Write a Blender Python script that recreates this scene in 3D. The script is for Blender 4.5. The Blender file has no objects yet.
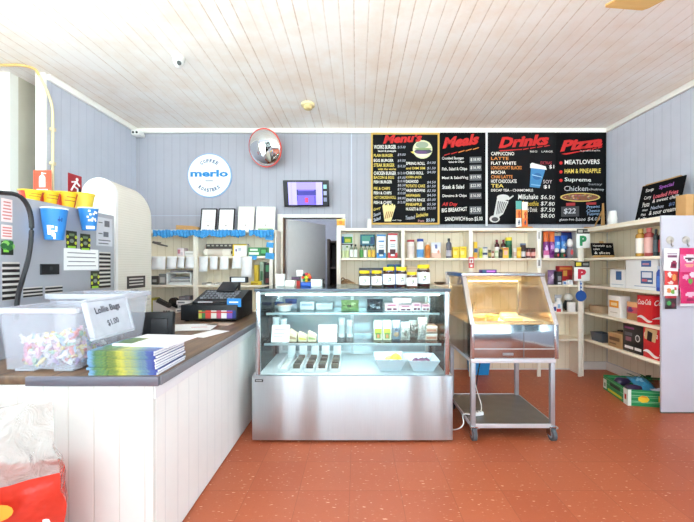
import bpy, bmesh, math, random
from mathutils import Vector, Matrix
random.seed(7)
SC = bpy.context.scene
COL = SC.collection
F, VX, VY, H = 345.0, 357.0, 265.0, 1.36        # focal length (px), vanishing point, eye height
def X(px, Y): return (px - VX) * Y / F
def Z(py, Y): return H - (py - VY) * Y / F
PI = math.pi

# ------------------------------------------------------------------ materials
def lin(h):
    h = h.lstrip('#')
    v = [int(h[i:i+2], 16) / 255 for i in (0, 2, 4)]
    return tuple(c / 12.92 if c <= .04045 else ((c + .055) / 1.055) ** 2.4 for c in v) + (1,)
MATS = {}
def node(nt, t, **kw):
    n = nt.nodes.new(t)
    for k, v in kw.items():
        if k.startswith('_'): setattr(n, k[1:], v)
        else:
            key = int(k[1:]) if k[0] == 'i' and k[1:].isdigit() else k.replace('__', ' ')
            s = n.inputs[key]
            if isinstance(v, bpy.types.NodeSocket): nt.links.new(v, s)
            else: s.default_value = v
    return n
def new_mat(name):
    m = bpy.data.materials.new(name); m.use_nodes = True
    nt = m.node_tree
    b = nt.nodes['Principled BSDF']
    return m, nt, b
def math_(nt, op, a, b=0.0, c=0.0):
    return node(nt, 'ShaderNodeMath', _operation=op, i0=a, i1=b, i2=c).outputs[0]
def mixc(nt, f, a, b):
    n = nt.nodes.new('ShaderNodeMix'); n.data_type = 'RGBA'
    for i, v in ((0, f), (6, a), (7, b)):
        if isinstance(v, bpy.types.NodeSocket): nt.links.new(v, n.inputs[i])
        else: n.inputs[i].default_value = v
    return n.outputs[2]
def C(h, rough=.55, metal=0.0, var=.06, scale=14.0, bump=0.0):
    """plain painted / printed / plastic surface with a little procedural unevenness"""
    key = (h, rough, metal, var, scale, bump)
    if key in MATS: return MATS[key]
    m, nt, b = new_mat('surface ' + h)
    tc = node(nt, 'ShaderNodeTexCoord')
    nz = node(nt, 'ShaderNodeTexNoise', Vector=tc.outputs['Object'], Scale=scale, Detail=3.0)
    c = lin(h)
    lo = tuple(x * (1 - var * 2) for x in c[:3]) + (1,)
    hi = tuple(min(1, x * (1 + var)) for x in c[:3]) + (1,)
    nt.links.new(mixc(nt, nz.outputs['Fac'], lo, hi), b.inputs['Base Color'])
    b.inputs['Roughness'].default_value = rough
    b.inputs['Metallic'].default_value = metal
    if bump:
        bp = node(nt, 'ShaderNodeBump', Strength=bump, Distance=.01, Height=nz.outputs['Fac'])
        nt.links.new(bp.outputs[0], b.inputs['Normal'])
    MATS[key] = m
    return m
def emit_mat(name, h, strength):
    m, nt, b = new_mat(name)
    b.inputs['Base Color'].default_value = lin(h)
    b.inputs['Emission Color'].default_value = lin(h)
    b.inputs['Emission Strength'].default_value = strength
    return m
def glass_mat(name, tint='#f4fbfa', refl=1.0, base=.03, rough=0.02):
    m, nt, b = new_mat(name)
    nt.nodes.remove(b)
    out = nt.nodes['Material Output']
    tr = node(nt, 'ShaderNodeBsdfTransparent', Color=lin(tint))
    gl = node(nt, 'ShaderNodeBsdfGlossy', Roughness=rough)
    lw = node(nt, 'ShaderNodeLayerWeight', Blend=.25)
    f = math_(nt, 'MULTIPLY_ADD', lw.outputs['Fresnel'], refl, base)
    mx = node(nt, 'ShaderNodeMixShader', Fac=f, i1=tr.outputs[0], i2=gl.outputs[0])
    nt.links.new(mx.outputs[0], out.inputs['Surface'])
    return m
def film_mat(name, h, alpha, rough=.3, crinkle=0.0):
    """translucent plastic: part see-through, part diffuse"""
    m, nt, b = new_mat(name)
    tc = node(nt, 'ShaderNodeTexCoord')
    nz = node(nt, 'ShaderNodeTexNoise', Vector=tc.outputs['Object'], Scale=18.0, Detail=3.0)
    b.inputs['Base Color'].default_value = lin(h)
    b.inputs['Roughness'].default_value = rough
    a = math_(nt, 'MULTIPLY_ADD', nz.outputs['Fac'], .16, alpha - .08)
    nt.links.new(a, b.inputs['Alpha'])
    if crinkle:
        n2 = node(nt, 'ShaderNodeTexNoise', Vector=tc.outputs['Object'], Scale=13.0, Detail=4.0, Distortion=1.5)
        bp = node(nt, 'ShaderNodeBump', Strength=crinkle, Distance=.06, Height=n2.outputs['Fac'])
        nt.links.new(bp.outputs[0], b.inputs['Normal'])
    return m
def boards(name, axis, period, col, seam, depth=.6, width=.06, off=0.0, rough=.45, dirt=.05, seam_mix=1.0, vary=0.0, dirtcol=None):
    m, nt, b = new_mat(name)
    tc = node(nt, 'ShaderNodeTexCoord')
    sp = node(nt, 'ShaderNodeSeparateXYZ', Vector=tc.outputs['Object'])
    x = math_(nt, 'MULTIPLY_ADD', sp.outputs[axis], 1 / period, off + 200)
    fr = math_(nt, 'FRACT', x)
    d = math_(nt, 'ABSOLUTE', math_(nt, 'SUBTRACT', fr, .5))
    mask = node(nt, 'ShaderNodeMapRange', Value=d, i1=.5 - width, i2=.5, i3=0.0, i4=1.0).outputs[0]
    cell = math_(nt, 'FLOOR', math_(nt, 'ADD', x, .5))
    wn = node(nt, 'ShaderNodeTexWhiteNoise', _noise_dimensions='1D', W=cell)
    nz = node(nt, 'ShaderNodeTexNoise', Vector=tc.outputs['Object'], Scale=2.3, Detail=6.0, Roughness=.65)
    nf = node(nt, 'ShaderNodeTexNoise', Vector=tc.outputs['Object'], Scale=26.0, Detail=3.0)
    k = math_(nt, 'MULTIPLY', mask, seam_mix)
    if vary:
        k = math_(nt, 'MULTIPLY', k, math_(nt, 'MULTIPLY_ADD', wn.outputs[0], vary, 1 - vary))
        k = math_(nt, 'MULTIPLY', k, node(nt, 'ShaderNodeMapRange', Value=nf.outputs['Fac'], i1=.3, i2=.62, i3=.35, i4=1.0).outputs[0])
    c = lin(col)
    dc = lin(dirtcol) if dirtcol else tuple(v * (1 - dirt * 3) for v in c[:3]) + (1,)
    base = mixc(nt, node(nt, 'ShaderNodeMapRange', Value=nz.outputs['Fac'], i1=.42, i2=.75, i3=0.0, i4=1.0).outputs[0], c, dc)
    nt.links.new(mixc(nt, k, base, lin(seam)), b.inputs['Base Color'])
    b.inputs['Roughness'].default_value = rough
    bp = node(nt, 'ShaderNodeBump', Strength=depth, Distance=.004, Height=math_(nt, 'SUBTRACT', 1.0, mask))
    nt.links.new(bp.outputs[0], b.inputs['Normal'])
    return m
def steel_mat(name, h='#d4d6da', rough=.22, wav=.25, sx=3.0, sz=.35, dist=.05, aniso=0.0):
    m, nt, b = new_mat(name)
    tc = node(nt, 'ShaderNodeTexCoord')
    mp = node(nt, 'ShaderNodeMapping', Vector=tc.outputs['Object'], Scale=(sx, sx, sz))
    nz = node(nt, 'ShaderNodeTexNoise', Vector=mp.outputs[0], Scale=2.2, Detail=0.0)
    mp2 = node(nt, 'ShaderNodeMapping', Vector=tc.outputs['Object'], Scale=(300, 300, 6))
    n2 = node(nt, 'ShaderNodeTexNoise', Vector=mp2.outputs[0], Scale=1.0, Detail=2.0)
    c = lin(h)
    nt.links.new(mixc(nt, n2.outputs['Fac'], tuple(v * .86 for v in c[:3]) + (1,), c), b.inputs['Base Color'])
    b.inputs['Metallic'].default_value = 1.0
    if aniso:      # grain running sideways smears reflections up and down
        b.inputs['Anisotropic'].default_value = aniso; b.inputs['Anisotropic Rotation'].default_value = .25
        nt.links.new(node(nt, 'ShaderNodeTangent', _direction_type='RADIAL', _axis='Z').outputs[0], b.inputs['Tangent'])
    nt.links.new(math_(nt, 'MULTIPLY_ADD', n2.outputs['Fac'], .05, rough - .025), b.inputs['Roughness'])
    bp = node(nt, 'ShaderNodeBump', Strength=wav, Distance=dist, Height=nz.outputs['Fac'])
    nt.links.new(bp.outputs[0], b.inputs['Normal'])
    return m
def wood_mat(name, a, bcol, axis=1, scale=6.0, rough=.5, plank=0.0, off=0.0):
    m, nt, b = new_mat(name)
    tc = node(nt, 'ShaderNodeTexCoord')
    s = [scale * 6] * 3; s[axis] = scale * .5
    mp = node(nt, 'ShaderNodeMapping', Vector=tc.outputs['Object'], Scale=tuple(s))
    nz = node(nt, 'ShaderNodeTexNoise', Vector=mp.outputs[0], Scale=1.0, Detail=5.0, Roughness=.6)
    big = node(nt, 'ShaderNodeTexNoise', Vector=tc.outputs['Object'], Scale=3.0, Detail=3.0)
    f = math_(nt, 'ADD', math_(nt, 'MULTIPLY', nz.outputs['Fac'], .7), math_(nt, 'MULTIPLY', big.outputs['Fac'], .45))
    f = node(nt, 'ShaderNodeMapRange', Value=f, i1=.4, i2=.75, i3=0.0, i4=1.0).outputs[0]
    c = mixc(nt, f, lin(a), lin(bcol))
    if plank:
        sp = node(nt, 'ShaderNodeSeparateXYZ', Vector=tc.outputs['Object'])
        fr = math_(nt, 'FRACT', math_(nt, 'MULTIPLY_ADD', sp.outputs[0], 1 / plank, 50 + off))
        d = math_(nt, 'ABSOLUTE', math_(nt, 'SUBTRACT', fr, .5))
        mk = node(nt, 'ShaderNodeMapRange', Value=d, i1=.47, i2=.495, i3=0.0, i4=1.0).outputs[0]
        c = mixc(nt, math_(nt, 'MULTIPLY', mk, .8), c, lin('#2a201b'))
    nt.links.new(c, b.inputs['Base Color'])
    b.inputs['Roughness'].default_value = rough
    return m
def floor_mat():
    m, nt, b = new_mat('terracotta speckled vinyl tiles')
    tc = node(nt, 'ShaderNodeTexCoord')
    sp = node(nt, 'ShaderNodeSeparateXYZ', Vector=tc.outputs['Object'])
    T = .305
    gx = math_(nt, 'MULTIPLY_ADD', sp.outputs[0], 1 / T, .044 / T + 100)
    gy = math_(nt, 'MULTIPLY_ADD', sp.outputs[1], 1 / T, -2.079 / T + 100)
    def line(g):
        d = math_(nt, 'ABSOLUTE', math_(nt, 'SUBTRACT', math_(nt, 'FRACT', g), .5))
        return node(nt, 'ShaderNodeMapRange', Value=d, i1=.4905, i2=.4985, i3=0.0, i4=1.0).outputs[0]
    ln = math_(nt, 'MAXIMUM', line(gx), line(gy))
    par = math_(nt, 'FRACT', math_(nt, 'MULTIPLY', math_(nt, 'ADD', math_(nt, 'FLOOR', gx), math_(nt, 'FLOOR', gy)), .5))
    par = math_(nt, 'GREATER_THAN', par, .25)
    def flecks(rot, sx, sy, lo, hi):
        mp = node(nt, 'ShaderNodeMapping', Vector=tc.outputs['Object'], Rotation=(0, 0, rot), Scale=(sx, sy, 1))
        nz = node(nt, 'ShaderNodeTexNoise', Vector=mp.outputs[0], Scale=1.0, Detail=1.5, Roughness=.5)
        return node(nt, 'ShaderNodeMapRange', Value=nz.outputs['Fac'], i1=lo, i2=hi, i3=0.0, i4=1.0).outputs[0]
    f1, f2 = flecks(.5, 30, 95, .66, .74), flecks(2.0, 28, 85, .66, .74)
    fl = node(nt, 'ShaderNodeMix', i0=par, i2=f1, i3=f2).outputs[0]
    dk = flecks(1.1, 45, 60, .6, .8)
    cell = node(nt, 'ShaderNodeTexWhiteNoise', _noise_dimensions='2D')
    cv = node(nt, 'ShaderNodeCombineXYZ', i0=math_(nt, 'FLOOR', gx), i1=math_(nt, 'FLOOR', gy))
    nt.links.new(cv.outputs[0], cell.inputs['Vector'])
    big = node(nt, 'ShaderNodeTexNoise', Vector=tc.outputs['Object'], Scale=2.0, Detail=5.0)
    base = mixc(nt, math_(nt, 'MULTIPLY_ADD', cell.outputs[0], .5, math_(nt, 'MULTIPLY', big.outputs['Fac'], .5)), lin('#aa5638'), lin('#b86443'))
    base = mixc(nt, math_(nt, 'MULTIPLY', dk, .5), base, lin('#a4512f'))
    base = mixc(nt, math_(nt, 'MULTIPLY', fl, .7), base, lin('#efc4a8'))
    base = mixc(nt, math_(nt, 'MULTIPLY', ln, .6), base, lin('#85492f'))
    nt.links.new(base, b.inputs['Base Color'])
    b.inputs['Roughness'].default_value = .4
    b.inputs['Specular IOR Level'].default_value = .3
    return m

WHITE = C('#f6f5f2', .5); PAPER = C('#f7f7f7', .8, var=.03); BLACK = C('#17171a', .4); BLACKM = C('#141416', .75)
CREAM = C('#f3e7d0', .5, var=.05); STEEL = steel_mat('brushed stainless steel'); CHROME = steel_mat('polished steel', '#e3e5e8', .1, .12)
ALU = C('#d5d7dc', .35, .55, .04); GREYSTEEL = C('#b4b5bb', .34, .55, .05)
GLASS = glass_mat('clear shop glass'); JARGLASS = glass_mat('jar glass', '#f2f4f0', .8, .03)
RUBBER = C('#55585d', .6); CARD = C('#c99c66', .8, var=.08); RED = C('#d3202c', .4); YEL = C('#f5d21c', .45); BLUE = C('#1f6fc4', .4)
WALLB = boards('blue grey tongue and groove wall', 0, .105, '#a7a7b2', '#92949f', .5, .045, dirt=.02)
WALLY = boards('blue grey boarded side wall', 1, .105, '#c3c6d4', '#aaafc0', .5, .045, dirt=.03)
CEIL = boards('white painted ceiling boards', 0, .104, '#fdfaf6', '#b58f6d', .5, .062, .2, .5, .03, .8, .75, '#f3e4d6')
CREAMB = boards('cream lining boards', 0, .105, '#f1e4cd', '#d3c2a2', .5, .05, .3, .5, .03)
CREAMY = boards('cream side lining boards', 1, .105, '#efe2cc', '#d3c2a2', .5, .05, .3, .5, .03)
FLOOR = floor_mat()

# ------------------------------------------------------------------ mesh builder
MTX = {}
TXT = {}
def text_mesh(s, bold, shear):
    k = (s, bold, shear)
    if k not in TXT:
        cu = bpy.data.curves.new('lettering', 'FONT'); cu.body = s; cu.size = 1; cu.offset = bold; cu.shear = shear
        cu.resolution_u = 2; cu.fill_mode = 'FRONT' if hasattr(cu, 'fill_mode') else cu.fill_mode
        o = bpy.data.objects.new('lettering', cu)
        me = bpy.data.meshes.new_from_object(o)
        vs = [v.co.copy() for v in me.vertices]; fs = [tuple(p.vertices) for p in me.polygons]
        bpy.data.objects.remove(o); bpy.data.curves.remove(cu); bpy.data.meshes.remove(me)
        TXT[k] = (vs, fs)
    return TXT[k]
class MB:
    def __init__(s): s.bm = bmesh.new(); s.mats = []
    def mi(s, m):
        if m not in s.mats: s.mats.append(m)
        return s.mats.index(m)
    def _mark(s, faces, m):
        i = s.mi(m)
        for f in faces: f.material_index = i; f.smooth = True
    def box(s, x0, x1, y0, y1, z0, z1, m, bev=0, M=None, seg=2):
        vs = [s.bm.verts.new((x, y, z)) for x in (x0, x1) for y in (y0, y1) for z in (z0, z1)]
        fs = [s.bm.faces.new([vs[i] for i in q]) for q in ((0,1,3,2),(4,6,7,5),(0,4,5,1),(2,3,7,6),(0,2,6,4),(1,5,7,3))]
        if bev:
            r = bmesh.ops.bevel(s.bm, geom=list({e for f in fs for e in f.edges}), offset=bev, segments=seg, profile=.5, affect='EDGES')
            fs = list({f for f in r['faces']} | {f for f in fs if f.is_valid})
            vs = list({v for f in fs for v in f.verts})
        s._mark(fs, m)
        if M is not None:
            for v in vs: v.co = M @ v.co
        return s
    def lathe(s, prof, m, c=(0,0,0), seg=20, M=None, mats=None, caps=True):
        rings = []
        new = []
        for r, z in prof:
            ring = [s.bm.verts.new((c[0] + r * math.cos(2*PI*i/seg), c[1] + r * math.sin(2*PI*i/seg), c[2] + z)) for i in range(seg)]
            rings.append(ring); new += ring
        for k in range(len(rings) - 1):
            fs = []
            for i in range(seg):
                j = (i + 1) % seg
                fs.append(s.bm.faces.new((rings[k][i], rings[k][j], rings[k+1][j], rings[k+1][i])))
            s._mark(fs, mats[k] if mats else m)
        if caps:
            if prof[0][0] > 1e-4: s._mark([s.bm.faces.new(rings[0][::-1])], mats[0] if mats else m)
            if prof[-1][0] > 1e-4: s._mark([s.bm.faces.new(rings[-1])], mats[-1] if mats else m)
        if M is not None:
            for v in new: v.co = M @ v.co
        return s
    def cyl(s, a, b, r, m, seg=16, r2=None):
        a, b = Vector(a), Vector(b); d = b - a
        M = Matrix.Translation(a) @ d.to_track_quat('Z', 'Y').to_matrix().to_4x4()
        return s.lathe([(r, 0), (r if r2 is None else r2, d.length)], m, seg=seg, M=M)
    def tube(s, pts, r, m, seg=8):
        pts = [Vector(p) for p in pts]; rings = []
        up = Vector((0, 0, 1))
        for i, p in enumerate(pts):
            t = (pts[min(i+1, len(pts)-1)] - pts[max(i-1, 0)]).normalized()
            u = t.cross(up)
            if u.length < .05: u = t.cross(Vector((0, 1, 0)))
            u.normalize(); w = t.cross(u).normalized()
            rr = r[i] if isinstance(r, (list, tuple)) else r
            rings.append([s.bm.verts.new(p + (u * math.cos(2*PI*k/seg) + w * math.sin(2*PI*k/seg)) * rr) for k in range(seg)])
        fs = []
        for i in range(len(rings) - 1):
            for k in range(seg):
                j = (k + 1) % seg
                fs.append(s.bm.faces.new((rings[i][k], rings[i][j], rings[i+1][j], rings[i+1][k])))
        fs += [s.bm.faces.new(rings[0][::-1]), s.bm.faces.new(rings[-1])]
        s._mark(fs, m); return s
    def prism(s, poly, d, m, M=None, m2=None):
        """poly: list of 3-D points of one face; extruded by vector d"""
        d = Vector(d)
        a = [s.bm.verts.new(Vector(p)) for p in poly]; b = [s.bm.verts.new(Vector(p) + d) for p in poly]
        n = len(poly)
        fs = [s.bm.faces.new(a), s.bm.faces.new(b[::-1])]
        sd = [s.bm.faces.new((a[i], b[i], b[(i+1) % n], a[(i+1) % n])) for i in range(n)]
        s._mark(fs, m); s._mark(sd, m2 or m)
        if M is not None:
            for v in a + b: v.co = M @ v.co
        return s
    def quad(s, pts, m):
        s._mark([s.bm.faces.new([s.bm.verts.new(Vector(p)) for p in pts])], m); return s
    def disc(s, c, u, v, m, n=24, a0=0, a1=2*PI):
        c, u, v = Vector(c), Vector(u), Vector(v)
        s._mark([s.bm.faces.new([s.bm.verts.new(c + u * math.cos(a0 + (a1-a0)*i/n) + v * math.sin(a0 + (a1-a0)*i/n)) for i in range(n)])], m); return s
    def text(s, t, O, u, v, m, bold=0.0, shear=0.0):
        """lettering fitted in the rectangle O, O+u, O+v"""
        vs, fs = text_mesh(t, bold, shear)
        if not vs: return s
        x0 = min(p.x for p in vs); x1 = max(p.x for p in vs); y0 = min(p.y for p in vs); y1 = max(p.y for p in vs)
        O, u, v = Vector(O), Vector(u), Vector(v)
        nv = [s.bm.verts.new(O + u * ((p.x - x0) / (x1 - x0)) + v * ((p.y - y0) / (y1 - y0))) for p in vs]
        out = []
        for f in fs:
            try: out.append(s.bm.faces.new([nv[i] for i in f]))
            except ValueError: pass
        s._mark(out, m); return s
    def pouch(s, w, h, t, bands, blob=None, nx=12, ny=15, seed=0, M=None, wr=.12):
        """a filled soft bag standing upright, front towards -Y; bands: [(v_top, material)]"""
        R = random.Random(seed)
        def prof(u, v): return (max(0, math.sin(PI*u)) ** .55) * (max(0, math.sin(PI*min(max((v-.06)/.88, 0), 1))) ** .5)
        new = []
        for side in (-1, 1):
            g = [[None]*(nx+1) for _ in range(ny+1)]
            for j in range(ny+1):
                for i in range(nx+1):
                    u, v = i/nx, j/ny
                    d = t/2 * prof(u, v) * (1 + R.uniform(-wr, wr)*1.6)
                    q = s.bm.verts.new(((u-.5)*w*(1-.06*math.sin(PI*v)), side*(d + .0012), v*h)); g[j][i] = q; new.append(q)
            for j in range(ny):
                for i in range(nx):
                    q = (g[j][i], g[j][i+1], g[j+1][i+1], g[j+1][i])
                    f = s.bm.faces.new(q if side < 0 else q[::-1])
                    vc, uc = (j+.5)/ny, (i+.5)/nx
                    mm = next((b for a, b in bands if vc <= a), bands[-1][1])
                    if blob and side < 0:
                        for (u0, u1, v0, v1, bmt) in blob:
                            if ((2*uc-u0-u1)/(u1-u0))**2 + ((2*vc-v0-v1)/(v1-v0))**2 < 1.15: mm = bmt
                    s._mark([f], mm)
            if side < 0: g0 = g
        rim = [(0, i) for i in range(nx)] + [(j, nx) for j in range(ny)] + [(ny, i) for i in range(nx, 0, -1)] + [(j, 0) for j in range(ny, 0, -1)]
        for k in range(len(rim)):
            (j0, i0), (j1, i1) = rim[k], rim[(k+1) % len(rim)]
            s._mark([s.bm.faces.new((g0[j0][i0], g[j0][i0], g[j1][i1], g0[j1][i1]))], bands[0][1])
        if M is not None:
            for v in new: v.co = M @ v.co
        return s
    def build(s, name, parent=None, loc=None, local=False, sharp=38):
        """one mesh object; geometry is given in world space unless local"""
        me = bpy.data.meshes.new(name)
        bmesh.ops.recalc_face_normals(s.bm, faces=[f for f in s.bm.faces])
        if parent is not None: M = MTX[parent.name]
        else: M = Matrix.Translation(loc if loc is not None else (0, 0, 0))
        if not local: s.bm.transform(M.inverted())
        s.bm.to_mesh(me); s.bm.free()
        for m in s.mats: me.materials.append(m)
        me.set_sharp_from_angle(angle=math.radians(sharp))
        o = bpy.data.objects.new(name, me); COL.objects.link(o)
        if parent is not None: o.parent = parent
        else: o.location = M.translation
        MTX[o.name] = M
        return o
def thing(name, label, cat, loc=(0, 0, 0), rz=0.0, group=None, M=None):
    o = bpy.data.objects.new(name, None); COL.objects.link(o); o.empty_display_size = .05
    if M is None: M = Matrix.Translation(loc) @ Matrix.Rotation(rz, 4, 'Z')
    o.matrix_basis = M; MTX[o.name] = M.copy()
    return tag(o, label, cat, group)
def tag(o, label, cat, group=None, kind=None):
    o['label'] = label; o['category'] = cat
    if group: o['group'] = group
    if kind: o['kind'] = kind
    return o
def struct(o): o['kind'] = 'structure'; return o
def lab(o, t): o['label'] = t; return o
def copy_tree(root, label=None, loc=None, rz=None):
    r = root.copy(); COL.objects.link(r); MTX[r.name] = MTX[root.name].copy()
    if label: r['label'] = label
    if loc is not None: r.location = loc
    if rz is not None: r.rotation_euler = (0, 0, rz)
    for ch in list(root.children):
        c = ch.copy(); COL.objects.link(c); c.parent = r
        for g in list(ch.children):
            d = g.copy(); COL.objects.link(d); d.parent = c
    return r
def bez(pts, n=8):
    """Catmull-Rom through points"""
    P = [Vector(p) for p in pts]; P = [P[0]*2-P[1]] + P + [P[-1]*2-P[-2]]
    out = []
    for i in range(1, len(P)-2):
        for k in range(n):
            t = k/n; a, b, c, d = P[i-1], P[i], P[i+1], P[i+2]
            out.append(.5*((2*b)+(c-a)*t+(2*a-5*b+4*c-d)*t*t+(3*b-a-3*c+d)*t**3))
    return out + [P[-2]]

# ------------------------------------------------------------------ the room
BW, LW, RW, CZ = 4.5, -2.88, 3.25, 3.134
DX0, DX1, DZ = -.965, -.2, 1.973
b = MB(); b.box(-4.3, 3.35, -3.1, 6.7, -.12, 0, FLOOR); struct(b.build('floor'))
b = MB(); b.box(-4.3, 3.35, -3.1, 4.6, CZ, CZ+.1, CEIL); struct(b.build('ceiling'))
b = MB()
b.box(-3.3, DX0, BW, BW+.1, 0, CZ, WALLB); b.box(DX1, RW+.1, BW, BW+.1, 0, CZ, WALLB); b.box(DX0, DX1, BW, BW+.1, DZ, CZ, WALLB)
struct(b.build('wall_back'))
b = MB(); b.box(RW, RW+.1, 1.0, BW, 0, CZ, WALLY); b.box(RW, RW+.1, -3.1, 1.0, 0, .85, WALLY); b.box(RW, RW+.1, -3.1, 1.0, 2.7, CZ, WALLY); b.box(RW, RW+.1, -3.1, -2.6, .85, 2.7, WALLY); struct(b.build('wall_right'))
b = MB(); b.box(RW+.05, RW+.06, -2.56, .96, .9, 2.65, GLASS); w6 = struct(b.build('window_6'))  # unseen side window, added to brighten the ceiling and the opposite wall
b = MB()
for (a0, a1, c0, c1) in ((-2.6, -2.55, .85, 2.7), (.95, 1.0, .85, 2.7), (-.825, -.775, .9, 2.65), (-2.55, .95, .85, .9), (-2.55, .95, 2.65, 2.7)): b.box(RW+.02, RW+.08, a0, a1, c0, c1, ALU, .004)
b.build('window_frame', w6)
b = MB(); b.box(LW-.07, LW, 3.2, BW, 0, CZ, WALLY); struct(b.build('wall_left'))
RECESS = C('#cfc7b4', .6, var=.08, scale=3)
b = MB(); b.box(-3.29, -3.19, 3.25, BW, 0, CZ, RECESS); struct(b.build('wall_left_recess'))
b = MB(); b.box(-4.3, -3.19, 3.17, 3.25, 0, CZ, C('#f4f2ea', .5, var=.02)); struct(b.build('wall_left_return'))
b = MB(); b.box(-4.3, -4.2, -3.1, 3.17, 0, .85, WALLY); b.box(-4.3, -4.2, -3.1, 3.17, 2.7, CZ, WALLY); b.box(-4.3, -4.2, -3.1, -2.6, .85, 2.7, WALLY); b.box(-4.3, -4.2, 2.3, 3.17, .85, 2.7, WALLY); struct(b.build('wall_left_outer'))
b = MB(); b.box(-4.26, -4.25, -2.56, 2.26, .9, 2.65, GLASS); w5 = struct(b.build('window_5'))  # window added out of view to let more daylight in from the left
b = MB()
for (a0, a1, c0, c1) in ((-2.6, -2.55, .85, 2.7), (2.25, 2.3, .85, 2.7), (-.175, -.125, .9, 2.65), (-2.55, 2.25, .85, .9), (-2.55, 2.25, 2.65, 2.7)): b.box(-4.28, -4.22, a0, a1, c0, c1, ALU, .004)
b.build('window_frame', w5)
b = MB(); b.box(-2.957, -2.872, 3.17, 3.199, 0, CZ, WHITE, .004); struct(b.build('trim_1'))
# cornices
TRIM = C('#f7f4ef', .45, var=.03)
for i, (x0, x1, y0, y1) in enumerate(((LW, RW, BW-.035, BW), (LW, LW+.035, 3.2, BW-.035), (RW-.035, RW, -3.0, BW-.035))):
    b = MB(); b.box(x0, x1, y0, y1, CZ-.06, CZ, TRIM, .008); struct(b.build('trim_%d' % (i+2)))
b = MB(); b.box(.0, RW, BW-.02, BW, 0, .1, TRIM, .004); b.box(LW, -1.03, BW-.02, BW, 0, .1, TRIM, .004); struct(b.build('baseboard_back'))
b = MB(); b.box(RW-.02, RW, -3.0, BW-.02, 0, .1, TRIM, .004); struct(b.build('baseboard_right'))
# rail on the back wall where two sheets of boarding meet
b = MB(); b.box(X(351, 4.5), X(351, 4.5)+.012, BW-.008, BW, 1.84, CZ-.06, C('#c3cad8', .5)); struct(b.build('trim_5'))
b = MB(); b.box(LW, X(276, 4.5), BW-.006, BW, 2.0, 2.008, C('#b3bac9', .5)); struct(b.build('trim_6'))
# shopfront behind the viewer: sill wall, header, mullions, glass
b = MB()
b.box(-4.2, RW, -3.1, -3.0, 0, .75, WALLB); b.box(-4.2, RW, -3.1, -3.0, 2.85, CZ, WALLB)
struct(b.build('wall_front'))
edges = [-4.2, -2.4, -.55, 1.3, RW]
for i in range(4):
    x0, x1 = edges[i], edges[i+1]
    b = MB(); b.box(x0+.04, x1-.04, -3.06, -3.05, .8, 2.8, GLASS); w = struct(b.build('window_%d' % (i+1)))
    b = MB()
    for (a0, a1, c0, c1) in ((x0, x0+.05, .75, 2.85), (x1-.05, x1, .75, 2.85), (x0, x1, .75, .81), (x0, x1, 2.79, 2.85)):
        b.box(a0, a1, -3.09, -3.02, c0, c1, ALU, .004)
    f = b.build('window_frame', w)
# door to the back room
b = MB()
FR = C('#efe9dd', .5)
b.box(DX0-.07, DX0, BW-.015, BW+.1, 0, DZ+.05, FR, .004); b.box(DX0, DX1+.05, BW-.015, BW+.1, DZ, DZ+.05, C('#aab3c6', .5), .004); b.box(DX1, DX1+.05, BW-.015, BW+.1, 0, DZ, FR, .004)
b.box(DX0, DX0+.012, BW-.01, BW+.1, 0, DZ, C('#7a5a3c', .5))
d1 = struct(b.build('door_1'))
ang = math.atan2(.71, .465)
Md = Matrix.Translation((DX0+.02, BW+.07, 0)) @ Matrix.Rotation(ang, 4, 'Z')
b = MB(); b.box(0, .80, -.036, 0, .01, DZ-.008, C('#d9d8d8', .45, var=.03), .003, M=Md); lf = b.build('door_leaf', d1)
b = MB(); b.cyl(Md @ Vector((.74, -.06, 1.0)), Md @ Vector((.74, -.035, 1.0)), .026, CHROME); b.build('door_knob', lf)
# back room
BR = C('#a9b3c8', .6)
b = MB(); b.box(-1.7, .9, 6.5, 6.6, 0, 2.7, BR); struct(b.build('wall_hall_back'))
b = MB(); b.box(-1.7, -1.6, 4.6, 6.5, 0, 2.7, BR); struct(b.build('wall_hall_left'))
b = MB(); b.box(.8, .9, 4.6, 6.5, 0, 2.7, BR); struct(b.build('wall_hall_right'))
b = MB(); b.box(-1.7, .9, 4.6, 6.6, 2.7, 2.8, WHITE); struct(b.build('ceiling_hall'))
t = thing('storage_rack', 'dark brown shelf rack seen through the half open door', 'rack', (-.13, 5.45, 0))
DB = C('#40302b', .5)
for x in (-.43, .4):
    b = MB(); b.box(x-.02, x+.02, 5.2, 5.7, 0, 1.75, DB, .003); b.build('upright', t)
for z in (.1, .5, .9, 1.3, 1.7):
    b = MB(); b.box(-.41, .38, 5.2, 5.7, z, z+.025, DB, .003); b.build('shelf', t)
b = MB(); b.box(-.41, .38, 5.68, 5.7, .1, 1.72, C('#2c2220', .6)); b.build('back_panel', t)

# ------------------------------------------------------------------ wall and ceiling fittings
t = thing('electrical_conduit', 'cream conduit bending from the ceiling down beside the white post', 'conduit', (-2.86, 3.22, 3.0))
CON = C('#e6d7b0', .5)
b = MB(); b.tube(bez([(-4.1, 3.03, 3.115), (-3.14, 3.03, 3.115), (-2.96, 3.03, 3.115), (-2.89, 3.09, 3.115), (-2.875, 3.12, 3.075)]), .012, C('#dcb873', .5)); b.build('ceiling_run', t)
b = MB(); b.tube(bez([(-2.875, 3.12, 3.075), (-2.868, 3.145, 3.03), (-2.857, 3.19, 2.95), (-2.862, 3.24, 2.83), (-2.862, 3.245, 2.6), (-2.862, 3.245, 1.9)]), .012, CON); b.build('wall_run', t)
for z in (2.62, 2.3):
    b = MB(); b.box(-2.88, -2.845, 3.225, 3.265, z, z+.03, CON, .003); b.build('saddle_clip', t)

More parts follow.
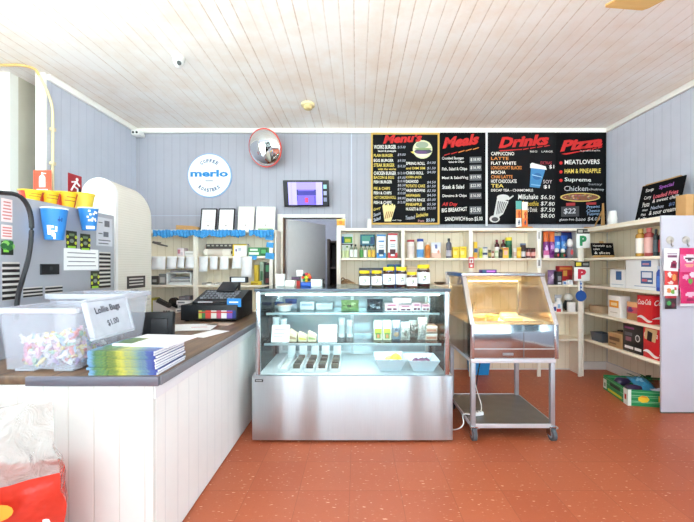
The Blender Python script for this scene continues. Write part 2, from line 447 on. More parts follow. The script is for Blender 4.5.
t = thing('security_camera', 'small white twin eyed camera in the top left corner', 'camera', (-2.8, 4.42, 3.03))
b = MB(); b.box(-2.845, -2.74, 4.34, 4.45, 3.0, 3.07, WHITE, .012); b.build('housing', t)
b = MB(); b.box(-2.82, -2.765, 4.44, 4.5, 3.02, 3.06, WHITE, .004); b.build('bracket', t)
for x in (-2.815, -2.77):
    b = MB(); b.cyl((x, 4.333, 3.03), (x, 4.345, 3.03), .014, BLACK); b.build('lens', t)
cy = F / (208 / 1.774); cx = X(179, cy)
t = thing('dome_camera', 'white turret camera on the ceiling boards', 'camera', (cx, cy, CZ))
b = MB(); b.lathe([(.05, 0), (.052, -.012), (.045, -.035)], C('#dcdcda', .35), (cx, cy, CZ)); b.build('base', t)
b = MB(); b.lathe([(.001, -.1), (.02, -.096), (.036, -.08), (.042, -.06), (.042, -.04), (.036, -.025)], C('#dcdcda', .35), (cx+.004, cy-.012, CZ)); ball = b.build('turret', t)
b = MB(); b.cyl((cx+.022, cy-.04, CZ-.075), (cx+.029, cy-.054, CZ-.081), .018, BLACK); b.build('lens', ball)
sy = F / (161 / 1.774); sx = X(308, sy)
t = thing('smoke_detector', 'yellowed round smoke detector on the ceiling', 'smoke detector', (sx, sy, CZ))
b = MB(); b.lathe([(.075, 0), (.075, -.022), (.06, -.03)], C('#ead9a8', .5), (sx, sy, CZ), 24); b.build('base', t)
b = MB(); b.lathe([(.048, -.03), (.045, -.055), (.03, -.062)], C('#dcc68c', .5), (sx, sy, CZ), 24); b.build('sensor_cap', t)
# ceiling fan (only one blade end reaches into the picture)
t = thing('ceiling_fan', 'tan ceiling fan, one blade end showing at top right', 'fan', (1.95, 1.56, CZ))
b = MB(); b.cyl((1.95, 1.56, 2.98), (1.95, 1.56, CZ), .018, WHITE); b.build('down_rod', t)
b = MB(); b.lathe([(.02, 2.84), (.09, 2.86), (.11, 2.91), (.09, 2.96), (.03, 2.985)], C('#b98d3f', .3, .7), (1.95, 1.56, 0)); b.build('motor', t)
FANW = wood_mat('tan fan blade', '#c79d5a', '#d9b577', 0, 4, .35)
for k in range(4):
    Mf = Matrix.Translation((1.95, 1.56, 2.9)) @ Matrix.Rotation(math.atan2(.825, -.565) + k*PI/2, 4, 'Z') @ Matrix.Rotation(.05, 4, 'X')
    b = MB(); b.prism([(.12, -.06, 0), (.2, -.1, 0), (.53, -.114, 0), (.56, -.105, 0), (.68, .09, 0), (.675, .108, 0), (.2, .1, 0), (.12, .06, 0)], (0, 0, .008), FANW, M=Mf); b.build('blade', t)

# convex mirror
mc = Vector((X(265, 4.28), 4.28, Z(148, 4.28)))
nrm = Vector((-.30, -.9, -.30)).normalized()
Mm = Matrix.Translation(mc) @ nrm.to_track_quat('Z', 'Y').to_matrix().to_4x4()
t = thing('convex_mirror', 'round convex security mirror with red rim high on the wall', 'mirror', mc)
MIR, nt, bs = new_mat('mirror surface'); bs.inputs['Metallic'].default_value = 1; bs.inputs['Roughness'].default_value = .04
tc = node(nt, 'ShaderNodeTexCoord'); nz = node(nt, 'ShaderNodeTexNoise', Vector=tc.outputs['Object'], Scale=4.0)
nt.links.new(mixc(nt, nz.outputs['Fac'], lin('#dfe0e0'), lin('#f4f4f4')), bs.inputs['Base Color'])
R_ = .222
prof = [(R_*math.sin(a), .07*(math.cos(a*1.0)-0)/1) for a in [PI/2*k/10 for k in range(11)]]
b = MB(); b.lathe([(max(r, .0005), z) for r, z in prof][::-1], MIR, M=Mm, seg=40); b.build('mirror_dome', t)
b = MB()
ring = [Mm @ Vector(((R_+.002)*math.cos(2*PI*k/48), (R_+.002)*math.sin(2*PI*k/48), 0)) for k in range(49)]
b.tube(ring, .009, C('#d8473a', .4)); b.build('rim', t)
b = MB(); b.lathe([(R_, -.004), (R_, 0)], C('#9a5a50', .5), M=Mm, seg=40); b.build('backing', t)
b = MB(); b.cyl(mc - nrm*.01, (mc.x+.02, 4.5, mc.z+.02), .015, C('#888888', .4, .8)); b.build('wall_arm', t)

# round coffee sign
sc = Vector((X(209.5, 4.48), 4.48, Z(175.5, 4.48)))
t = thing('coffee_sign', 'round white coffee roasters sign with blue lettering on the wall', 'sign', sc)
Ms = Matrix.Translation(sc) @ Matrix.Rotation(PI/2, 4, 'X')
b = MB(); b.lathe([(.288, -.02), (.288, 0), (.278, .004)], C('#8fb0d6', .4), M=Ms, seg=56); b.build('rim', t)
b = MB(); b.lathe([(.274, .002), (.274, .006)], C('#f4f8fc', .4, var=.02), M=Ms, seg=56); b.build('face', t)
SB = C('#1a86cc', .4); SG = C('#2c5580', .4)
b = MB()
b.text('merlo', (sc.x-.245, 4.471, sc.z-.02), (.49, 0, 0), (0, 0, .092), SB, .04)
b.build('wordmark', t)
def arc_text(b, s, c, r, a0, a1, hh, m, flip, y, bold=.035):
    for i, ch in enumerate(s):
        a = a0 + (a1-a0) * i / (len(s)-1)
        rad = Vector((math.cos(a), 0, math.sin(a))); tan = Vector((math.sin(a), 0, -math.cos(a)))
        if flip: tan, up = -tan, -rad
        else: up = rad
        w = hh*.7
        p = Vector((c.x, y, c.z)) + rad*r - tan*w/2 - (up*0 if not flip else up*0)
        b.text(ch, p, tan*w, up*hh, m, bold)
b = MB(); arc_text(b, 'COFFEE', sc, .165, math.radians(122), math.radians(58), .045, SG, False, 4.471)
arc_text(b, 'ROASTERS', sc, .215, math.radians(-128), math.radians(-52), .045, SG, True, 4.471); b.build('small_lettering', t)
b = MB(); b.box(sc.x-.13, sc.x-.07, 4.47, 4.4715, sc.z-.073, sc.z-.070, SG); b.box(sc.x+.07, sc.x+.13, 4.47, 4.4715, sc.z-.073, sc.z-.070, SG)
b.box(sc.x-.05, sc.x+.05, 4.47, 4.4715, sc.z-.076, sc.z-.067, SG); b.build('tagline', t)

# monitor hung on the wall
tvc = Vector((X(306.5, 4.36), 4.36, Z(193.5, 4.36)))
Mt = Matrix.Translation(tvc) @ Matrix.Rotation(math.radians(4), 4, 'Z') @ Matrix.Rotation(math.radians(16), 4, 'X') @ Matrix.Rotation(math.radians(-1.0), 4, 'Y')
t = thing('wall_monitor', 'small black monitor on the wall showing a purple camera picture', 'monitor', M=Mt)
b = MB(); b.box(-.285, .285, -.02, .02, -.163, .163, BLACK, .006); b.build('casing', t, local=True)
def lit(name, h, s=1.0): return emit_mat('lit screen ' + name, h, s)
P0, P1, P2, P3, P4 = lit('lilac', '#8d80e6', .7), lit('violet', '#6a58d0', .7), lit('navy', '#2c2a86', .7), lit('pale', '#a59cf2', .7), lit('dark', '#15171f', .4)
b = MB(); yq = -.0225
def sq(x0, x1, z0, z1, m, y=yq): b.quad([(x0, y, z0), (x1, y, z0), (x1, y, z1), (x0, y, z1)], m)
sq(-.265, .265, -.145, .145, P4)
y2 = yq-.0006
for x0, x1, z0, z1, m in ((-.225, -.12, -.14, .14, P3), (-.12, .12, -.14, -.02, P1), (-.12, .12, .05, .14, P0), (.12, .2, -.14, .14, P3), (-.11, .11, -.02, .05, P2), (-.19, -.18, -.14, .14, P0),
                          (.215, .255, .06, .11, lit('teal', '#7fb0b0', .6)), (.215, .255, -.02, .03, lit('grey', '#8d93a8', .6)), (.215, .255, -.1, -.05, lit('grey2', '#777e98', .6))): sq(x0, x1, z0, z1, m, y2)
y3 = y2-.0006
for x0, x1, z0, z1, m in ((-.02, .02, -.11, -.05, lit('red', '#c0305c', .8)), (-.12, -.11, -.09, -.03, P2), (.1, .11, -.12, -.03, P2), (-.1, .1, .035, .05, P1)): sq(x0, x1, z0, z1, m, y3)
b.build('screen', t, local=True)
b = MB(); b.box(-.04, .04, .018, .09, -.05, .05, C('#3a3b3f', .5)); b.build('wall_bracket', t, local=True)

# fire signs
def plate_sign(name, label, c, wx, hz, col, axis, glyph):
    t = thing(name, label, 'sign', c)
    b = MB()
    if axis == 'y': b.box(c[0]-wx/2, c[0]+wx/2, c[1]-.002, c[1], c[2]-hz/2, c[2]+hz/2, col)
    else: b.box(c[0], c[0]+.002, c[1]-wx/2, c[1]+wx/2, c[2]-hz/2, c[2]+hz/2, col)
    b.build('plate', t)
    b = MB(); glyph(b); b.build('pictogram', t)
fc = (X(42, 3.165), 3.1695, Z(181, 3.165)); W_ = C('#ffffff', .5, var=.01)
def g1(b):
    y = 3.166; x, z = fc[0], fc[2]
    b.prism([(x-.028, y, z-.055), (x+.028, y, z-.055), (x+.028, y, z+.035), (x+.014, y, z+.055), (x-.014, y, z+.055), (x-.028, y, z+.035)], (0, .001, 0), W_)
    b.box(x-.008, x+.008, y, y+.001, z+.055, z+.08, W_); b.box(x+.008, x+.035, y, y+.001, z+.066, z+.074, W_)
    b.box(x-.05, x+.05, y, y+.001, z-.088, z-.074, W_)
plate_sign('fire_extinguisher_sign', 'orange red fire extinguisher sign on the white post', fc, .165, .2, C('#e8502c', .4), 'y', g1)
fc2 = (LW+.001, 3.52, Z(184, 3.5))
def g2(b):
    x, y, z = LW+.0045, 3.52, fc2[2]
    b.disc((x, y+.025, z+.055), (0, .018, 0), (0, 0, .018), W_, 14)
    for pts in (((y+.02, z+.035), (y-.02, z-.02)), ((y+.012, z+.03), (y-.045, z+.015)), ((y+.02, z+.025), (y+.055, z-.005)), ((y-.02, z-.02), (y-.05, z-.07)), ((y-.018, z-.02), (y+.03, z-.04)), ((y+.03, z-.04), (y+.03, z-.075))):
        b.cyl((x-.001, pts[0][0], pts[0][1]), (x-.001, pts[1][0], pts[1][1]), .009, W_, 6)
    b.disc((x-.0005, y+.06, z-.05), (0, .02, 0), (0, 0, .03), C('#2a1a1a'), 12)
plate_sign('fire_hose_sign', 'dark red fire sign with a white running figure on the wall', fc2, .17, .2, C('#b8222c', .4), 'x', g2)

# ------------------------------------------------------------------ counter
CT = .858
PANX = boards('white counter boards', 0, .115, '#e2e1dc', '#cbc7bc', .4, .04, .35, .45, .02, .8)
PANY = boards('white counter side boards', 1, .115, '#f1f1ee', '#d6d8d8', .5, .04, .2, .45, .02, .8)
t = thing('shop_counter', 'long white boarded counter running back from the front left', 'counter', (-1.38, 2.6, 0))
b = MB(); b.box(-1.88, -.922, 1.56, 1.58, .01, CT-.042, PANX); b.build('end_panel', t)
b = MB(); b.box(-.942, -.92, 1.5805, 3.68, .01, CT-.042, PANY); b.build('side_panel', t)
b = MB(); b.box(-1.88, -1.86, 1.5805, 3.68, .01, CT-.042, PANY); b.build('staff_side_panel', t)
b = MB(); b.box(-.9195, -.912, 1.56, 3.68, CT-.105, CT-.042, C('#e6e7ea', .4, var=.03), .002); b.build('edging_board', t)
b = MB(); b.box(-1.86, -.942, 3.66, 3.68, .01, CT-.042, PANX); b.build('back_panel', t)
b = MB(); b.box(-1.85, -.95, 1.59, 3.65, 0, .01, BLACKM); b.build('plinth', t)
WTOP = wood_mat('worn brown worktop planks', '#5a4536', '#8a6c52', 1, 5, .4, .25)
t = thing('worktop', 'worn brown timber worktop along the top of the white counter', 'worktop', (-1.38, 2.6, CT-.042))
b = MB(); b.box(-1.886, -.9, 1.562, 3.7, CT-.04, CT, WTOP, .003); b.build('planks', t)
NOS = C('#6f6d78', .4, .3)
b = MB(); b.box(-1.488, -.892, 1.546, 1.5618, CT-.042, CT, NOS, .002); b.build('front_nosing', t)
b = MB(); b.box(-.8998, -.885, 1.562, 3.7, CT-.042, CT-.002, C('#8b8a90', .4, .3), .002); b.build('side_nosing', t)

# translucent storage tub of lolly bags
TUB = film_mat('frosted clear plastic', '#d3d7e2', .24, .25); TUBL = film_mat('frosted plastic lid', '#d6d9e2', .55, .3)
tx0, tx1, ty0, ty1, tz = -1.655, -1.30, 1.595, 1.9, CT
t = thing('storage_tub', 'clear plastic storage tub full of wrapped lollies on the counter', 'tub', ((tx0+tx1)/2, (ty0+ty1)/2, tz))
def tub_shell(b, x0, x1, y0, y1, z0, z1, tp, th, m):
    o0 = [(x0+tp, y0+tp), (x1-tp, y0+tp), (x1-tp, y1-tp), (x0+tp, y1-tp)]
    o1 = [(x0, y0), (x1, y0), (x1, y1), (x0, y1)]
    i1 = [(x0+th, y0+th), (x1-th, y0+th), (x1-th, y1-th), (x0+th, y1-th)]
    i0 = [(x0+tp+th, y0+tp+th), (x1-tp-th, y0+tp+th), (x1-tp-th, y1-tp-th), (x0+tp+th, y1-tp-th)]
    v = [[b.bm.verts.new((p[0], p[1], z)) for p in L] for L, z in ((o0, z0), (o1, z1), (i1, z1), (i0, z0+th))]
    fs = [b.bm.faces.new(v[0][::-1]), b.bm.faces.new(v[3])]
    for k in range(3):
        for i in range(4):
            j = (i+1) % 4; fs.append(b.bm.faces.new((v[k][i], v[k][j], v[k+1][j], v[k+1][i])))
    b._mark(fs, m); return b
b = MB(); tub_shell(b, tx0, tx1, ty0, ty1, tz+.014, tz+.30, .018, .004, TUB); b.build('tub_body', t)
b = MB()
for a in ((tx0-.012, tx1+.012, ty0-.012, ty0), (tx0-.012, tx1+.012, ty1, ty1+.012), (tx0-.012, tx0, ty0, ty1), (tx1, tx1+.012, ty0, ty1)):
    b.box(a[0], a[1], a[2], a[3], tz+.278, tz+.302, TUBL, .004)
b.build('rim', t)
for x in (tx0+.04, tx1-.13):
    b = MB(); b.box(x, x+.09, ty0+.032, ty0+.09, tz+.0005, tz+.0135, TUBL, .003); b.build('foot', t)
# the lollies (nobody could count them)
b = MB(); R = random.Random(3)
cols = [C(h, .35) for h in ('#e9d7ea', '#f2f2f4', '#e58fb4', '#f3c2d4', '#bfa6dc', '#f1e08a', '#a9d6b4', '#e77a6a', '#9ec3ea', '#ffffff', '#f2f2f4', '#e9e4f2')]
for k in range(430):
    zz = R.random()**1.1
    x = R.uniform(tx0+.05, tx1-.05); y = R.uniform(ty0+.05, ty1-.05)
    top = .125 + .03*math.sin(x*9) + .02*math.cos(y*15)
    z = tz + .035 + zz*top
    Mr = Matrix.Translation((x, y, z)) @ Matrix.Rotation(R.uniform(0, 6), 4, 'Z') @ Matrix.Rotation(R.uniform(0, 6), 4, 'X')
    l = R.uniform(.012, .022); mcol = R.choice(cols)
    b.lathe([(.009, -l-.008), (.003, -l), (.009, -l*.6), (.010, l*.6), (.003, l), (.009, l+.008)], mcol, M=Mr, seg=6)
tag(b.build('wrapped_lollies', loc=((tx0+tx1)/2, (ty0+ty1)/2, tz+.02)), 'heap of wrapped lollies seen through the frosted clear tub', 'lollies', kind='stuff')
# lid hanging off the tub's right end with a handwritten price
Ml = Matrix.Translation((-1.243, 1.735, CT+.243)) @ Matrix.Rotation(math.radians(87), 4, 'Z') @ Matrix.Rotation(math.radians(-15), 4, 'X')
t = thing('tub_lid', 'frosted tub lid with handwritten lollie price leaning on the tub', 'lid', M=Ml)
b = MB(); b.box(-.125, .125, -.006, .006, -.092, .092, TUBL, .005); b.build('panel', t, local=True)
b = MB()
for a in ((-.135, .135, .085, .099), (-.135, .135, -.099, -.085)): b.box(a[0], a[1], -.014, .014, a[2], a[3], TUBL, .006)
for a in ((-.135, -.121), (.121, .135)): b.box(a[0], a[1], -.014, .014, -.085, .085, TUBL, .006)
b.build('rim', t, local=True)
INK = C('#1f1824', .6)
b = MB(); b.text('Lollie Bags', (-.085, -.0075, .012), (.16, 0, .012), (-.006, 0, .042), INK, .02); b.text('$1.00', (-.03, -.0075, -.05), (.075, 0, .008), (-.006, 0, .034), INK, .02); b.build('handwriting', t, local=True)
# second, empty tub behind
t = thing('empty_tub', 'second clear tub standing behind the tub of lollies', 'tub', (-1.55, 2.08, CT))
b = MB(); tub_shell(b, -1.74, -1.33, 1.945, 2.2, CT+.002, CT+.335, .03, .004, TUB); b.build('tub_body', t)
b = MB()
for a in ((-1.752, -1.318, 1.933, 1.945), (-1.752, -1.318, 2.2, 2.212), (-1.752, -1.74, 1.945, 2.2), (-1.33, -1.318, 1.945, 2.2)): b.box(a[0], a[1], a[2], a[3], CT+.31, CT+.338, TUBL, .004)
b.build('rim', t)

# pile of brochures
def strip_mat():
    m, nt, bs = new_mat('brochure cover print')
    tc = node(nt, 'ShaderNodeTexCoord'); sp = node(nt, 'ShaderNodeSeparateXYZ', Vector=tc.outputs['Object'])
    nz = node(nt, 'ShaderNodeTexNoise', Vector=tc.outputs['Object'], Scale=34.0, Detail=4.0)
    x = math_(nt, 'ADD', math_(nt, 'MULTIPLY', sp.outputs[0], 3.2), math_(nt, 'MULTIPLY_ADD', nz.outputs['Fac'], .45, .28))
    cr = nt.nodes.new('ShaderNodeValToRGB'); e = cr.color_ramp.elements
    e[0].position, e[0].color = .02, lin('#6f96b8'); e[1].position, e[1].color = .98, lin('#39458a')
    for p, h in ((.12, '#4a7556'), (.2, '#6d8a4c'), (.3, '#48693c'), (.4, '#8f953e'), (.5, '#bdb64e'), (.6, '#9aa268'), (.72, '#71908c'), (.86, '#475a96')):
        q = e.new(p); q.color = lin(h)
    nt.links.new(x, cr.inputs[0]); nt.links.new(cr.outputs[0], bs.inputs['Base Color']); bs.inputs['Roughness'].default_value = .4
    return m
BRO = strip_mat(); PG = C('#f2f1f4', .7, var=.05, scale=60)
nb = 9; bh = .0125
rnd = random.Random(5)
bro_label = ['bottom brochure of the green and yellow pile on the counter', 'second lowest brochure in the green and yellow pile', 'third brochure up in the green and yellow pile', 'middle brochure of the green and yellow counter pile', 'fifth brochure up in the green and yellow pile', 'sixth brochure up in the green and yellow pile', 'brochure third from the top of the green and yellow pile', 'brochure second from the top of the green and yellow pile', 'upper brochure of the pile under the loose white leaflet']
for k in range(nb):
    cxb, cyb = -1.068 + rnd.uniform(-.006, .006), 1.697 + rnd.uniform(-.004, .004)
    z0 = CT + k*bh + .0003
    t = thing('brochure', bro_label[k], 'brochure', (cxb, cyb, z0), rnd.uniform(-.03, .03), 'brochures piled on the counter')
    b = MB(); b.box(-.153, .155, -.128, .13, .001, bh-.0015, PG); b.build('pages', t, local=True)
    b = MB(); b.box(-.155, .15, -.131, -.1285, 0, bh-.0008, BRO); b.box(-.155, .156, -.1285, .131, bh-.0014, bh-.0008, BRO); b.box(-.155, .156, -.1285, .131, 0, .0006, BRO); b.build('cover', t, local=True)
z0 = CT + nb*bh + .0006
t = thing('leaflet', 'loose white leaflet lying skewed on top of the brochure pile', 'leaflet', (-1.035, 1.745, z0), -.12, 'brochures piled on the counter')
b = MB(); b.box(-.13, .16, -.1, .13, 0, .010, PG); b.build('pages', t, local=True)
b = MB(); b.box(-.131, .161, -.102, -.1005, 0, .0105, C('#e9edf2', .5)); b.box(-.13, .16, -.1, .13, .0102, .0110, C('#eef1f4', .5, var=.05)); b.box(-.13, -.04, -.09, .03, .0112, .0116, BRO); b.build('cover', t, local=True)

# black customer screen
Mq = Matrix.Translation((-1.395, 2.32, CT)) @ Matrix.Rotation(math.radians(10), 4, 'Z')
t = thing('till_screen', 'black screen with its back turned, behind the brochures', 'screen', M=Mq)
b = MB(); b.box(-.15, .15, -.03, .03, .02, .185, C('#1b1b1e', .5), .012, M=Matrix.Rotation(-.12, 4, 'X')); b.build('casing', t, local=True)
b = MB(); b.box(-.1, .1, -.06, .07, 0, .015, BLACK, .004); b.build('foot', t, local=True)
b = MB(); b.box(.02, .12, -.042, -.028, .04, .14, C('#2c2c30', .5), .006, M=Matrix.Rotation(-.12, 4, 'X')); b.build('rear_cover', t, local=True)

# loose papers on the counter
def sheet(name, label, cat, x, y, z, w, d, rz, m=PAPER, extra=None, group=None):
    b = MB(); b.box(-w/2, w/2, -d/2, d/2, 0, .0012, m)
    if extra: extra(b)
    o = b.build(name, loc=(x, y, z), local=True); o.rotation_euler = (0, 0, rz)
    return tag(o, label, cat, group)
sheet('paper_sheet', 'white sheet with a red line on the counter near the register', 'paper', -1.33, 2.78, CT+.001, .36, .30, .15, extra=lambda b: b.box(.0, .12, -.02, -.008, .0013, .0018, RED))
sheet('paper_sheet', 'white sheet at the left behind the black screen', 'paper', -1.5, 2.52, CT+.001, .22, .30, -.2)
sheet('paper_sheet', 'single white sheet on the brown timber closest to the brochures', 'paper', -1.08, 2.52, CT+.001, .15, .26, -.35)
sheet('paper_sheet', 'greyish page under the front of the black register', 'paper', -1.16, 2.93, CT+.001, .2, .13, -.1, C('#c9b7a6', .7))

# cash register
t = thing('cash_register', 'black cash register with raised keyboard at the counter end', 'cash register', (-1.31, 3.3, CT))
KB = C('#1a1a1d', .42)
b = MB(); b.box(-1.56, -1.06, 3.05, 3.5, CT+.012, CT+.148, KB, .006); dr = b.build('cash_drawer', t)
for x in (-1.52, -1.1):
    for y in (3.09, 3.46):
        b = MB(); b.cyl((x, y, CT), (x, y, CT+.012), .018, BLACKM); b.build('foot', t)
b = MB(); x = -1.4
for w, h in ((.03, '#c9cf5a'), (.03, '#3b7f4a'), (.05, '#d84a3a'), (.05, '#e9e9e0'), (.04, '#cf5a7a'), (.05, '#f4f4f4'), (.05, '#7a5ac0'), (.03, '#2a3f8a')):
    b.box(x, x+w-.002, 3.0485, 3.0496, CT+.03, CT+.1, C(h, .5)); x += w
b.box(-1.4, -1.1, 3.0478, 3.0484, CT+.078, CT+.09, C('#c63a34', .5)); b.build('sticker_strip', dr)
b = MB(); b.prism([(-1.47, 3.08, CT+.15), (-1.47, 3.46, CT+.15), (-1.47, 3.46, CT+.25), (-1.47, 3.36, CT+.26), (-1.47, 3.12, CT+.185), (-1.47, 3.08, CT+.175)], (.42, 0, 0), KB); bd = b.build('body', t)
b = MB()
for i in range(9):
    for j in range(4):
        y = 3.14 + j*.05; z = CT+.183+(y-3.12)*.075/.24
        b.box(-1.43+i*.036, -1.402+i*.036, y, y+.035, z+.004, z+.022, C('#3a3a40' if (i+j) % 5 else '#8d8f96', .5), .003)
b.build('keys', bd)
b = MB(); b.box(-1.42, -1.29, 3.078, 3.0802, CT+.167, CT+.176, C('#d9d9dc')); b.build('maker_plate', bd)
b = MB(); b.prism([(-1.33, 3.27, CT+.24), (-1.16, 3.27, CT+.24), (-1.16, 3.43, CT+.315), (-1.33, 3.43, CT+.315)], (0, -.01, .02), KB, M=Matrix.Translation((0, 0, .0))); b.build('screen_flap', t)
b = MB(); b.cyl((-1.18, 3.45, CT+.24), (-1.18, 3.45, CT+.34), .014, KB); b.build('display_pole', t)
b = MB(); b.box(-1.265, -1.09, 3.42, 3.47, CT+.325, CT+.385, KB, .005); dsp = b.build('customer_display', t)
b = MB(); b.box(-1.245, -1.11, 3.4185, 3.4196, CT+.335, CT+.376, C('#e9eef2', .4)); b.build('display_window', dsp)
b = MB(); b.box(-1.155, -1.03, 3.064, 3.0665, CT+.13, CT+.205, C('#2f8fe0', .4)); b.box(-1.135, -1.055, 3.0632, 3.064, CT+.165, CT+.178, W_); lab(b.build('blue_notice', t), 'small blue notice card')

# ------------------------------------------------------------------ machines by the left wall
MGX = -1.9
MG = C('#b3b6c0', .38, .35, .05, 3.0)
mt = thing('slush_machine', 'grey steel slush machine with louvres and notices at left', 'machine', (-2.3, 2.2, 0))
b = MB(); b.box(-2.75, MGX, 1.7, 2.70, .08, 1.745, MG, .006); b.build('cabinet', mt)
for x in (-2.7, -1.95):
    for y in (1.75, 2.65):
        b = MB(); b.cyl((x, y, 0), (x, y, .081), .025, BLACKM); b.build('foot', mt)
def YP(px, x=MGX): return F * abs(x) / (VX - px)          # depth of a picture column on the machine's side
def side_quad(b, p0, p1, q0, q1, m, off=.002, th=.0015):
    """a thin plate on the machine side covering columns p0..p1, rows q0..q1"""
    y0, y1 = YP(p0), YP(p1); ym = (y0+y1)/2
    b.box(MGX+off-th, MGX+off, y0, y1, Z(q1, ym), Z(q0, ym), m); return y0, y1, Z(q1, ym), Z(q0, ym)
def louvre(p0, p1, q0, q1, n):
    b = MB()
    y0, y1, z0, z1 = side_quad(b, p0, p1, q0, q1, C('#d7d2cc', .4), .0025, .002)
    for k in range(n):
        z = z0 + (z1-z0)*(k+.1)/n
        b.box(MGX+.001, MGX+.0045, y0, y1, z, z+(z1-z0)/n*.55, C('#1d1715', .6))
    b.build('louvre', mt)
louvre(2, 19, 262, 300, 7); louvre(23, 42, 287, 297, 3); louvre(45, 62, 286, 296, 3); louvre(99, 110, 252, 288, 9)
b = MB(); side_quad(b, 40, 57.5, 264, 274.5, BLACK, .012, .012); o = b.build('power_inlet', mt)
y0 = YP(49); b = MB(); b.cyl((MGX+.011, y0, Z(268.5, y0)), (MGX+.014, y0, Z(268.5, y0)), .012, C('#3a3a3d')); b.build('inlet_hole', o)
b = MB(); side_quad(b, 96, 112, 218, 246, C('#d3d6de', .4), .003)
for k, (p0, p1, q0, q1) in enumerate(((104, 109, 221, 227), (103, 108, 232, 237), (98, 110, 240, 241), (98, 108, 243, 244), (98, 102, 222, 223), (98, 102, 233, 234))): side_quad(b, p0, p1, q0, q1, C('#6d7078', .5), .0042, .001)
b.build('data_plate', mt)
def notice(name, label, p0, p1, q0, q1, m, lines, cat='notice', group=None):
    b = MB(); y0, y1, z0, z1 = side_quad(b, p0, p1, q0, q1, m, .0025, .0015)
    lines(b, y0, y1, z0, z1)
    return tag(b.build(name, loc=(MGX+.001, (y0+y1)/2, z0)), label, cat, group)
def lines_(n, h, m):
    def f(b, y0, y1, z0, z1):
        R = random.Random(n)
        for k in range(n):
            z = z1 - (z1-z0)*(k+1)/(n+1)
            d = (y1-y0)*R.uniform(.06, .2)
            b.box(MGX+.0026, MGX+.0032, y0+d, y1-d, z-h, z+h, m)
    return f
TXTG = C('#8a8a92'); TXTR = C('#d98a8a')
notice('paper_notice', 'white printed notice taped to the grey machine', 63.5, 98, 249, 270, PAPER, lines_(4, .003, TXTG))
notice('paper_notice', 'pink lettered notice, upper one at the left end of the grey machine', 1, 12, 199, 222, C('#f7e3e3', .7), lines_(6, .004, TXTR))
notice('paper_notice', 'pink lettered notice, lower one at the left end of the grey machine', 1, 12, 225, 239, C('#f7e6e4', .7), lines_(4, .004, TXTR))
def leafy(b, y0, y1, z0, z1):
    R = random.Random(9)
    for k in range(14):
        y, z = y0+(y1-y0)*R.uniform(.15, .85), z0+(z1-z0)*R.uniform(.5, .9)
        b.disc((MGX+.003+k*.00003, y, z), (0, .02, 0), (0, 0, .015), C(R.choice(['#4fa045', '#8ccf6a', '#d7efc0', '#2d6a35'])), 8)
    b.box(MGX+.0026, MGX+.003, y0+.01, y0+(y1-y0)*.6, z0+.015, z0+.03, C('#8bd64a'))
notice('photo_notice', 'small black notice with green leaves below the pink notices', 1, 13, 241, 255, C('#1b211b', .5), leafy)
STK_L = ['black sticker with a green corner pattern, left of the upper pair', 'black sticker with a green corner pattern, right of the upper pair', 'black sticker with a green corner pattern over the small louvre']
def sticker_art(b, y0, y1, z0, z1):
    G, Y_ = C('#a6dc3c'), C('#f0e24a')
    xx = MGX+.0026; h = z1-z0; w = y1-y0
    b.box(xx, xx+.0006, y0+.12*w, y1-.12*w, z0, z0+.12*h, G); b.box(xx, xx+.0006, y0+.25*w, y1-.25*w, z1-.3*h, z1-.15*h, C('#7a8f6a'))
    for (yy, zz) in ((y0+.1*w, z1-.35*h), (y1-.1*w, z1-.35*h), (y0+.12*w, z0+.3*h), (y1-.12*w, z0+.3*h)): b.disc((xx+.0008, yy, zz), (0, .12*w, 0), (0, 0, .1*h), Y_, 10); b.disc((xx+.001, yy, zz), (0, .07*w, 0), (0, 0, .06*h), G, 8)
    b.disc((xx+.0008, (y0+y1)/2, z0+.42*h), (0, .22*w, 0), (0, 0, .12*h), C('#8d9a8a'), 10)
for (p, q), L in zip((((66, 76.5), (231, 248)), ((80, 90), (234, 250)), ((90.5, 99), (271, 288))), STK_L):
    notice('sticker', L, p[0], p[1], q[0], q[1], C('#222a1d', .4), sticker_art, 'sticker', 'stickers on the grey machine')
# blue paper cups fixed on the machine's side
CUPB = C('#2d86d6', .45, var=.08); CUPW = C('#f2f5f8', .5)
def paper_cup(name, label, c, r, h, body, rim, group, tilt=0.0, art=None):
    M = Matrix.Translation(c) @ Matrix.Rotation(tilt, 4, 'X')
    t = thing(name, label, 'cup', group=group, M=M)
    b = MB(); b.lathe([(r*.7, 0), (r, h), (r*.97, h), (r*.68, .004)], body, seg=28); b.build('cup_body', t, local=True)
    b = MB(); b.lathe([(r*.99, h-.004), (r*1.045, h-.004), (r*1.045, h+.004), (r*.97, h+.004)], rim, seg=28); b.build('rim', t, local=True)
    if art:
        b = MB(); art(b, r, h); b.build('print', t, local=True)
    return t
def on_cone(b, r, h, a0, a1, z0, z1, m, n=5):
    for k in range(n):
        A0, A1 = a0+(a1-a0)*k/n, a0+(a1-a0)*(k+1)/n
        def p(a, z): rr = r*(.7+.3*z/h)+.0012; return (rr*math.cos(a), rr*math.sin(a), z)
        b.quad([p(A0, z0), p(A1, z0), p(A1, z1), p(A0, z1)], m)
def art1(b, r, h):
    for a0, a1, z0, z1 in ((-1.5, -1.15, .15, .45), (-1.1, -.85, .1, .3), (-1.3, -.9, .36, .44), (-.8, -.6, .25, .42), (-.95, -.75, .02, .2)): on_cone(b, r, h, a0, a1, z0*h, z1*h, W_)
    for a0, a1, z0, z1 in ((-.6, -.35, .6, .66), (-.5, -.45, .56, .74), (-.3, -.2, .58, .7)): on_cone(b, r, h, a0, a1, z0*h, z1*h, C('#1c4f94'))
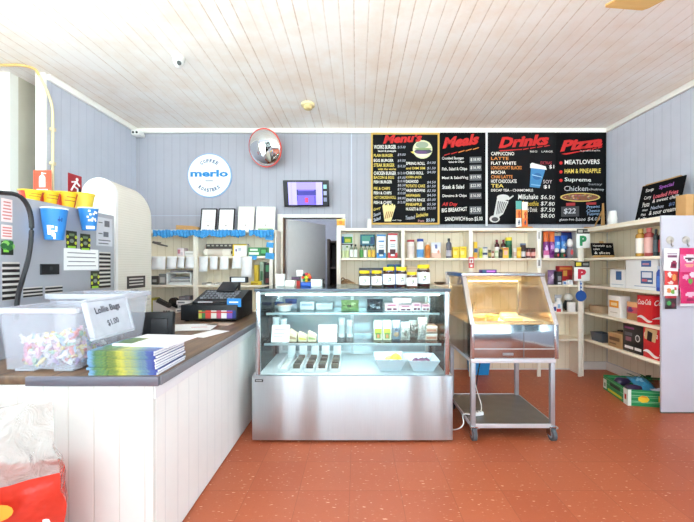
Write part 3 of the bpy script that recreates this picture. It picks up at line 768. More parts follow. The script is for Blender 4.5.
def art2(b, r, h):
    R = random.Random(4)
    for k in range(16):
        a = R.uniform(-1.2, 0); z = R.uniform(.35, .85)*h
        on_cone(b, r, h, a, a+.22, z, z+.09*h, W_, 2)
    on_cone(b, r, h, -1.3, -.1, .06*h, .2*h, W_)
def side_cup(px, pyb, pyt, wpx, label, tilt, art):
    y = F * (abs(MGX)-.1) / (VX-px); s = F/y
    r = wpx/s/2; h = (pyb-pyt)/s
    return paper_cup('slush_cup', label, (MGX + r*1.05 + .004, y, Z(pyb, y)), r, h, CUPB, CUPW, 'blue cups on the grey machine', tilt, art)
side_cup(59, 240, 209, 21.5, 'large blue paper cup fixed to the grey machine, nearer one', 0.0, art1)
side_cup(94.5, 230.5, 208.5, 16.5, 'blue paper cup with white splash print beside the data plate', .05, art2)
# yellow and red cups standing on the machine
CUPY = C('#f6c51e', .5, var=.12); CUPR = C('#e2432a', .5)
def art3(b, r, h):
    on_cone(b, r, h, -2.2, -1.3, 0, h*.98, CUPR); on_cone(b, r, h, -1.0, .3, .45*h, .5*h, C('#a8641a')); on_cone(b, r, h, -.8, .2, .68*h, .73*h, C('#a8641a')); on_cone(b, r, h, .2, .6, .1*h, h*.98, CUPR)
for (px, pyt, wpx, L, off) in ((31, 191.5, 20, 'yellow and red cup on the machine top, farthest from the arched unit', .09), (48.5, 192.3, 19, 'yellow and red cup on the machine top, second from the far end', .09), (66, 193.3, 19, 'yellow and red cup on the machine top next to the pale one', .09), (83.5, 194.5, 19, 'pale yellow cup on the machine top beside the arched unit', .09)):
    xx = MGX - off; y = F*abs(xx)/(VX-px); s = F/y; r = wpx/s/2*.97
    paper_cup('popcorn_cup', L, (xx, y, 1.7455), r, Z(pyt, y)-1.7455, C('#f3d44a', .5, var=.15) if px > 80 else CUPY, CUPY, 'yellow cups on the machine top', 0, None if px > 80 else art3)
# black hose
hp = []
for px, py, x in ((-6, 192, -1.83), (5, 193, -1.82), (14, 194, -1.81), (22, 198, -1.80), (28.5, 208, -1.80), (31.5, 222, -1.80), (31, 240, -1.80), (28.5, 258, -1.81), (23, 278, -1.83), (18, 296, -1.865), (16, 320, -1.875)):
    y = F*abs(x)/(VX-px); hp.append((x, y, Z(py, y)))
b = MB(); b.tube(bez(hp, 6), .0115, C('#26262a', .5)); tag(b.build('black_hose', loc=hp[-1]), 'black hose looping down in front of the grey machine', 'hose')

# arched white unit
ax0, ax1, ay0, ay1, azt = -2.285, -2.0, 2.86, 3.36, 2.085
t = thing('arched_appliance', 'tall white appliance with an arched top and ribbed side', 'appliance', ((ax0+ax1)/2, (ay0+ay1)/2, 0))
r = (ax1-ax0)/2; cxx = (ax0+ax1)/2
arch = [(ax0, .03), (ax1, .03)] + [(cxx + r*math.cos(PI*k/20), azt-r + r*math.sin(PI*k/20)) for k in range(21)]
APW = C('#f3f1ee', .35, var=.02); APS = boards('ribbed ivory plastic', 2, .021, '#ece6da', '#d9d1c2', .5, .1, 0, .4, .02)
b = MB(); b.prism([(x, ay0, z) for x, z in arch], (0, .03, 0), APW); b.build('front_panel', t)
# ribbed hood, its rear upper corner rounded off
b = MB(); n = len(arch)
sec = []
for k in range(9):
    a = PI/2*k/8; yy = ay1-.14+.14*math.sin(a); dz = .14*(1-math.cos(a))
    sec.append((yy, dz))
rows = [[(x*1.0, ay0+.0302, z) for x, z in arch]] + [[(cxx+(x-cxx)*.985, yy, z if z < .5 else z-.012-dz*min(1, (z-.5)/1.2)) for x, z in arch] for yy, dz in sec]
vr = [[b.bm.verts.new(p) for p in row] for row in rows]
fs = []
for i in range(len(vr)-1):
    for k in range(n): fs.append(b.bm.faces.new((vr[i][k], vr[i][(k+1) % n], vr[i+1][(k+1) % n], vr[i+1][k])))
fs.append(b.bm.faces.new(vr[-1])); fs.append(b.bm.faces.new(vr[0][::-1])); b._mark(fs, APS)
b.build('hood', t)
def aside(b, p0, p1, q0, q1, m, th=.002):
    y0, y1 = F*2.0/(VX-p0), F*2.0/(VX-p1); ym = (y0+y1)/2
    b.box(ax1-.001, ax1+th, y0, y1, Z(q1, ym), Z(q0, ym), m)
b = MB(); aside(b, 127, 145, 276, 288, C('#3a302e', .5)); aside(b, 129, 143, 278, 279.2, C('#d9d2cc'), .003); aside(b, 129, 143, 281, 282.2, C('#d9d2cc'), .003); aside(b, 129, 143, 284, 285.2, C('#d9d2cc'), .003); b.build('rating_plate', t)
b = MB()
ym = F*2.0/(VX-135)
b.text('Do Not', (ax1+.001, F*2.0/(VX-131), Z(291.5, ym)), (0, .1, 0), (0, 0, .02), INK); b.text('Use', (ax1+.001, F*2.0/(VX-132), Z(294.5, ym)), (0, .07, 0), (0, 0, .018), INK)
b.build('handwriting', t)
b = MB(); aside(b, 118, 149, 300.5, 302, C('#c7c0b4', .5), .006); aside(b, 118, 149, 307, 308, C('#d7d0c4', .5), .004); b.build('lower_trim', t)
for x in (ax0+.04, ax1-.04):
    for y in (ay0+.05, ay1-.05):
        b = MB(); b.cyl((x, y, 0), (x, y, .03), .02, BLACKM); b.build('foot', t)

# red and clear bag at the front left
BAGF = film_mat('clear crinkled bag film', '#dedad3', .40, .08, .8); BAGR = C('#d63d2e', .22, var=.2, scale=9, bump=.9)
t = thing('plastic_bag', 'big clear plastic bag with red print against the counter front', 'bag', (-1.44, 1.37, 0))
b = MB()
nx, ny = 16, 22; R = random.Random(11)
def bagpt(u, v, side):
    w = .64*(1-.18*max(0, v-.75)*2); hgt = .79
    taper = .93+.07*math.sin(PI*min(1, v*1.1))
    d = .12*(max(0, math.sin(PI*u))**.5)*(max(0, 1-max(0, (v-.55)/.45)**1.6)) + .004
    wob = .010*math.sin(23*u+9*v)+.008*math.sin(31*v-14*u)+R.uniform(-.006, .006)
    top = hgt*v + (.03*math.sin(7*u)+.05*u if v > .9 else 0)
    return (-1.49+(u-.5)*w*taper, 1.375+side*d+(wob if v > .02 else 0), top)
g = {}
for side in (-1, 1):
    for j in range(ny+1):
        for i in range(nx+1):
            if side == 1 and (i in (0, nx)): g[side, i, j] = g[-1, i, j]; continue
            g[side, i, j] = b.bm.verts.new(bagpt(i/nx, j/ny, side))
for side in (-1, 1):
    for j in range(ny):
        for i in range(nx):
            q = (g[side, i, j], g[side, i+1, j], g[side, i+1, j+1], g[side, i, j+1])
            f = b.bm.faces.new(q if side < 0 else q[::-1])
            v = (j+.5)/ny; u = (i+.5)/nx
            b._mark([f], BAGR if v < .565+.13*u else BAGF)
b.build('film', t, sharp=60)
b = MB()
ORG = C('#f08a2a', .4)
for k, (dx, dz, w, h, m) in enumerate(((.02, .42, .06, .035, ORG), (.1, .455, .07, .03, C('#f6a53a', .4)), (.05, .475, .05, .02, C('#e8602a', .4)))):
    b.disc((-1.42+dx+w/2, 1.236-.002*k, dz+h/2), (w*.8, 0, .01), (0, 0, h), m, 14)
b.text('L', (-1.40, 1.232, .355), (.06, 0, .012), (-.01, 0, .075), W_, .04); b.text('R', (-1.185, 1.30, .345), (.04, 0, .01), (0, 0, .055), W_, .04)
b.build('printing', t)

# ------------------------------------------------------------------ shelf units on the back wall
SHY, SHB = 4.2, 4.47
SZ = [1.81, 1.445, 1.116, .787, .459]                 # shelf tops of the long unit and the right unit
LZ = [1.79, 1.47, 1.115, .775, .44]                   # of the unit behind the counter
SHM = C('#f4ead6', .45, var=.04); UPM = C('#f5eee0', .45, var=.04)
def shelf_unit(name, label, x0, x1, zs, posts, th=.026, foot=True):
    t = thing(name, label, 'shelf', ((x0+x1)/2, 4.35, 0))
    b = MB(); b.box(x0, x1, SHB+.002, 4.498, .02, zs[0]-.03, CREAMB); b.build('back_panel', t)
    for z in zs:
        b = MB(); b.box(x0+.018, x1-.018, SHY+.012, SHB, z-th, z, SHM, .003); b.build('shelf', t)
    for p in posts:
        b = MB(); b.box(p-.022, p+.022, SHY-.004, SHY+.012, 0, zs[0]-.002, UPM, .004); b.build('upright', t)
    b = MB(); b.box(x0, x0+.018, SHY+.012, SHB, 0, zs[0], UPM, .003); b.build('end_panel', t)
    b = MB(); b.box(x1-.018, x1, SHY+.012, SHB, 0, zs[0], UPM, .003); b.build('end_panel', t)
    b = MB(); b.box(x0, x1, SHY, SHY+.012, zs[0]-.034, zs[0]-.0, UPM, .003); b.build('top_rail', t)
    return t
lx1 = X(276, SHY)
uL = shelf_unit('counter_shelf_unit', 'cream timber shelf unit on the back wall behind the register', LW+.005, lx1, LZ, [X(195, SHY), X(271, SHY)])
uB = shelf_unit('wall_shelf_unit', 'long cream shelf unit along the back wall under the menu boards', X(336.5, SHY), 2.77, SZ, [X(339, SHY), X(403, SHY), X(471, SHY), X(539, SHY), X(580, SHY)])
# intermediate dividers between the bays
for u, xs, zs in ((uL, [X(197, SHY)], LZ), (uB, [X(403, SHY), X(471, SHY), X(539, SHY)], SZ)):
    for x in xs:
        for k in range(3):
            b = MB(); b.box(x-.009, x+.009, SHY+.013, SHB-.001, zs[k+1]+.0005, zs[k]-.0265, UPM); b.build('divider', u)
# right hand unit along the right wall
RX0, RY0 = 2.79, 3.16
t = thing('side_shelf_unit', 'cream shelf unit along the right wall with a pale grey end panel', 'shelf', (3.0, 3.8, 0))
b = MB(); b.box(RW-.012, RW-.002, RY0+.03, 4.46, .11, SZ[0]-.03, CREAMY); b.build('back_panel', t)
for z in SZ:
    b = MB(); b.box(RX0, RW-.013, RY0+.021, 4.465, z-.028, z, SHM, .003); b.build('shelf', t)
b = MB(); b.box(RX0, RX0+.012, RY0+.021, 4.19, SZ[0]-.05, SZ[0]-.0285, UPM, .002); b.build('top_rail', t)
ENDP = C('#c9c7d2', .5, var=.04, scale=4)
b = MB(); b.box(RX0, 4.0, RY0, RY0+.02, .012, SZ[0]+.004, ENDP, .003); lab(b.build('end_panel', t), 'pale lilac grey end panel')
b = MB(); b.box(RX0, 4.0, RY0+.002, RY0+.018, 0, .0115, C('#5c5a50', .7)); b.build('plinth', t)
b = MB(); b.box(2.775, RW-.013, 4.47, 4.497, .11, SZ[0]-.03, CREAMB); b.build('rear_panel', t)

# ------------------------------------------------------------------ builders for goods
def bottle(name, label, cat, x, y, z, r, h, body, cap, lbl=None, neck=.45, shoulder=.72, group=None, lz=(.15, .6), seg=14, stripe=None):
    t = thing(name, label, cat, (x, y, z), 0, group)
    b = MB(); rn = r*neck; zs = h*shoulder; zc = h*.86
    b.lathe([(r*.92, .0005), (r, h*.03), (r, zs), (r*.9, zs+(zc-zs)*.3), (rn, zs+(zc-zs)*.8), (rn, zc)], body, seg=seg); b.build('bottle_body', t, local=True)
    b = MB(); b.lathe([(rn*1.15, zc), (rn*1.15, h*.985), (rn, h)], cap, seg=seg); b.build('cap', t, local=True)
    if lbl:
        b = MB(); b.lathe([(r+.0008, h*lz[0]), (r+.0008, h*lz[1])], lbl, seg=seg, caps=False)
        if stripe: b.lathe([(r+.0014, h*(lz[0]+.08)), (r+.0014, h*(lz[0]+.2))], stripe, seg=seg, caps=False)
        b.build('bottle_label', t, local=True)
    return t
def canister(name, label, cat, x, y, z, r, h, body, lid, band=None, group=None, lidh=.12, bz=(.2, .65), seg=16):
    t = thing(name, label, cat, (x, y, z), 0, group)
    b = MB(); b.lathe([(r*.96, .0005), (r, .004), (r, h*(1-lidh)), (r*.95, h*(1-lidh)+.002)], body, seg=seg); b.build('container_body', t, local=True)
    b = MB(); b.lathe([(r*1.03, h*(1-lidh)+.001), (r*1.03, h*.985), (r*.97, h)], lid, seg=seg); b.build('lid', t, local=True)
    if band:
        b = MB(); b.lathe([(r+.0008, h*bz[0]), (r+.0008, h*bz[1])], band, seg=seg, caps=False); b.build('container_label', t, local=True)
    return t
def carton(name, label, cat, x, y, z, w, d, h, m, decals=(), rz=0.0, group=None, tilt=0.0):
    """box standing on z with printed patches: (x0,x1,z0,z1 in fractions of the front, material)"""
    M = Matrix.Translation((x, y, z)) @ Matrix.Rotation(rz, 4, 'Z') @ Matrix.Rotation(tilt, 4, 'X')
    t = thing(name, label, cat, group=group, M=M)
    b = MB(); b.box(-w/2, w/2, -d/2, d/2, .0004, h, m, min(.003, w*.04)); b.build('carton', t, local=True)
    if decals:
        b = MB()
        for k, (a0, a1, c0, c1, dm) in enumerate(decals):
            yy = -d/2-.0006-.0003*k
            b.quad([(-w/2+a0*w, yy, c0*h), (-w/2+a1*w, yy, c0*h), (-w/2+a1*w, yy, c1*h), (-w/2+a0*w, yy, c1*h)], dm)
        b.build('print', t, local=True)
    return t
def bag(name, label, cat, x, y, z, w, h, th, bands, blob=None, rz=0.0, tilt=0.0, group=None, seed=1, loc_only=True):
    M = Matrix.Translation((x, y, z)) @ Matrix.Rotation(rz, 4, 'Z') @ Matrix.Rotation(tilt, 4, 'X')
    b = MB(); b.pouch(w, h, th, bands, blob, seed=seed)
    me = b.build(name, local=True, sharp=70); me.matrix_basis = M; MTX[me.name] = M
    return tag(me, label, cat, group)
def onshelf(p0, p1, top, Y, z):
    """centre, width and height of something between two columns, reaching up to a row, at depth Y on a shelf at z"""
    return (X(p0, Y)+X(p1, Y))/2, (p1-p0)*Y/F, Z(top, Y)-z

# ------------------------------------------------------------------ things on the shelves behind the register
for k, (p0, p1, q, col, L) in enumerate(((200.5, 216.5, 208, BLACK, 'black framed certificate, left one of the two on the top shelf'), (218, 234.5, 208, BLACK, 'black framed certificate beside the white framed ones'),
                                         (238, 254, 206, C('#e6e2d6', .5), 'white framed certificate next to the black frames'), (256, 275, 206, C('#eceae4', .5), 'white framed certificate with a green strip at the shelf end'))):
    x, w, h = onshelf(p0, p1, q, 4.38, LZ[0])
    M = Matrix.Translation((x, 4.36, LZ[0]+.001)) @ Matrix.Rotation(math.radians(-10), 4, 'X')
    t = thing('certificate_frame', L, 'frame', group='certificates on the top shelf', M=M)
    f = .014 if k < 2 else .009
    b = MB()
    for a in ((-w/2, -w/2+f, 0, h), (w/2-f, w/2, 0, h), (-w/2+f, w/2-f, 0, f), (-w/2+f, w/2-f, h-f, h)): b.box(a[0], a[1], -.01, .01, a[2], a[3], col, .002)
    b.build('frame', t, local=True)
    b = MB(); b.box(-w/2+f, w/2-f, -.004, .006, f, h-f, PAPER); pg = b.build('certificate', t, local=True)
    b = MB(); R = random.Random(k)
    for j in range(5): q_ = R.uniform(.15, .32); b.box(-w/2+w*q_, w/2-w*q_, -.0048, -.0042, h*(.78-j*.09), h*(.79-j*.09), C('#b9bcc4'))
    b.box(-.008, .008, -.0048, -.0042, h*.2, h*.26, C('#9a8f8a'))
    if k == 3: b.box(-w/2+.03, w/2-.02, -.005, -.0042, f+.004, f+.022, C('#7f9a4a'))
    b.build('print', pg, local=True)
x, w, h = onshelf(176, 198, 224, 4.36, LZ[0])
b = MB(); b.prism([(x-w/2, 4.36, LZ[0]+.001), (x+w/2, 4.36, LZ[0]+.001), (x+w/2, 4.36, LZ[0]+.05), (x+w*.2, 4.36, LZ[0]+.065), (x-w/2, 4.36, LZ[0]+.075)], (0, .05, 0), CARD)
tag(b.build('cardboard_piece', loc=(x, 4.38, LZ[0])), 'low torn piece of cardboard left of the framed certificates', 'cardboard')
# blue crepe ribbon along the shelf edge
BRB = C('#3f9fe0', .6, var=.2, scale=40, bump=.4)
def ribbon(p0, p1, label, seed, dz=0):
    b = MB(); R = random.Random(seed)
    x0, x1 = X(p0, 4.17), X(p1, 4.17); n = max(8, int((x1-x0)/.012))
    rows = 5; vs = []
    for i in range(n+1):
        x = x0+(x1-x0)*i/n; lo = LZ[0]-.085+dz+R.uniform(-.012, .012)+.012*math.sin(i*.35); hi = LZ[0]-.005+dz+R.uniform(-.008, .006)
        vs.append([b.bm.verts.new((x+R.uniform(-.003, .003), 4.178+.012*math.sin(i*1.9+j*.5)+R.uniform(-.004, .004), lo+(hi-lo)*j/rows)) for j in range(rows+1)])
    fs = [b.bm.faces.new((vs[i][j], vs[i+1][j], vs[i+1][j+1], vs[i][j+1])) for i in range(n) for j in range(rows)]
    b._mark(fs, BRB)
    o = b.build('crepe_ribbon', loc=(x0, 4.178, LZ[0]-.05), sharp=80)
    sm = o.modifiers.new('thickness', 'SOLIDIFY'); sm.thickness = .002
    return tag(o, label, 'ribbon', 'blue ribbon on the shelf edge')
ribbon(152, 245, 'long ruffled blue ribbon along the shelf edge under the black frames', 1)
ribbon(248.5, 274, 'short ruffled blue ribbon under the white framed certificates', 2)
for k, (p0, p1, q0, q1, L) in enumerate(((265, 274, 235.5, 240.5, 'blue paper scrap on the shelf end post, topmost of three'), (266, 274, 242, 248, 'blue paper scrap on the shelf end post, middle one'), (265, 274.5, 252.5, 259.5, 'blue paper scrap on the shelf end post, lowest of three'), (249, 257, 255, 260, 'blue paper scrap on the shelf edge below the green box'))):
    Y = 4.19; b = MB(); R = random.Random(k)
    x0, x1, z0, z1 = X(p0, Y), X(p1, Y), Z(q1, Y), Z(q0, Y)
    b.prism([(x0, Y, z0+.012), (x1-.01, Y, z0), (x1, Y, z1-.01), (x0+.01, Y, z1)], (0, .004, 0), BRB)
    tag(b.build('blue_paper_scrap', loc=(x0, Y, z0)), L, 'paper', 'blue paper scraps')
# papers hanging from the second shelf
PAP = ['leftmost white page hanging from the shelf beside the arched unit', 'second white page from the left hanging under the pink box', 'third white page from the left hanging under the shelf', 'fourth hanging white page, just left of the shelf post', 'narrow hanging page just right of the shelf post', 'hanging page second from the shelf post on the right', 'hanging page third from the shelf post on the right', 'wide hanging page under the yellow edged box', 'longest hanging page, lowest below the green box']
for k, (p0, p1, q1) in enumerate(((152, 165.5, 269.5), (167, 176.5, 269), (178, 184.5, 268), (186, 194, 268.5), (199.5, 208, 271.5), (210, 218, 269.5), (220, 228.5, 269.5), (232.5, 241.5, 268.5), (241.8, 252, 277.5))):
    Y = 4.19 - (.004 if k == 8 else 0); x0, x1 = X(p0, Y), X(p1, Y); z1 = LZ[1]-.006; z0 = Z(q1, Y)
    b = MB(); n = 6
    for s in (0,):
        vs = []
        for j in range(n+1):
            v = j/n; yy = Y + .0 - .018*v*v
            vs.append((b.bm.verts.new((x0+.002*math.sin(k+v*3), yy, z1+(z0-z1)*v)), b.bm.verts.new((x1+.003*math.sin(k*2+v*2), yy+.004*math.sin(k), z1+(z0-z1)*v))))
        b._mark([b.bm.faces.new((vs[j][0], vs[j][1], vs[j+1][1], vs[j+1][0])) for j in range(n)], PAPER)
    o = b.build('hanging_page', loc=((x0+x1)/2, Y, z1)); o.modifiers.new('thickness', 'SOLIDIFY').thickness = .0008
    tag(o, PAP[k], 'paper', 'pages hanging from the shelf edge')
# shelf 2 goods
Y = 4.33
def scart(name, label, cat, p0, p1, q, z, m, decals=(), Y=4.33, d=.12, rz=0, group=None):
    x, w, h = onshelf(p0, p1, q, Y-d/2, z)
    return carton(name, label, cat, x, Y, z+.0006, w*.97, d, h, m, decals, rz, group)
scart('small_box', 'little pink and white box on the shelf left of the post', 'box', 177, 183.5, 248, LZ[1], C('#f3e3e6'), ((.1, .5, .3, .8, C('#e08a9a')), (.55, .9, .1, .5, C('#d8c8d0'))))
scart('small_box', 'low white box on the shelf just left of the post', 'box', 184.5, 194, 251, LZ[1], WHITE, ((.1, .9, .3, .6, C('#d9d6cf')),))
b = MB(); z = Z(242, 4.3)
b.tube([(X(153, 4.3), 4.3, Z(242, 4.3)), (X(160, 4.3), 4.3, Z(244.5, 4.3)), (X(167.5, 4.3), 4.3, Z(246.2, 4.3))], [.016, .012, .008], C('#6d655e', .6)); b.cyl((X(153, 4.3), 4.3, Z(242, 4.3)), (X(153, 4.3), 4.469, Z(242, 4.3)), .008, C('#6d655e'))
tag(b.build('shelf_bracket', loc=(X(153, 4.3), 4.3, Z(242, 4.3))), 'grey brown metal arm on the back of the left top bay', 'bracket')
x, w, h = onshelf(205, 231.5, 247.5, 4.3, LZ[1])
t = thing('paper_roll', 'long white wrapped roll lying on the shelf under the ribbon', 'roll', (x, 4.3, LZ[1]))
rr = .045; b = MB(); b.cyl((x-w/2, 4.3, LZ[1]+rr+.001), (x+w/2, 4.3, LZ[1]+rr+.001), rr, C('#efe9df', .5), 18); b.build('roll', t)
b = MB(); b.cyl((x-w*.35, 4.3, LZ[1]+rr+.001), (x+w*.2, 4.3, LZ[1]+rr+.001), rr+.0008, C('#d9cfc4', .5), 18); b.build('wrapper_band', t)
b = MB(); b.cyl((x+w/2-.001, 4.3, LZ[1]+rr+.001), (x+w/2+.004, 4.3, LZ[1]+rr+.001), .02, C('#5a4c46'), 14); b.build('core', t)
x, w, h = onshelf(205, 247, 244, 4.42, LZ[1])
x += .02; b = MB(); b.box(x-w/2, x+w/2, 4.40, 4.44, LZ[1]+.001, LZ[1]+h, C('#57504a', .6), .004)
for k in range(9): b.box(x-w/2+.02+k*.055, x-w/2+.05+k*.055, 4.396, 4.4, LZ[1]+h-.03, LZ[1]+h-.012, C('#c9c2b8'))
tag(b.build('power_strip', loc=(x, 4.42, LZ[1])), 'long dark strip standing behind the white roll on the shelf', 'strip')
scart('folded_box', 'white box with a yellow edge between the roll and green box', 'box', 232.5, 247, 244.5, LZ[1], WHITE, ((0, .1, 0, 1, YEL), (0, 1, .92, 1, YEL), (.4, .6, .45, .7, C('#c9c9d2')), (.2, .3, .4, .6, C('#6a4a8a'))), d=.1)
scart('green_carton', 'green and white carton at the right end of the shelf', 'box', 248, 269.5, 247.5, LZ[1], C('#2f8a4a', .45), ((.04, .5, .15, .45, C('#e8f2e6')), (.08, .45, .6, .85, C('#d9ecd6')), (.58, .92, .1, .9, C('#1d5f30')), (.62, .84, .3, .75, C('#4fae62'))), d=.14)
# shelf 3 goods
t = thing('letter_tray', 'white two tier letter tray full of papers on the shelf', 'tray', ((X(168, 4.3)+X(192, 4.3))/2, 4.3, LZ[2]))
x0, x1 = X(167.5, 4.25), X(192.5, 4.25)
b = MB(); b.box(x0, x1, 4.22, 4.42, LZ[2]+.001, LZ[2]+.012, WHITE, .003); b.build('tier', t)
b = MB(); b.box(x0, x1, 4.22, 4.42, LZ[2]+.14, LZ[2]+.155, C('#dedcd5', .5), .003); b.build('tier', t)
for a in ((x0, x0+.02), (x1-.02, x1)):
    b = MB(); b.box(a[0], a[1], 4.22, 4.42, LZ[2]+.0125, LZ[2]+.1395, WHITE, .003); b.build('side', t)
for k in range(4):
    zz = LZ[2]+.0135+k*.022
    b = MB(); b.box(x0+.03+.01*k, x1-.03-.008*(k % 2), 4.24-.01*(k % 2), 4.4, zz, zz+.018, C(('#f1efec', '#b9b7b6', '#e9e7e4', '#8f9298')[k], .7), .002)
    tag(b.build('paper_bundle', loc=((x0+x1)/2, 4.3, zz)), ('lowest white paper bundle in the letter tray', 'grey paper bundle in the letter tray, second up', 'white paper bundle in the letter tray, third up', 'dark grey top bundle inside the letter tray')[k], 'papers', 'bundles in the letter tray')
b = MB(); zz = LZ[2]+.156; b.box(x0+.04, x1-.06, 4.24, 4.4, zz, zz+.02, C('#8a8288', .6), .003); tag(b.build('folder', loc=(x0+.1, 4.3, zz)), 'grey folder lying on top of the letter tray', 'folder')
scart('dark_box', 'small dark box on the shelf beside the arched unit', 'box', 151, 158, 276, LZ[2], C('#4c4540', .6), ((.2, .8, .3, .6, C('#a09a94')),))
scart('grey_box', 'grey metal box with a pale front left of the letter tray', 'box', 158.5, 166.5, 274, LZ[2], C('#8d8a88', .5), ((.2, .8, .2, .7, C('#c9c6c2')),))
R = random.Random(21)
for k in range(7):
    p = X(200.5+k*4.2, 4.3)+.075; z_ = LZ[2]+.0006; b = MB(); b.box(p-.024, p+.024, 4.22+R.uniform(0, .02), 4.4, z_, z_+.012+R.uniform(0, .022), C(R.choice(['#e9e5de', '#cfc9c2', '#b5aea8', '#f1efec'])), .003)
    tag(b.build('paper_wad', loc=(p, 4.3, z_)), 'folded papers lying on the shelf just above the register', 'papers', 'folded papers above the register')
scart('yellow_folder', 'upright yellow folder near the right end of the shelf', 'folder', 254, 258.5, 265, LZ[2], C('#d9b82a', .5), (), d=.16)
scart('binder', 'black binder with a green stripe at the right shelf end', 'binder', 264.5, 270, 263, LZ[2], C('#2a2420', .5), ((.2, .8, .6, .9, C('#3f8a5a')), (.2, .8, .1, .3, C('#7a2a2a'))), d=.16)
scart('grey_binder', 'pale green grey binder between the yellow folder and black binder', 'binder', 259.5, 263.7, 262, LZ[2], C('#8fa08a', .5), ((.2, .8, .2, .6, C('#2f5f3a')),), d=.16)
carton('yellow_tray', 'flat yellow carton lying at the shelf front near the right end', 'box', X(256, 4.215), 4.225, LZ[2]+.0006, .13, .022, .045, C('#efd12e', .5), ((.1, .7, .2, .6, C('#c99a1a')),))
# shelf 4 goods
t = thing('telephone', 'desk telephone with dark handset on the lower shelf', 'telephone', (X(164, 4.3), 4.3, LZ[3]))
x = X(165, 4.3)+.025
b = MB(); b.prism([(x-.13, 4.22, LZ[3]+.001), (x+.12, 4.22, LZ[3]+.001), (x+.12, 4.22, LZ[3]+.03), (x-.13, 4.22, LZ[3]+.15)], (0, .12, 0), C('#d9d4cf', .5)); b.build('base', t)
b = MB(); b.prism([(x-.09, 4.215, LZ[3]+.131), (x+.06, 4.215, LZ[3]+.06), (x+.075, 4.215, LZ[3]+.10), (x-.07, 4.215, LZ[3]+.175)], (0, .06, 0), C('#3a3634', .5)); b.build('handset', t)
b = MB()
for k in range(3): b.box(x+.0+k*.03, x+.02+k*.03, 4.214, 4.2195, LZ[3]+.012, LZ[3]+.028, C('#55504c'))
b.build('buttons', t)
scart('olive_packet', 'olive yellow packet on the lower shelf left of the telephone', 'packet', 150, 154.5, 298, LZ[3], C('#a9a23a'))
b = MB(); b.cyl((X(174, 4.4), 4.37, Z(302, 4.37)), (X(174, 4.4), 4.43, Z(302, 4.37)), .055, C('#2c2a2a', .4)); b.box(X(174, 4.4)-.03, X(174, 4.4)+.03, 4.36, 4.44, LZ[3]+.001, Z(306, 4.37), C('#2c2a2a', .4)); tag(b.build('desk_fan', loc=(X(174, 4.4), 4.4, LZ[3])), 'round black thing behind the telephone on the lower shelf', 'fan')
for k, (w_, zz, m_, L) in enumerate(((.19, 0, '#e9e6e1', 'widest pale box at the bottom of the low shelf stack'), (.16, .05, '#c5c2c0', 'grey box second in the low shelf stack'), (.17, .10, '#f3f1ee', 'white box third in the low shelf stack'), (.13, .15, '#75727a', 'dark grey box on top of the low shelf stack'))):
    carton('document_box', L, 'box', X(186.5, 4.3)+.01*(k % 2), 4.3, LZ[3]+.001+zz, w_, .16, .049, C(m_, .6), ((.1, .6, .3, .7, C('#8a8a90')),), group='document boxes on the low shelf')

# ------------------------------------------------------------------ goods on the long shelves
S1, S2, S3, S4 = SZ[1], SZ[2], SZ[3], SZ[4]
YF = 4.29                                               # where most of the goods stand
def box_(name, label, cat, p0, p1, q, z, m, decals=(), Y=YF, d=.08, group=None, rz=0.0):
    return scart(name, label, cat, p0, p1, q, z, m, decals, Y+d/2, d, rz, group)
def bot_(name, label, cat, p0, p1, q, z, body, cap, lbl=None, Y=YF, group=None, **k):
    x, w, h = onshelf(p0, p1, q, Y, z); return bottle(name, label, cat, x, Y, z+.0005, w/2*.97, h, body, cap, lbl, group=group, **k)
def can_(name, label, cat, p0, p1, q, z, body, lid, band=None, Y=YF, group=None, **k):
    x, w, h = onshelf(p0, p1, q, Y, z); return canister(name, label, cat, x, Y, z+.0005, w/2*.97, h, body, lid, band, group=group, **k)
# bay 1
box_('product_pack', 'green and blue printed pack at the left end of the shelf', 'pack', 338.5+3, 353, 234, S1, C('#e9efe8', .5), ((0, 1, .82, 1, C('#dfe9ea')), (.0, .2, .62, .9, C('#2f66b0')), (.2, .95, .62, .88, C('#4f9a2e')), (.3, .8, .66, .8, C('#d9d23a')), (0, 1, .55, .6, C('#5a4a36'))), Y=4.38)
box_('product_pack', 'teal printed pack behind the small dark capped bottles', 'pack', 360, 375, 234.5, S1, C('#2c6a80', .5), ((.1, .9, .72, .95, C('#4f9a8a')), (.15, .6, .62, .72, C('#cfe0e0')), (.7, .95, .6, .9, C('#173f6a')), (0, 1, .0, .5, C('#e9e4d8'))), Y=4.38)
bl = ['small pale bottle at the very left end of the shelf', 'small green labelled bottle second from the shelf end', 'black capped little bottle, third from the shelf end', 'black capped little bottle, fourth from the shelf end', 'black capped bottle with green label before the teal pack', 'black capped bottle with white label before the teal pack', 'yellow labelled bottle before the teal pack', 'yellow labelled bottle at the right edge of the teal pack']
for k, (p0, p1, q, cap, lbm) in enumerate(((341, 344.6, 246.5, '#e6e8d8', '#d9e3b8'), (345, 349, 246, '#6f9a4a', '#cfdca0'), (349.6, 353.2, 244.5, '#1a1a1c', '#f2f2ee'), (353.6, 357.4, 244.5, '#1a1a1c', '#e9ede6'), (359.6, 363.2, 245, '#1a1a1c', '#4f9a4a'), (363.6, 367.2, 245, '#1a1a1c', '#f0f0e8'), (367.7, 371.2, 245, '#1a1a1c', '#e9c94a'), (371.6, 375.2, 245, '#1a1a1c', '#e6b84a'))):
    bot_('small_bottle', bl[k], 'bottle', p0, p1, q, S1, C('#dfe6d2', .3) if k < 2 else C('#8f9a80', .3), C(cap, .4), C(lbm, .5), group='little bottles at the shelf end', lz=(.08, .62), seg=10)
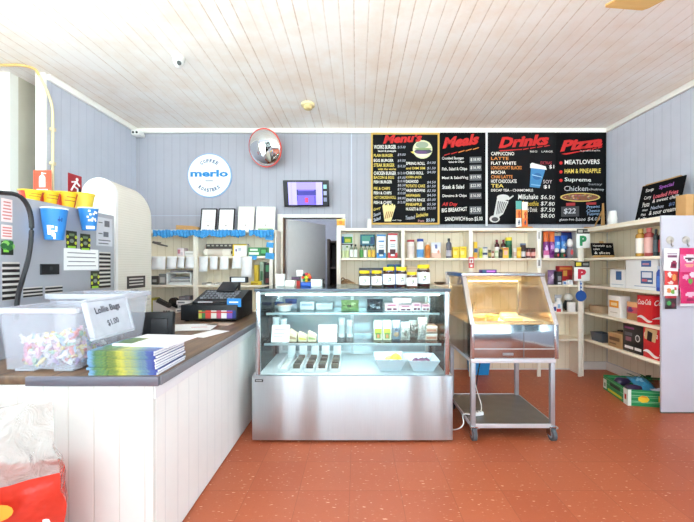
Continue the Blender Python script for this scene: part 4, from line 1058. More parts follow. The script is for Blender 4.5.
for (p0, p1, q, a, dk, L) in ((376.5, 386, 234.5, '#3f8fd0', '#1f3a5c', 'white and blue tall carton on the shelf'), (387.8, 397.6, 233.5, '#d03a40', '#5c1f24', 'white and red tall carton on the shelf')):
    box_('tall_carton', L, 'carton', p0, p1, q, S1, C('#eef1f4', .45), ((0, 1, 0, .22, C(a)), (.2, .8, .12, .36, C(dk)), (0, 1, .93, 1, C(a)), (.2, .8, .68, .74, C(a)), (.25, .75, .52, .56, C('#a9aeb8')), (.25, .75, .44, .48, C('#a9aeb8')), (.3, .7, .08, .16, C('#dfe9f2'))), group='tall cartons')
# bay 2
can_('powder_tub', 'clear tub with red lid and red mark on the shelf', 'tub', 407, 414.3, 240, S1, C('#ece2da', .4), C('#b52a38', .4), C('#e4d5cf'), group=None)
x, w, h = onshelf(407, 414.3, 240, YF, S1)
bot_('bleach_bottle', 'white bottle with blue cap and blue splash on the shelf', 'bottle', 416.5, 423.8, 239, S1, C('#eef2f6', .35), C('#2348a8', .4), C('#5f9fd8'), lz=(.05, .45), neck=.8, shoulder=.78)
bot_('orange_bottle', 'orange cleaning bottle beside the blue capped one', 'bottle', 425, 430.3, 242.5, S1, C('#e08a3a', .35), C('#e9dccb', .4), C('#c9762a'), neck=.6)
x, w, h = onshelf(431, 441, 242.5, YF, S1)
bag('white_packet', 'white and pink soft packet beside the orange bottle', 'packet', x, YF, S1+.0005, w, h, .06, [(.3, C('#f0c9b8')), (.7, C('#f3efee')), (1, C('#dfe3ee'))], [(.3, .6, .6, .85, C('#6a76a8')), (.55, .85, .3, .5, C('#e8a088'))], seed=5)
bot_('spray_bottle', 'slim dark grey bottle alone on the shelf', 'bottle', 446, 451.6, 238.5, S1, C('#5a5866', .35), C('#33333c', .4), C('#b9b5c0'), neck=.4, lz=(.1, .4))
for k, (p0, p1, q, L) in enumerate(((453, 459.5, 247, 'yellow box beside the slim dark bottle'), (460, 466.8, 246.5, 'yellow box against the shelf post'))):
    box_('yellow_box', L, 'box', p0, p1, q, S1, C('#f0d23a', .45), ((.1, .6, .3, .6, C('#fbe98a')), (.1, .8, .75, .85, C('#d9a41a'))), group='yellow boxes')
# bay 3
box_('lighter_pack', 'narrow yellow and blue pack hung beside the price tag post', 'pack', 474, 477.5, 242, S1, C('#e9c22a', .45), ((0, 1, .35, .6, C('#3a5f9a')), (.1, .9, .0, .3, C('#e39a3a'))), d=.03)
can_('spread_tub', 'small lime green tub on the shelf', 'tub', 479.2, 482.3, 248, S1, C('#d9dc4a', .4), C('#e6e27a'), C('#b9c03a'))
can_('glue_jar', 'small white jar with blue grey lid on the shelf', 'jar', 482.8, 487.3, 247.3, S1, C('#f0efea', .4), C('#7a8aa8'), C('#3f4f7a'), bz=(.3, .5))
can_('small_tin', 'low dark green tin beside the white jar', 'tin', 488.2, 491, 250, S1, C('#4f5a3a', .4), C('#3a3f30'), C('#b9a85a'))
can_('small_tin', 'low red brown tin left of the sauce bottles', 'tin', 491.5, 494.2, 250.5, S1, C('#9a5a4a', .4), C('#c9b9a8'), C('#e2c9b8'))
for k, (p0, p1, L) in enumerate(((494.5, 499.2, 'dark sauce bottle with a white label, left one'), (501, 505.6, 'dark sauce bottle with a white label beside the green tube'))):
    bot_('sauce_bottle', L, 'bottle', p0, p1, 239.8, S1, C('#4a2326', .25), C('#8a2030', .4), C('#ece6e2'), group='sauce bottles', neck=.42, lz=(.3, .6), Y=4.35)
can_('preserve_jar', 'pale green jar in front of the sauce bottles', 'jar', 494.8, 498.4, 250, S1, C('#b8c9a0', .35), C('#e9e6d8'), C('#e2ead2'), Y=4.25)
can_('black_tin', 'short black tin between the sauce bottles', 'tin', 499, 502.6, 249.5, S1, C('#24211f', .35), C('#3a3634'), C('#5a4a3a'), Y=4.25)
box_('baking_box', 'yellow and pink baking box in front of the green tube', 'box', 503, 508.8, 247.6, S1, C('#f2c94a', .45), ((.2, .8, .3, .7, C('#f2b8a8')), (.1, .9, .8, .95, C('#d95a4a'))), Y=4.24, d=.05)
can_('snack_tube', 'tall green tube with a yellow lid on the shelf', 'tube', 505.5, 511.8, 237.5, S1, C('#2f7a4a', .4), C('#e9d23a'), C('#1f5a36'), Y=4.36, lidh=.16)
can_('white_pot', 'tiny white pot right of the baking box', 'pot', 513.5, 516.3, 248.5, S1, C('#ece4dc', .4), C('#f2f0ea'), C('#d9b8a8'))
can_('mustard_jar', 'yellow mustard jar beside the blue lidded dark jar', 'jar', 516.8, 521, 247.3, S1, C('#e9b41f', .35), C('#f0d25a'), C('#f2cf5a'))
can_('dark_jar', 'dark jar with blue grey lid and white label', 'jar', 520.4, 525.6, 243.5, S1, C('#3a2a30', .3), C('#6f82a8'), C('#e6dfe2'), Y=4.35, bz=(.1, .45))
for k, (p0, p1, L) in enumerate(((526.2, 530.5, 'dark red jar right of the blue lidded jar'), (531, 535.5, 'dark red jar against the purple snack bags'))):
    can_('sauce_jar', L, 'jar', p0, p1, 248, S1, C('#5a1f26', .3), C('#2a2022'), C('#e8a8a0'), group='dark red jars', bz=(.2, .6))
def bag_(label, p0, p1, q, z, th, bands, blob=None, Y=4.33, name='snack_bag', cat='bag', group=None, seed=1, rz=0, lift=0):
    x, w, h = onshelf(p0, p1, q, Y, z+lift); return bag(name, label, cat, x, Y, z+.0005+lift, w, h, th, bands, blob, rz, 0, group, seed)
PUR, PURL, ORA = C('#8a2f94', .35), C('#b85fc0', .35), C('#ee7a3a', .35)
bag_('purple snack bag in the bay left of the narrow post', 535.8, 537.9+3, 232, S1, .05, [(.6, PUR), (1, C('#c9484a', .35))], seed=3, Y=4.38)
# bay 4
bag_('orange topped purple bag, left one beside the narrow post', 543, 548.6, 231, S1, .06, [(.15, PURL), (.62, PUR), (1, ORA)], [(.2, .8, .25, .45, C('#e3b8e6'))], seed=7, Y=4.38, group='purple and orange bags')
bag_('orange topped purple bag, right one next to the blue bags', 548.9, 554.6, 231, S1, .06, [(.15, PURL), (.62, PUR), (1, ORA)], [(.2, .8, .3, .5, C('#d99ade'))], seed=8, Y=4.38, group='purple and orange bags')
bag_('small pink and white packet in front of the purple bags', 543.3, 549.5, 250.5, S1, .03, [(.4, C('#f2dfe6')), (1, C('#d86aa8'))], seed=9, Y=4.27)
BL1, BL2 = C('#2c5fc0', .3), C('#4f9ae0', .3)
bag_('bright blue rounded bag, left of the two blue ones', 554, 560.5, 236, S1, .07, [(.4, C('#24408a', .3)), (.75, BL2), (1, BL1)], [(.25, .7, .6, .75, C('#a8d0f2'))], seed=10, Y=4.38, group='blue bags')
bag_('bright blue rounded bag, right of the two blue ones', 560.8, 567.3, 235.5, S1, .07, [(.4, C('#24408a', .3)), (.75, BL2), (1, BL1)], [(.25, .7, .5, .65, C('#c9e2f7'))], seed=11, Y=4.38, group='blue bags')
bag_('dark navy and red bag behind at the corner of the shelf', 561, 573.5, 230.5, S1, .05, [(.7, C('#1f2a5a', .35)), (.9, C('#24337a', .35)), (1, C('#b82f3a', .35))], seed=12, Y=4.43)
def plush(name, label, cat, px, w_, q, z, body, patch, Y=4.25, group=None):
    x, w, h = onshelf(px-w_/2, px+w_/2, q, Y, z); t = thing(name, label, cat, (x, Y, z), 0, group)
    b = MB(); b.lathe([(w*.3, .0006), (w*.48, h*.15), (w*.5, h*.35), (w*.36, h*.55), (w*.3, h*.58)], body, seg=14); b.build('body', t, local=True)
    b = MB(); b.lathe([(w*.22, h*.56), (w*.4, h*.66), (w*.42, h*.8), (w*.28, h*.95), (.001, h)], patch, seg=14); hd = b.build('head', t, local=True)
    b = MB(); b.disc((0, -w*.49-.0015, h*.3), (w*.2, 0, 0), (0, 0, h*.14), C('#d84a4a'), 10); b.build('patch', t, local=True)
    return t
plush('squeeze_toy', 'little black and white bobble figure, left one on the shelf', 'figure', 556.7, 5.2, 248, S1, C('#2a2a2e', .5), C('#eceae8', .5), group='bobble figures')
plush('squeeze_toy', 'little green and white bobble figure, middle one on the shelf', 'figure', 562.8, 5.2, 248.5, S1, C('#2a5a3a', .5), C('#e6ece6', .5), group='bobble figures')
plush('tall_figure', 'taller grey and white figure beside the green P plate', 'figure', 569.8, 6.6, 238.5, S1, C('#77707a', .5), C('#dcd6d4', .5))
# third shelf
t = thing('stick_bundle', 'tangle of brown sticks lying on the shelf behind the case', 'sticks', (X(346, 4.3), 4.3, S2))
R = random.Random(31)
for k in range(7):
    x0 = X(338.5+R.uniform(0, 4), 4.3); x1 = x0+R.uniform(.1, .2); a = R.uniform(.01, .09)
    b = MB(); b.tube(bez([(x0, 4.25+R.uniform(0, .1), S2+.012), ((x0+x1)/2, 4.25+R.uniform(0, .1), S2+a), (x1, 4.25+R.uniform(0, .1), S2+.012+R.uniform(0, .02))], 5), .008, C(R.choice(['#8a6a4a', '#a5855e', '#6d5238']), .7), 6); b.build('stick', t)
box_('slate_box', 'dark slate coloured box behind the jars on the case', 'box', 358.5, 386, 268, S2, C('#4a4f5c', .5), ((.1, .9, .7, .85, C('#7d8698')), (.6, .95, .2, .6, C('#6a90c0'))), Y=4.36)
for k, (p0, p1, q, L) in enumerate(((387.5, 394.5, 264.5, 'blue and green carton behind the jars, left one'), (395, 402, 264.5, 'blue and green carton behind the jars against the post'))):
    box_('blue_carton', L, 'carton', p0, p1, q, S2, C('#2454b0', .45), ((.1, .9, .85, .95, C('#3f9a5a')), (.2, .8, .3, .6, C('#e2e9f2'))), group='blue cartons')
carton('tan_box', 'flat pale brown box behind the tallest jar', 'box', X(417, 4.4), 4.4, S2+.0006, .26, .08, .235, C('#e3cfb4', .6), ((.0, 1, .8, .86, C('#c9a98a')),))
x = X(440, 4.3); b = MB(); b.lathe([(.03, 0), (.065, .012), (.075, .03), (.07, .03), (.06, .015), (.001, .006)], C('#5a4a34', .6), (0, 0, 0)); o = b.build('wooden_dish', loc=(x, 4.3, S2+.0005), local=True); tag(o, 'flat dark wooden dish alone on the shelf behind the warmer', 'dish')
b = MB(); b.pouch(.13, .16, .05, [(1, film_mat('clear bag', '#eef3f8', .45))]); o = b.build('clear_bag', local=True, loc=(X(450.5, 4.32), 4.32, S2+.0005)); tag(o, 'clear plastic bag standing on the shelf left of the warmer', 'bag')
bag_('purple and grey bag on the corner shelf', 547.5, 556.3, 270, S2, .07, [(.5, C('#a88ab0', .4)), (1, C('#7a5a8a', .4))], [(.3, .7, .4, .7, C('#d9cfe2'))], seed=14, name='foil_bag')
box_('black_pack', 'black boxed pack beside the red box on the corner shelf', 'box', 556.6, 562.5, 271.5, S2, C('#26262a', .4), ((.2, .8, .3, .65, C('#8a8a92')), (.2, .8, .05, .2, C('#d9d9de'))), Y=4.24, d=.06)
box_('red_box', 'red box with gold print behind the black pack', 'box', 559, 572.6, 266, S2, C('#b8252c', .4), ((.05, .95, .8, .92, C('#d98a3a')), (.3, .6, .45, .75, C('#e2a84a')), (.7, .95, .1, .5, C('#8a1a20'))), Y=4.36)
for k, (p0, p1, L) in enumerate(((563, 568, 'blue and white small box in front of the red box'), (568.4, 573, 'white small box in front of the red box'))):
    box_('tissue_pack', L, 'box', p0, p1, 281 if k == 0 else 280, S2, C('#e9eef4', .45), ((.1, .6, .2, .8, C('#6a9ad0' if k == 0 else '#d9dde4')),), Y=4.23, d=.05)
# fourth shelf
t = thing('trigger_sprayer', 'translucent white trigger spray bottle on the corner shelf', 'bottle', (X(558.5, 4.28), 4.28, S3))
b = MB(); b.lathe([(.04, .001), (.045, .01), (.045, .09), (.02, .15), (.016, .165)], C('#e9ebee', .3)); b.build('bottle_body', t, local=True)
b = MB(); b.box(-.045, .03, -.013, .013, .165, .205, C('#b9bec6', .4), .005); b.box(-.045, -.03, -.01, .01, .12, .165, C('#55585f', .4), .003); b.build('trigger_head', t, local=True)
plush('money_bank', 'black and white round bird figure on the corner shelf', 'figure', 568.3, 9.5, 293, S3, C('#26262a', .5), C('#e9ebe9', .5), Y=4.36)
can_('white_mug', 'white mug on the corner shelf below the blue paddle', 'mug', 567.3, 575.2, 302, S3, C('#f3f3f1', .3), C('#e6e6e2', .3), Y=4.24, lidh=.06)
box_('first_aid_box', 'low blue, red and white box on the corner shelf', 'box', 553.5, 561, 303.5, S3, C('#f0f2f4', .45), ((0, .35, .1, .6, C('#1f3a8a')), (.4, 1, .0, .35, C('#d8323a')), (.55, .9, .45, .9, C('#7fb0dc'))), Y=4.22, d=.05)
# price tags on the posts
def tagplate(label, p0, p1, q0, q1, m, marks):
    Y = SHY-.006; x0, x1, z0, z1 = X(p0, Y), X(p1, Y), Z(q1, Y), Z(q0, Y)
    t = thing('price_tag', label, 'tag', ((x0+x1)/2, Y, z0), 0, 'tags on the shelf posts')
    b = MB(); b.box(x0, x1, Y-.002, Y+.001, z0, z1, m); b.build('card', t)
    b = MB()
    for a0, a1, c0, c1, mm in marks: b.box(x0+a0*(x1-x0), x0+a1*(x1-x0), Y-.003, Y-.0022, z0+c0*(z1-z0), z0+c1*(z1-z0), mm)
    b.build('print', t)
tagplate('red and white tag on the shelf post behind the warmer', 468.6, 474, 257, 268, C('#d95a5a', .5), ((.15, .85, .45, .85, C('#f6efec')), (.3, .7, .1, .3, C('#f6efec')), (.35, .65, .5, .75, C('#d95a5a'))))
tagplate('white tag on the narrow post between purple bags, upper one', 536.7, 541.4, 230, 241, C('#eeebe6', .5), ((.3, .7, .2, .8, C('#b5b2ae')),))
tagplate('white tag on the narrow post above the warmer corner', 536.7, 541.4, 258, 268, C('#eeebe6', .5), ((.3, .7, .2, .8, C('#8a8884')),))
# learner plates hanging from the corner post
def pplate(label, p0, p1, q0, q1, qh, col, hdr2, Y=4.175):
    x0, x1, z0, z1 = X(p0, Y), X(p1, Y), Z(q1, Y), Z(q0, Y); zh = Z(qh, Y)
    t = thing('p_plate_pack', label, 'plate', ((x0+x1)/2, Y, z0), 0, 'P plates hanging on the corner post')
    b = MB(); b.box(x0, x1, Y, Y+.006, z0, z1, C('#eef0ef', .4), .002); b.build('plate', t)
    w = x1-x0; hh = z1-z0
    b = MB(); b.text('P', (x0+w*.24, Y-.001, z0+hh*.15), (w*.52, 0, 0), (0, 0, hh*.7), C(col, .4), .06); b.build('letter', t)
    b = MB(); b.box(x0+w*.04, x1-w*.04, Y-.002, Y+.002, z1-.002, zh, C('#2a2a2a', .5)); b.box(x0+w*.12, x0+w*.45, Y-.003, Y-.0021, z1+.012, zh-.012, C(hdr2)); b.box(x0+w*.55, x0+w*.9, Y-.003, Y-.0021, z1+.02, zh-.02, C('#9a9a94')); b.build('header_card', t)
    b = MB(); b.tube([((x0+x1)/2, Y+.003, zh-.01), ((x0+x1)/2, SHY-.005, zh-.004)], .003, CHROME, 6); b.build('hook', t)
pplate('white plate pack with a green letter P on the corner post', 576.5, 590, 233.5, 248, 229, '#1f8a58', '#b9b9b0')
pplate('white plate pack with a red letter P on the corner post', 574, 590, 267, 281, 261.5, '#cf2a44', '#e6d23a', 4.165)
t = thing('blue_paddle', 'round blue paddle hanging by its handle below the red P', 'paddle', (X(581, 4.185), 4.185, Z(296, 4.185)))
xp = X(581, 4.185)
b = MB(); b.lathe([(.064, -.004), (.066, 0), (.064, .004)], C('#2a5cae', .45, var=.12), M=Matrix.Translation((xp, 4.185, Z(296, 4.185))) @ Matrix.Rotation(PI/2, 4, 'X'), seg=24); b.build('head', t)
b = MB(); b.box(xp-.011, xp+.011, 4.182, 4.188, Z(291, 4.185), Z(278, 4.185), C('#3a72c2', .45), .002)
for k in range(3): b.box(xp-.005, xp+.005, 4.1815, 4.1822, Z(290-k*3.5, 4.185), Z(288-k*3.5, 4.185), W_)
b.build('handle', t)
# things standing on top of the long shelf
Y = 4.3; zt = SZ[0]+.0005
x, w, h = onshelf(336.5, 345, 219, Y, zt)
bag('snack_packet', 'small orange packet on the left end of the top shelf', 'packet', x, Y, zt, w, h, .03, [(.35, C('#f2f0ea')), (.8, C('#f2ab3c')), (1, C('#f4c66a'))], [(.3, .7, .45, .8, C('#e8842a'))], seed=16)
can_('white_pot', 'small white pot on the top shelf under the first menu board', 'pot', 367, 371.6, 219, SZ[0], WHITE, C('#e9e9e6'), Y=4.28)
x, w, h = onshelf(515.5, 527.5, 201, 4.27, zt)
t = thing('pack_stand', 'low cardboard stand under the orange packets on the top shelf', 'stand', (x+.01, 4.27, zt))
b = MB(); b.prism([(x-w*.5, 4.235, zt), (x+w*.9, 4.235, zt), (x+w*.75, 4.235, zt+.022), (x-w*.3, 4.235, zt+.022)], (0, .07, 0), C('#c98a4a', .7)); b.build('tray', t)
for k, (p0, p1, L, ms) in enumerate(((515.8, 521.6, 'left orange and teal packet standing before the drinks board', ('#f2f0ec', '#ee8a3c', '#5fb0a8')), (521.9, 527.8, 'right orange and white packet standing before the drinks board', ('#e9742e', '#f3a85a', '#f2efe9')))):
    x, w, h = onshelf(p0, p1, 201+k, 4.27, zt+.022)
    bag('snack_packet', L, 'packet', x, 4.27, zt+.0225, w, h, .03, [(.3, C(ms[0])), (.65, C(ms[1])), (1, C(ms[2]))], [(.3, .7, .35, .6, C('#c8501e')), (.35, .65, .1, .25, C('#3a4a6a'))], seed=20+k, group='orange packets')
t = thing('wooden_easel', 'small wooden easel leg beside the pizza board', 'easel', (X(601.5, 4.25), 4.25, zt))
EW = wood_mat('honey wood', '#a87a42', '#cfa265', 2, 6)
xe = X(604, 4.25)
b = MB(); b.prism([(xe-.022, 4.26, zt), (xe+.022, 4.26, zt), (xe+.008, 4.26, Z(203, 4.25)), (xe-.004, 4.26, Z(203, 4.25))], (0, .018, 0), EW); b.build('leg', t)
b = MB(); b.box(X(584, 4.25), xe+.03, 4.22, 4.258, zt, zt+.018, EW, .003); b.build('ledge', t)
b = MB(); b.cyl((xe, 4.278, Z(210, 4.25)), (xe, 4.44, zt+.008), .008, EW, 8); b.build('rear_leg', t)
xx = X(612.5, 4.1)
for k, L in enumerate(('bottom cup of the nested white stack on the corner of the top shelf', 'second cup up in the nested white stack', 'third cup up in the nested white stack', 'topmost cup of the nested white stack beside the easel')):
    b = MB(); z = zt+.0005+k*.03; b.lathe([(.052, z), (.052, z+.006), (.049, z+.008), (.037, z+.098), (.034, z+.1), (.045, z+.012), (.048, z)], C('#f6f5f2', .5), (xx, 4.1, 0), 20, caps=False)
    b.lathe([(.036, z+.092), (.0005, z+.0925)], C('#f6f5f2', .5), (xx, 4.1, 0), 20, caps=False)
    tag(b.build('paper_cup', loc=(xx, 4.1, z)), L, 'cup', 'nested white cups')

# ------------------------------------------------------------------ refrigerated display case
cx0, cx1, cy0, cy1 = -.802, .733, 2.636, 3.33
CB, CTZ = .512, 1.178
t = thing('display_case', 'glass fronted refrigerated display case on a stainless steel base', 'display case', ((cx0+cx1)/2, 2.98, 0))
b = MB(); b.box(cx0, cx1, cy0, cy0+.03, .02, CB, steel_mat('rippled stainless front', '#d9e2e8', .42, .5, 1.6, .1, .25, .9), .004); b.build('front_panel', t)
b = MB(); b.box(cx0, cx1, cy0+.031, cy1, .06, CB-.012, STEEL, .003); b.build('base', t)
b = MB(); b.box(cx0, cx1, cy0+.031, cy1, CB-.0115, CB, C('#e9edf0', .35, .2)); b.build('deck', t)
for x in (cx0+.06, cx1-.06):
    for y in (cy0+.08, cy1-.08):
        b = MB(); b.cyl((x, y, 0), (x, y, .061), .02, C('#77787c', .4, .7)); b.build('foot', t)
b = MB(); b.box(cx0+.022, cx0+.085, cy0-.004, cy0, CB-.045, CB-.025, BLACK, .003); b.box(cx0+.03, cx0+.076, cy0-.0052, cy0-.004, CB-.038, CB-.032, C('#d9d9d9')); b.build('badge', t)
FRM = steel_mat('case frame metal', '#c9cdd3', .25, .05)
for x in (cx0+.025, cx1-.057):
    for y in (cy0+.01, cy1-.045):
        b = MB(); b.box(x, x+.032, y, y+.035, CB, CTZ-.012, FRM, .003); b.build('corner_post', t)
b = MB(); b.box(cx0+.058, cx1-.058, cy0+.02, cy0+.026, CB+.001, CTZ-.025, GLASS); b.build('front_glass', t)
for x in (cx0+.034, cx1-.04):
    b = MB(); b.box(x, x+.006, cy0+.046, cy1-.046, CB+.001, CTZ-.025, GLASS); b.build('side_glass', t)
b = MB(); b.box(cx0+.02, cx1-.02, cy0+.004, cy1, CTZ-.012, CTZ-.003, glass_mat('tinted top glass', '#cfe3e2', 1.0, .06)); b.build('top_glass', t)
b = MB(); b.box(cx0+.015, cx1-.015, cy0, cy0+.022, CTZ-.022, CTZ, C('#5b6570', .35, .5), .003); b.build('top_front_rail', t)
b = MB(); b.box(cx0+.058, cx1-.058, cy0+.028, cy0+.046, CTZ-.046, CTZ-.024, C('#eef1f2', .4), .003); b.build('lamp_housing', t)
b = MB(); b.box(cx0+.1, cx1-.1, cy0+.03, cy0+.044, CTZ-.051, CTZ-.0465, emit_mat('case lamp', '#f2fbff', 85)); b.build('lamp_tube', t)
LED = emit_mat('shelf strip lamp', '#eef9ff', 48)
SGL = glass_mat('glass shelf', '#e3f3f3', 1.0, .10)
SHZ = [(.963, 2.86), (.724, 2.80)]
for z, yf in SHZ:
    b = MB(); b.box(cx0+.048, cx1-.048, yf, 3.22, z-.008, z, SGL); sh = b.build('glass_shelf', t)
    b = MB(); b.box(cx0+.05, cx1-.05, yf-.008, yf-.0005, z-.016, z+.002, C('#bfd0d6', .3, .3), .002); b.build('edge_strip', sh)
    b = MB(); b.box(cx0+.1, cx1-.1, yf+.004, yf+.012, z-.014, z-.0085, LED); b.build('strip_lamp', sh)
    for x in (cx0+.041, cx1-.053):
        b = MB(); b.box(x, x+.012, yf, 3.26, z-.024, z-.009, FRM); b.build('shelf_bracket', sh)
# sliding back doors of mirrored glass
BMIR, nt, bs = new_mat('pale mirrored door glass'); bs.inputs['Metallic'].default_value = .45; bs.inputs['Roughness'].default_value = .1
tc = node(nt, 'ShaderNodeTexCoord'); nz = node(nt, 'ShaderNodeTexNoise', Vector=tc.outputs['Object'], Scale=3.0)
nt.links.new(mixc(nt, nz.outputs['Fac'], lin('#d3e2ea'), lin('#eef6fa')), bs.inputs['Base Color'])
for k, (x0, x1, y) in enumerate(((cx0+.06, .0, 3.292), (-.06, cx1-.06, 3.27))):
    b = MB(); b.box(x0, x1, y, y+.012, CB+.005, CTZ-.02, BMIR); dd = b.build('sliding_door', t)
    b = MB()
    for a in ((x0, x0+.03), (x1-.03, x1)): b.box(a[0], a[1], y-.004, y-.0005, CB+.005, CTZ-.02, C('#e6ecee', .35, .3), .001)
    b.box(x0+.03, x1-.03, y-.004, y-.0005, CB+.005, CB+.03, C('#e6ecee', .35, .3)); b.box(x0+.03, x1-.03, y-.004, y-.0005, CTZ-.045, CTZ-.02, C('#e6ecee', .35, .3)); b.build('door_frame', dd)

# ---- in the case: top shelf
def cX(px, Y): return X(px, Y)
z1, z2, zd = .9635, .7245, CB+.0005
Yc = 2.99
def cbox(name, label, p0, p1, q, z, m, decals=(), Y=Yc, d=.1, cat='packet', rz=0.0, group=None):
    x, w, h = onshelf(p0, p1, q, Y-d/2, z); return carton(name, label, cat, x, Y, z+.0006, w, d, h, m, decals, rz, group)
x, w, h = onshelf(341, 359, 300, Yc, z1)
M = Matrix.Translation((x, Yc, z1+.0006)) @ Matrix.Rotation(math.radians(0), 4, 'X')
b = MB(); b.pouch(w, h, .07, [(1, C('#7f9d62', .3, var=.2, scale=40))], [(.3, .6, .35, .6, C('#39482c')), (.55, .8, .5, .8, C('#b5c79a'))], seed=33, wr=.2); o = b.build('green_packet', local=True); o.matrix_basis = M
tag(o, 'crinkled green packet alone on the upper shelf of the case', 'packet')
x, w, h = onshelf(367, 383, 299, Yc, z1)
b = MB(); b.pouch(w, h, .08, [(1, C('#3f474f', .25, var=.3, scale=30))], [(.2, .5, .3, .6, C('#8d99a2')), (.6, .85, .2, .4, C('#a9b4bb')), (.4, .6, .7, .9, C('#20262c'))], seed=35, wr=.3); o = b.build('dark_packet', local=True, loc=(x, Yc, z1+.0006))
tag(o, 'dark grey glossy packet on the upper shelf beside the pink boxes', 'packet')
PK, PKW, BER = C('#e9b9c6', .4), C('#f6eef0', .4), C('#6a2a44', .4)
pd = ((0, 1, .55, 1, PK), (.1, .9, .1, .5, PKW), (.15, .5, .15, .42, BER), (.58, .88, .15, .42, BER), (.2, .8, .68, .84, C('#b05a78')))
for k, (p0, p1, q, L) in enumerate(((385, 398.5, 303.5, 'pink and white berry box at the left of the upper shelf row'), (399, 412, 305, 'pink and white berry box below the leaning white ones'), (412.5, 421, 303, 'pink and white berry box third in the upper shelf row'), (421.5, 430, 304, 'pink and white berry box at the right end of its row'))):
    cbox('berry_box', L, p0, p1, q, z1, PKW, pd, group='berry boxes on the upper case shelf', d=.09)
for k, (p0, L) in enumerate(((392.5, 'white lidded berry box stacked on the row, left of two'), (402, 'white lidded berry box stacked on the row, right of two'))):
    x = X(p0+4.6, Yc); zz = Z(304.8, Yc)+.012
    carton('berry_box', L, 'packet', x, Yc+.01, zz, .08, .07, .05, C('#f3dfe4', .4), ((.1, .9, .1, .9, PKW), (.0, 1, .9, 1, BER)), 0, 'berry boxes on the upper case shelf', math.radians(-4))
t = thing('dessert_tub', 'white tub with dark berry stain at the left of the upper case shelf', 'tub', (X(284, Yc), Yc, z1))
x, w, h = onshelf(277, 292, 305, Yc, z1)
b = MB(); b.lathe([(w*.4, .0006), (w*.5, h*.95), (w*.52, h)], C('#e9ebee', .35), (x, Yc, z1), 18); b.build('container_body', t)
b = MB(); b.lathe([(w*.51, h+.0005), (w*.5, h+.008), (w*.3, h+.012)], C('#c9a08a', .4), (x, Yc, z1), 18); b.build('lid', t)
BLP = C('#3d5a9c', .3, var=.2)
for k, (p0, p1, q, Y_, L) in enumerate(((274.5, 284, 302, 3.13, 'blue packet lying left on the upper case shelf'), (285, 297, 299, 3.13, 'blue packet at the back of the upper case shelf'))):
    x, w, h = onshelf(p0, p1, q, Y_, z1)
    b = MB(); b.pouch(w, h, .06, [(.5, C('#dfe6ee', .35)), (1, BLP)], [(.3, .7, .6, .8, C('#22336a'))], seed=40+k); tag(b.build('blue_packet', local=True, loc=(x, Y_, z1+.0006)), L, 'packet', 'blue packets in the case')
for k, (p0, p1, q, L) in enumerate(((300, 314, 302, 'pale blue and white box in the middle of the upper case shelf'), (316, 332, 303.5, 'low white box beside the green packet in the case'))):
    cbox('pastry_box', L, p0, p1, q, z1, C('#e3ebf0', .35), ((.1, .9, .5, .8, C('#a9bcd0' if k == 0 else '#d3dbe0')),), Y=3.1)
# ---- middle shelf
def price_card(label, p0, p1, q0, q1, Y=2.83):
    x0, x1 = X(p0, Y), X(p1, Y); h = Z(q0, Y)-z2
    M = Matrix.Translation(((x0+x1)/2, Y, z2+.001)) @ Matrix.Rotation(math.radians(-14), 4, 'X')
    t = thing('price_card', label, 'card', M=M, group='white price cards in the case'); w = x1-x0
    b = MB(); b.box(-w/2, w/2, 0, .003, 0, h, PAPER); b.build('card', t, local=True)
    b = MB()
    for k in range(3): b.box(-w*.35, w*(.35-.1*k), -.0006, -.0001, h*(.68-.2*k), h*(.74-.2*k), C('#c9a9b4' if k == 0 else '#b9bcc6'))
    b.build('print', t, local=True)
price_card('white price card at the left end of the middle case shelf', 271, 289, 325, 341)
price_card('white price card in the middle of the middle case shelf', 318, 337, 325, 343)
for k, (p0, p1, q, L) in enumerate(((272.8, 279.8, 317, 'clear white tub at the left end behind the price card'), (280, 287, 318.5, 'clear white tub beside the sandwich pack'), (338.5, 345, 318, 'clear white tub right of the middle price card'), (347, 353, 320, 'clear small tub left of the green fronted pots'))):
    x, w, h = onshelf(p0, p1, q, 3.05, z2); canister('salad_tub', L, 'tub', x, 3.05, z2+.0006, w/2, h, C('#dde6ea', .3), C('#f2f5f6', .3), C('#c6d3d8', .4), 'white tubs in the case')
for k, (p0, p1, q, L) in enumerate(((290, 297.5, 329, 'sandwich pack just right of the left price card'), (299, 307.5, 332, 'sandwich pack, second from the left price card'), (308.5, 316.5, 331, 'sandwich pack touching the middle price card'))):
    x, w, h = onshelf(p0, p1, q, 2.9, z2)
    t = thing('sandwich_pack', L, 'sandwich', (x, 2.9, z2), 0, 'sandwich packs')
    b = MB(); b.prism([(x-w/2, 2.86, z2+.001), (x+w/2, 2.86, z2+.001), (x+w/2, 2.86, z2+h*.55), (x-w/2, 2.86, z2+h)], (0, .09, 0), C('#e6d6b8', .5)); b.build('bread', t)
    b = MB(); b.prism([(x-w*.42, 2.857, z2+h*.25), (x+w*.42, 2.857, z2+h*.2), (x+w*.42, 2.857, z2+h*.34), (x-w*.42, 2.857, z2+h*.5)], (0, .002, 0), C(['#b59a7a', '#d9c95a', '#9ab070'][k], .5)); b.build('filling', t)
for k, (p0, p1, L) in enumerate(((374, 382.3, 'green and yellow fronted pot on the middle case shelf, left one'), (383, 391.3, 'green and yellow fronted pot beside the grey pouch'))):
    cbox('yoghurt_pot', L, p0, p1, 321, z2, C('#dfe2c9', .4), ((.0, 1, .55, 1, C('#e4e9e6')), (.1, .9, .3, .6, C('#b9c24a')), (.2, .8, .08, .38, C('#5f8a4a')), (.35, .65, .12, .3, C('#d98a5a'))), Y=2.95, d=.07, cat='pot', group='yoghurt pots')
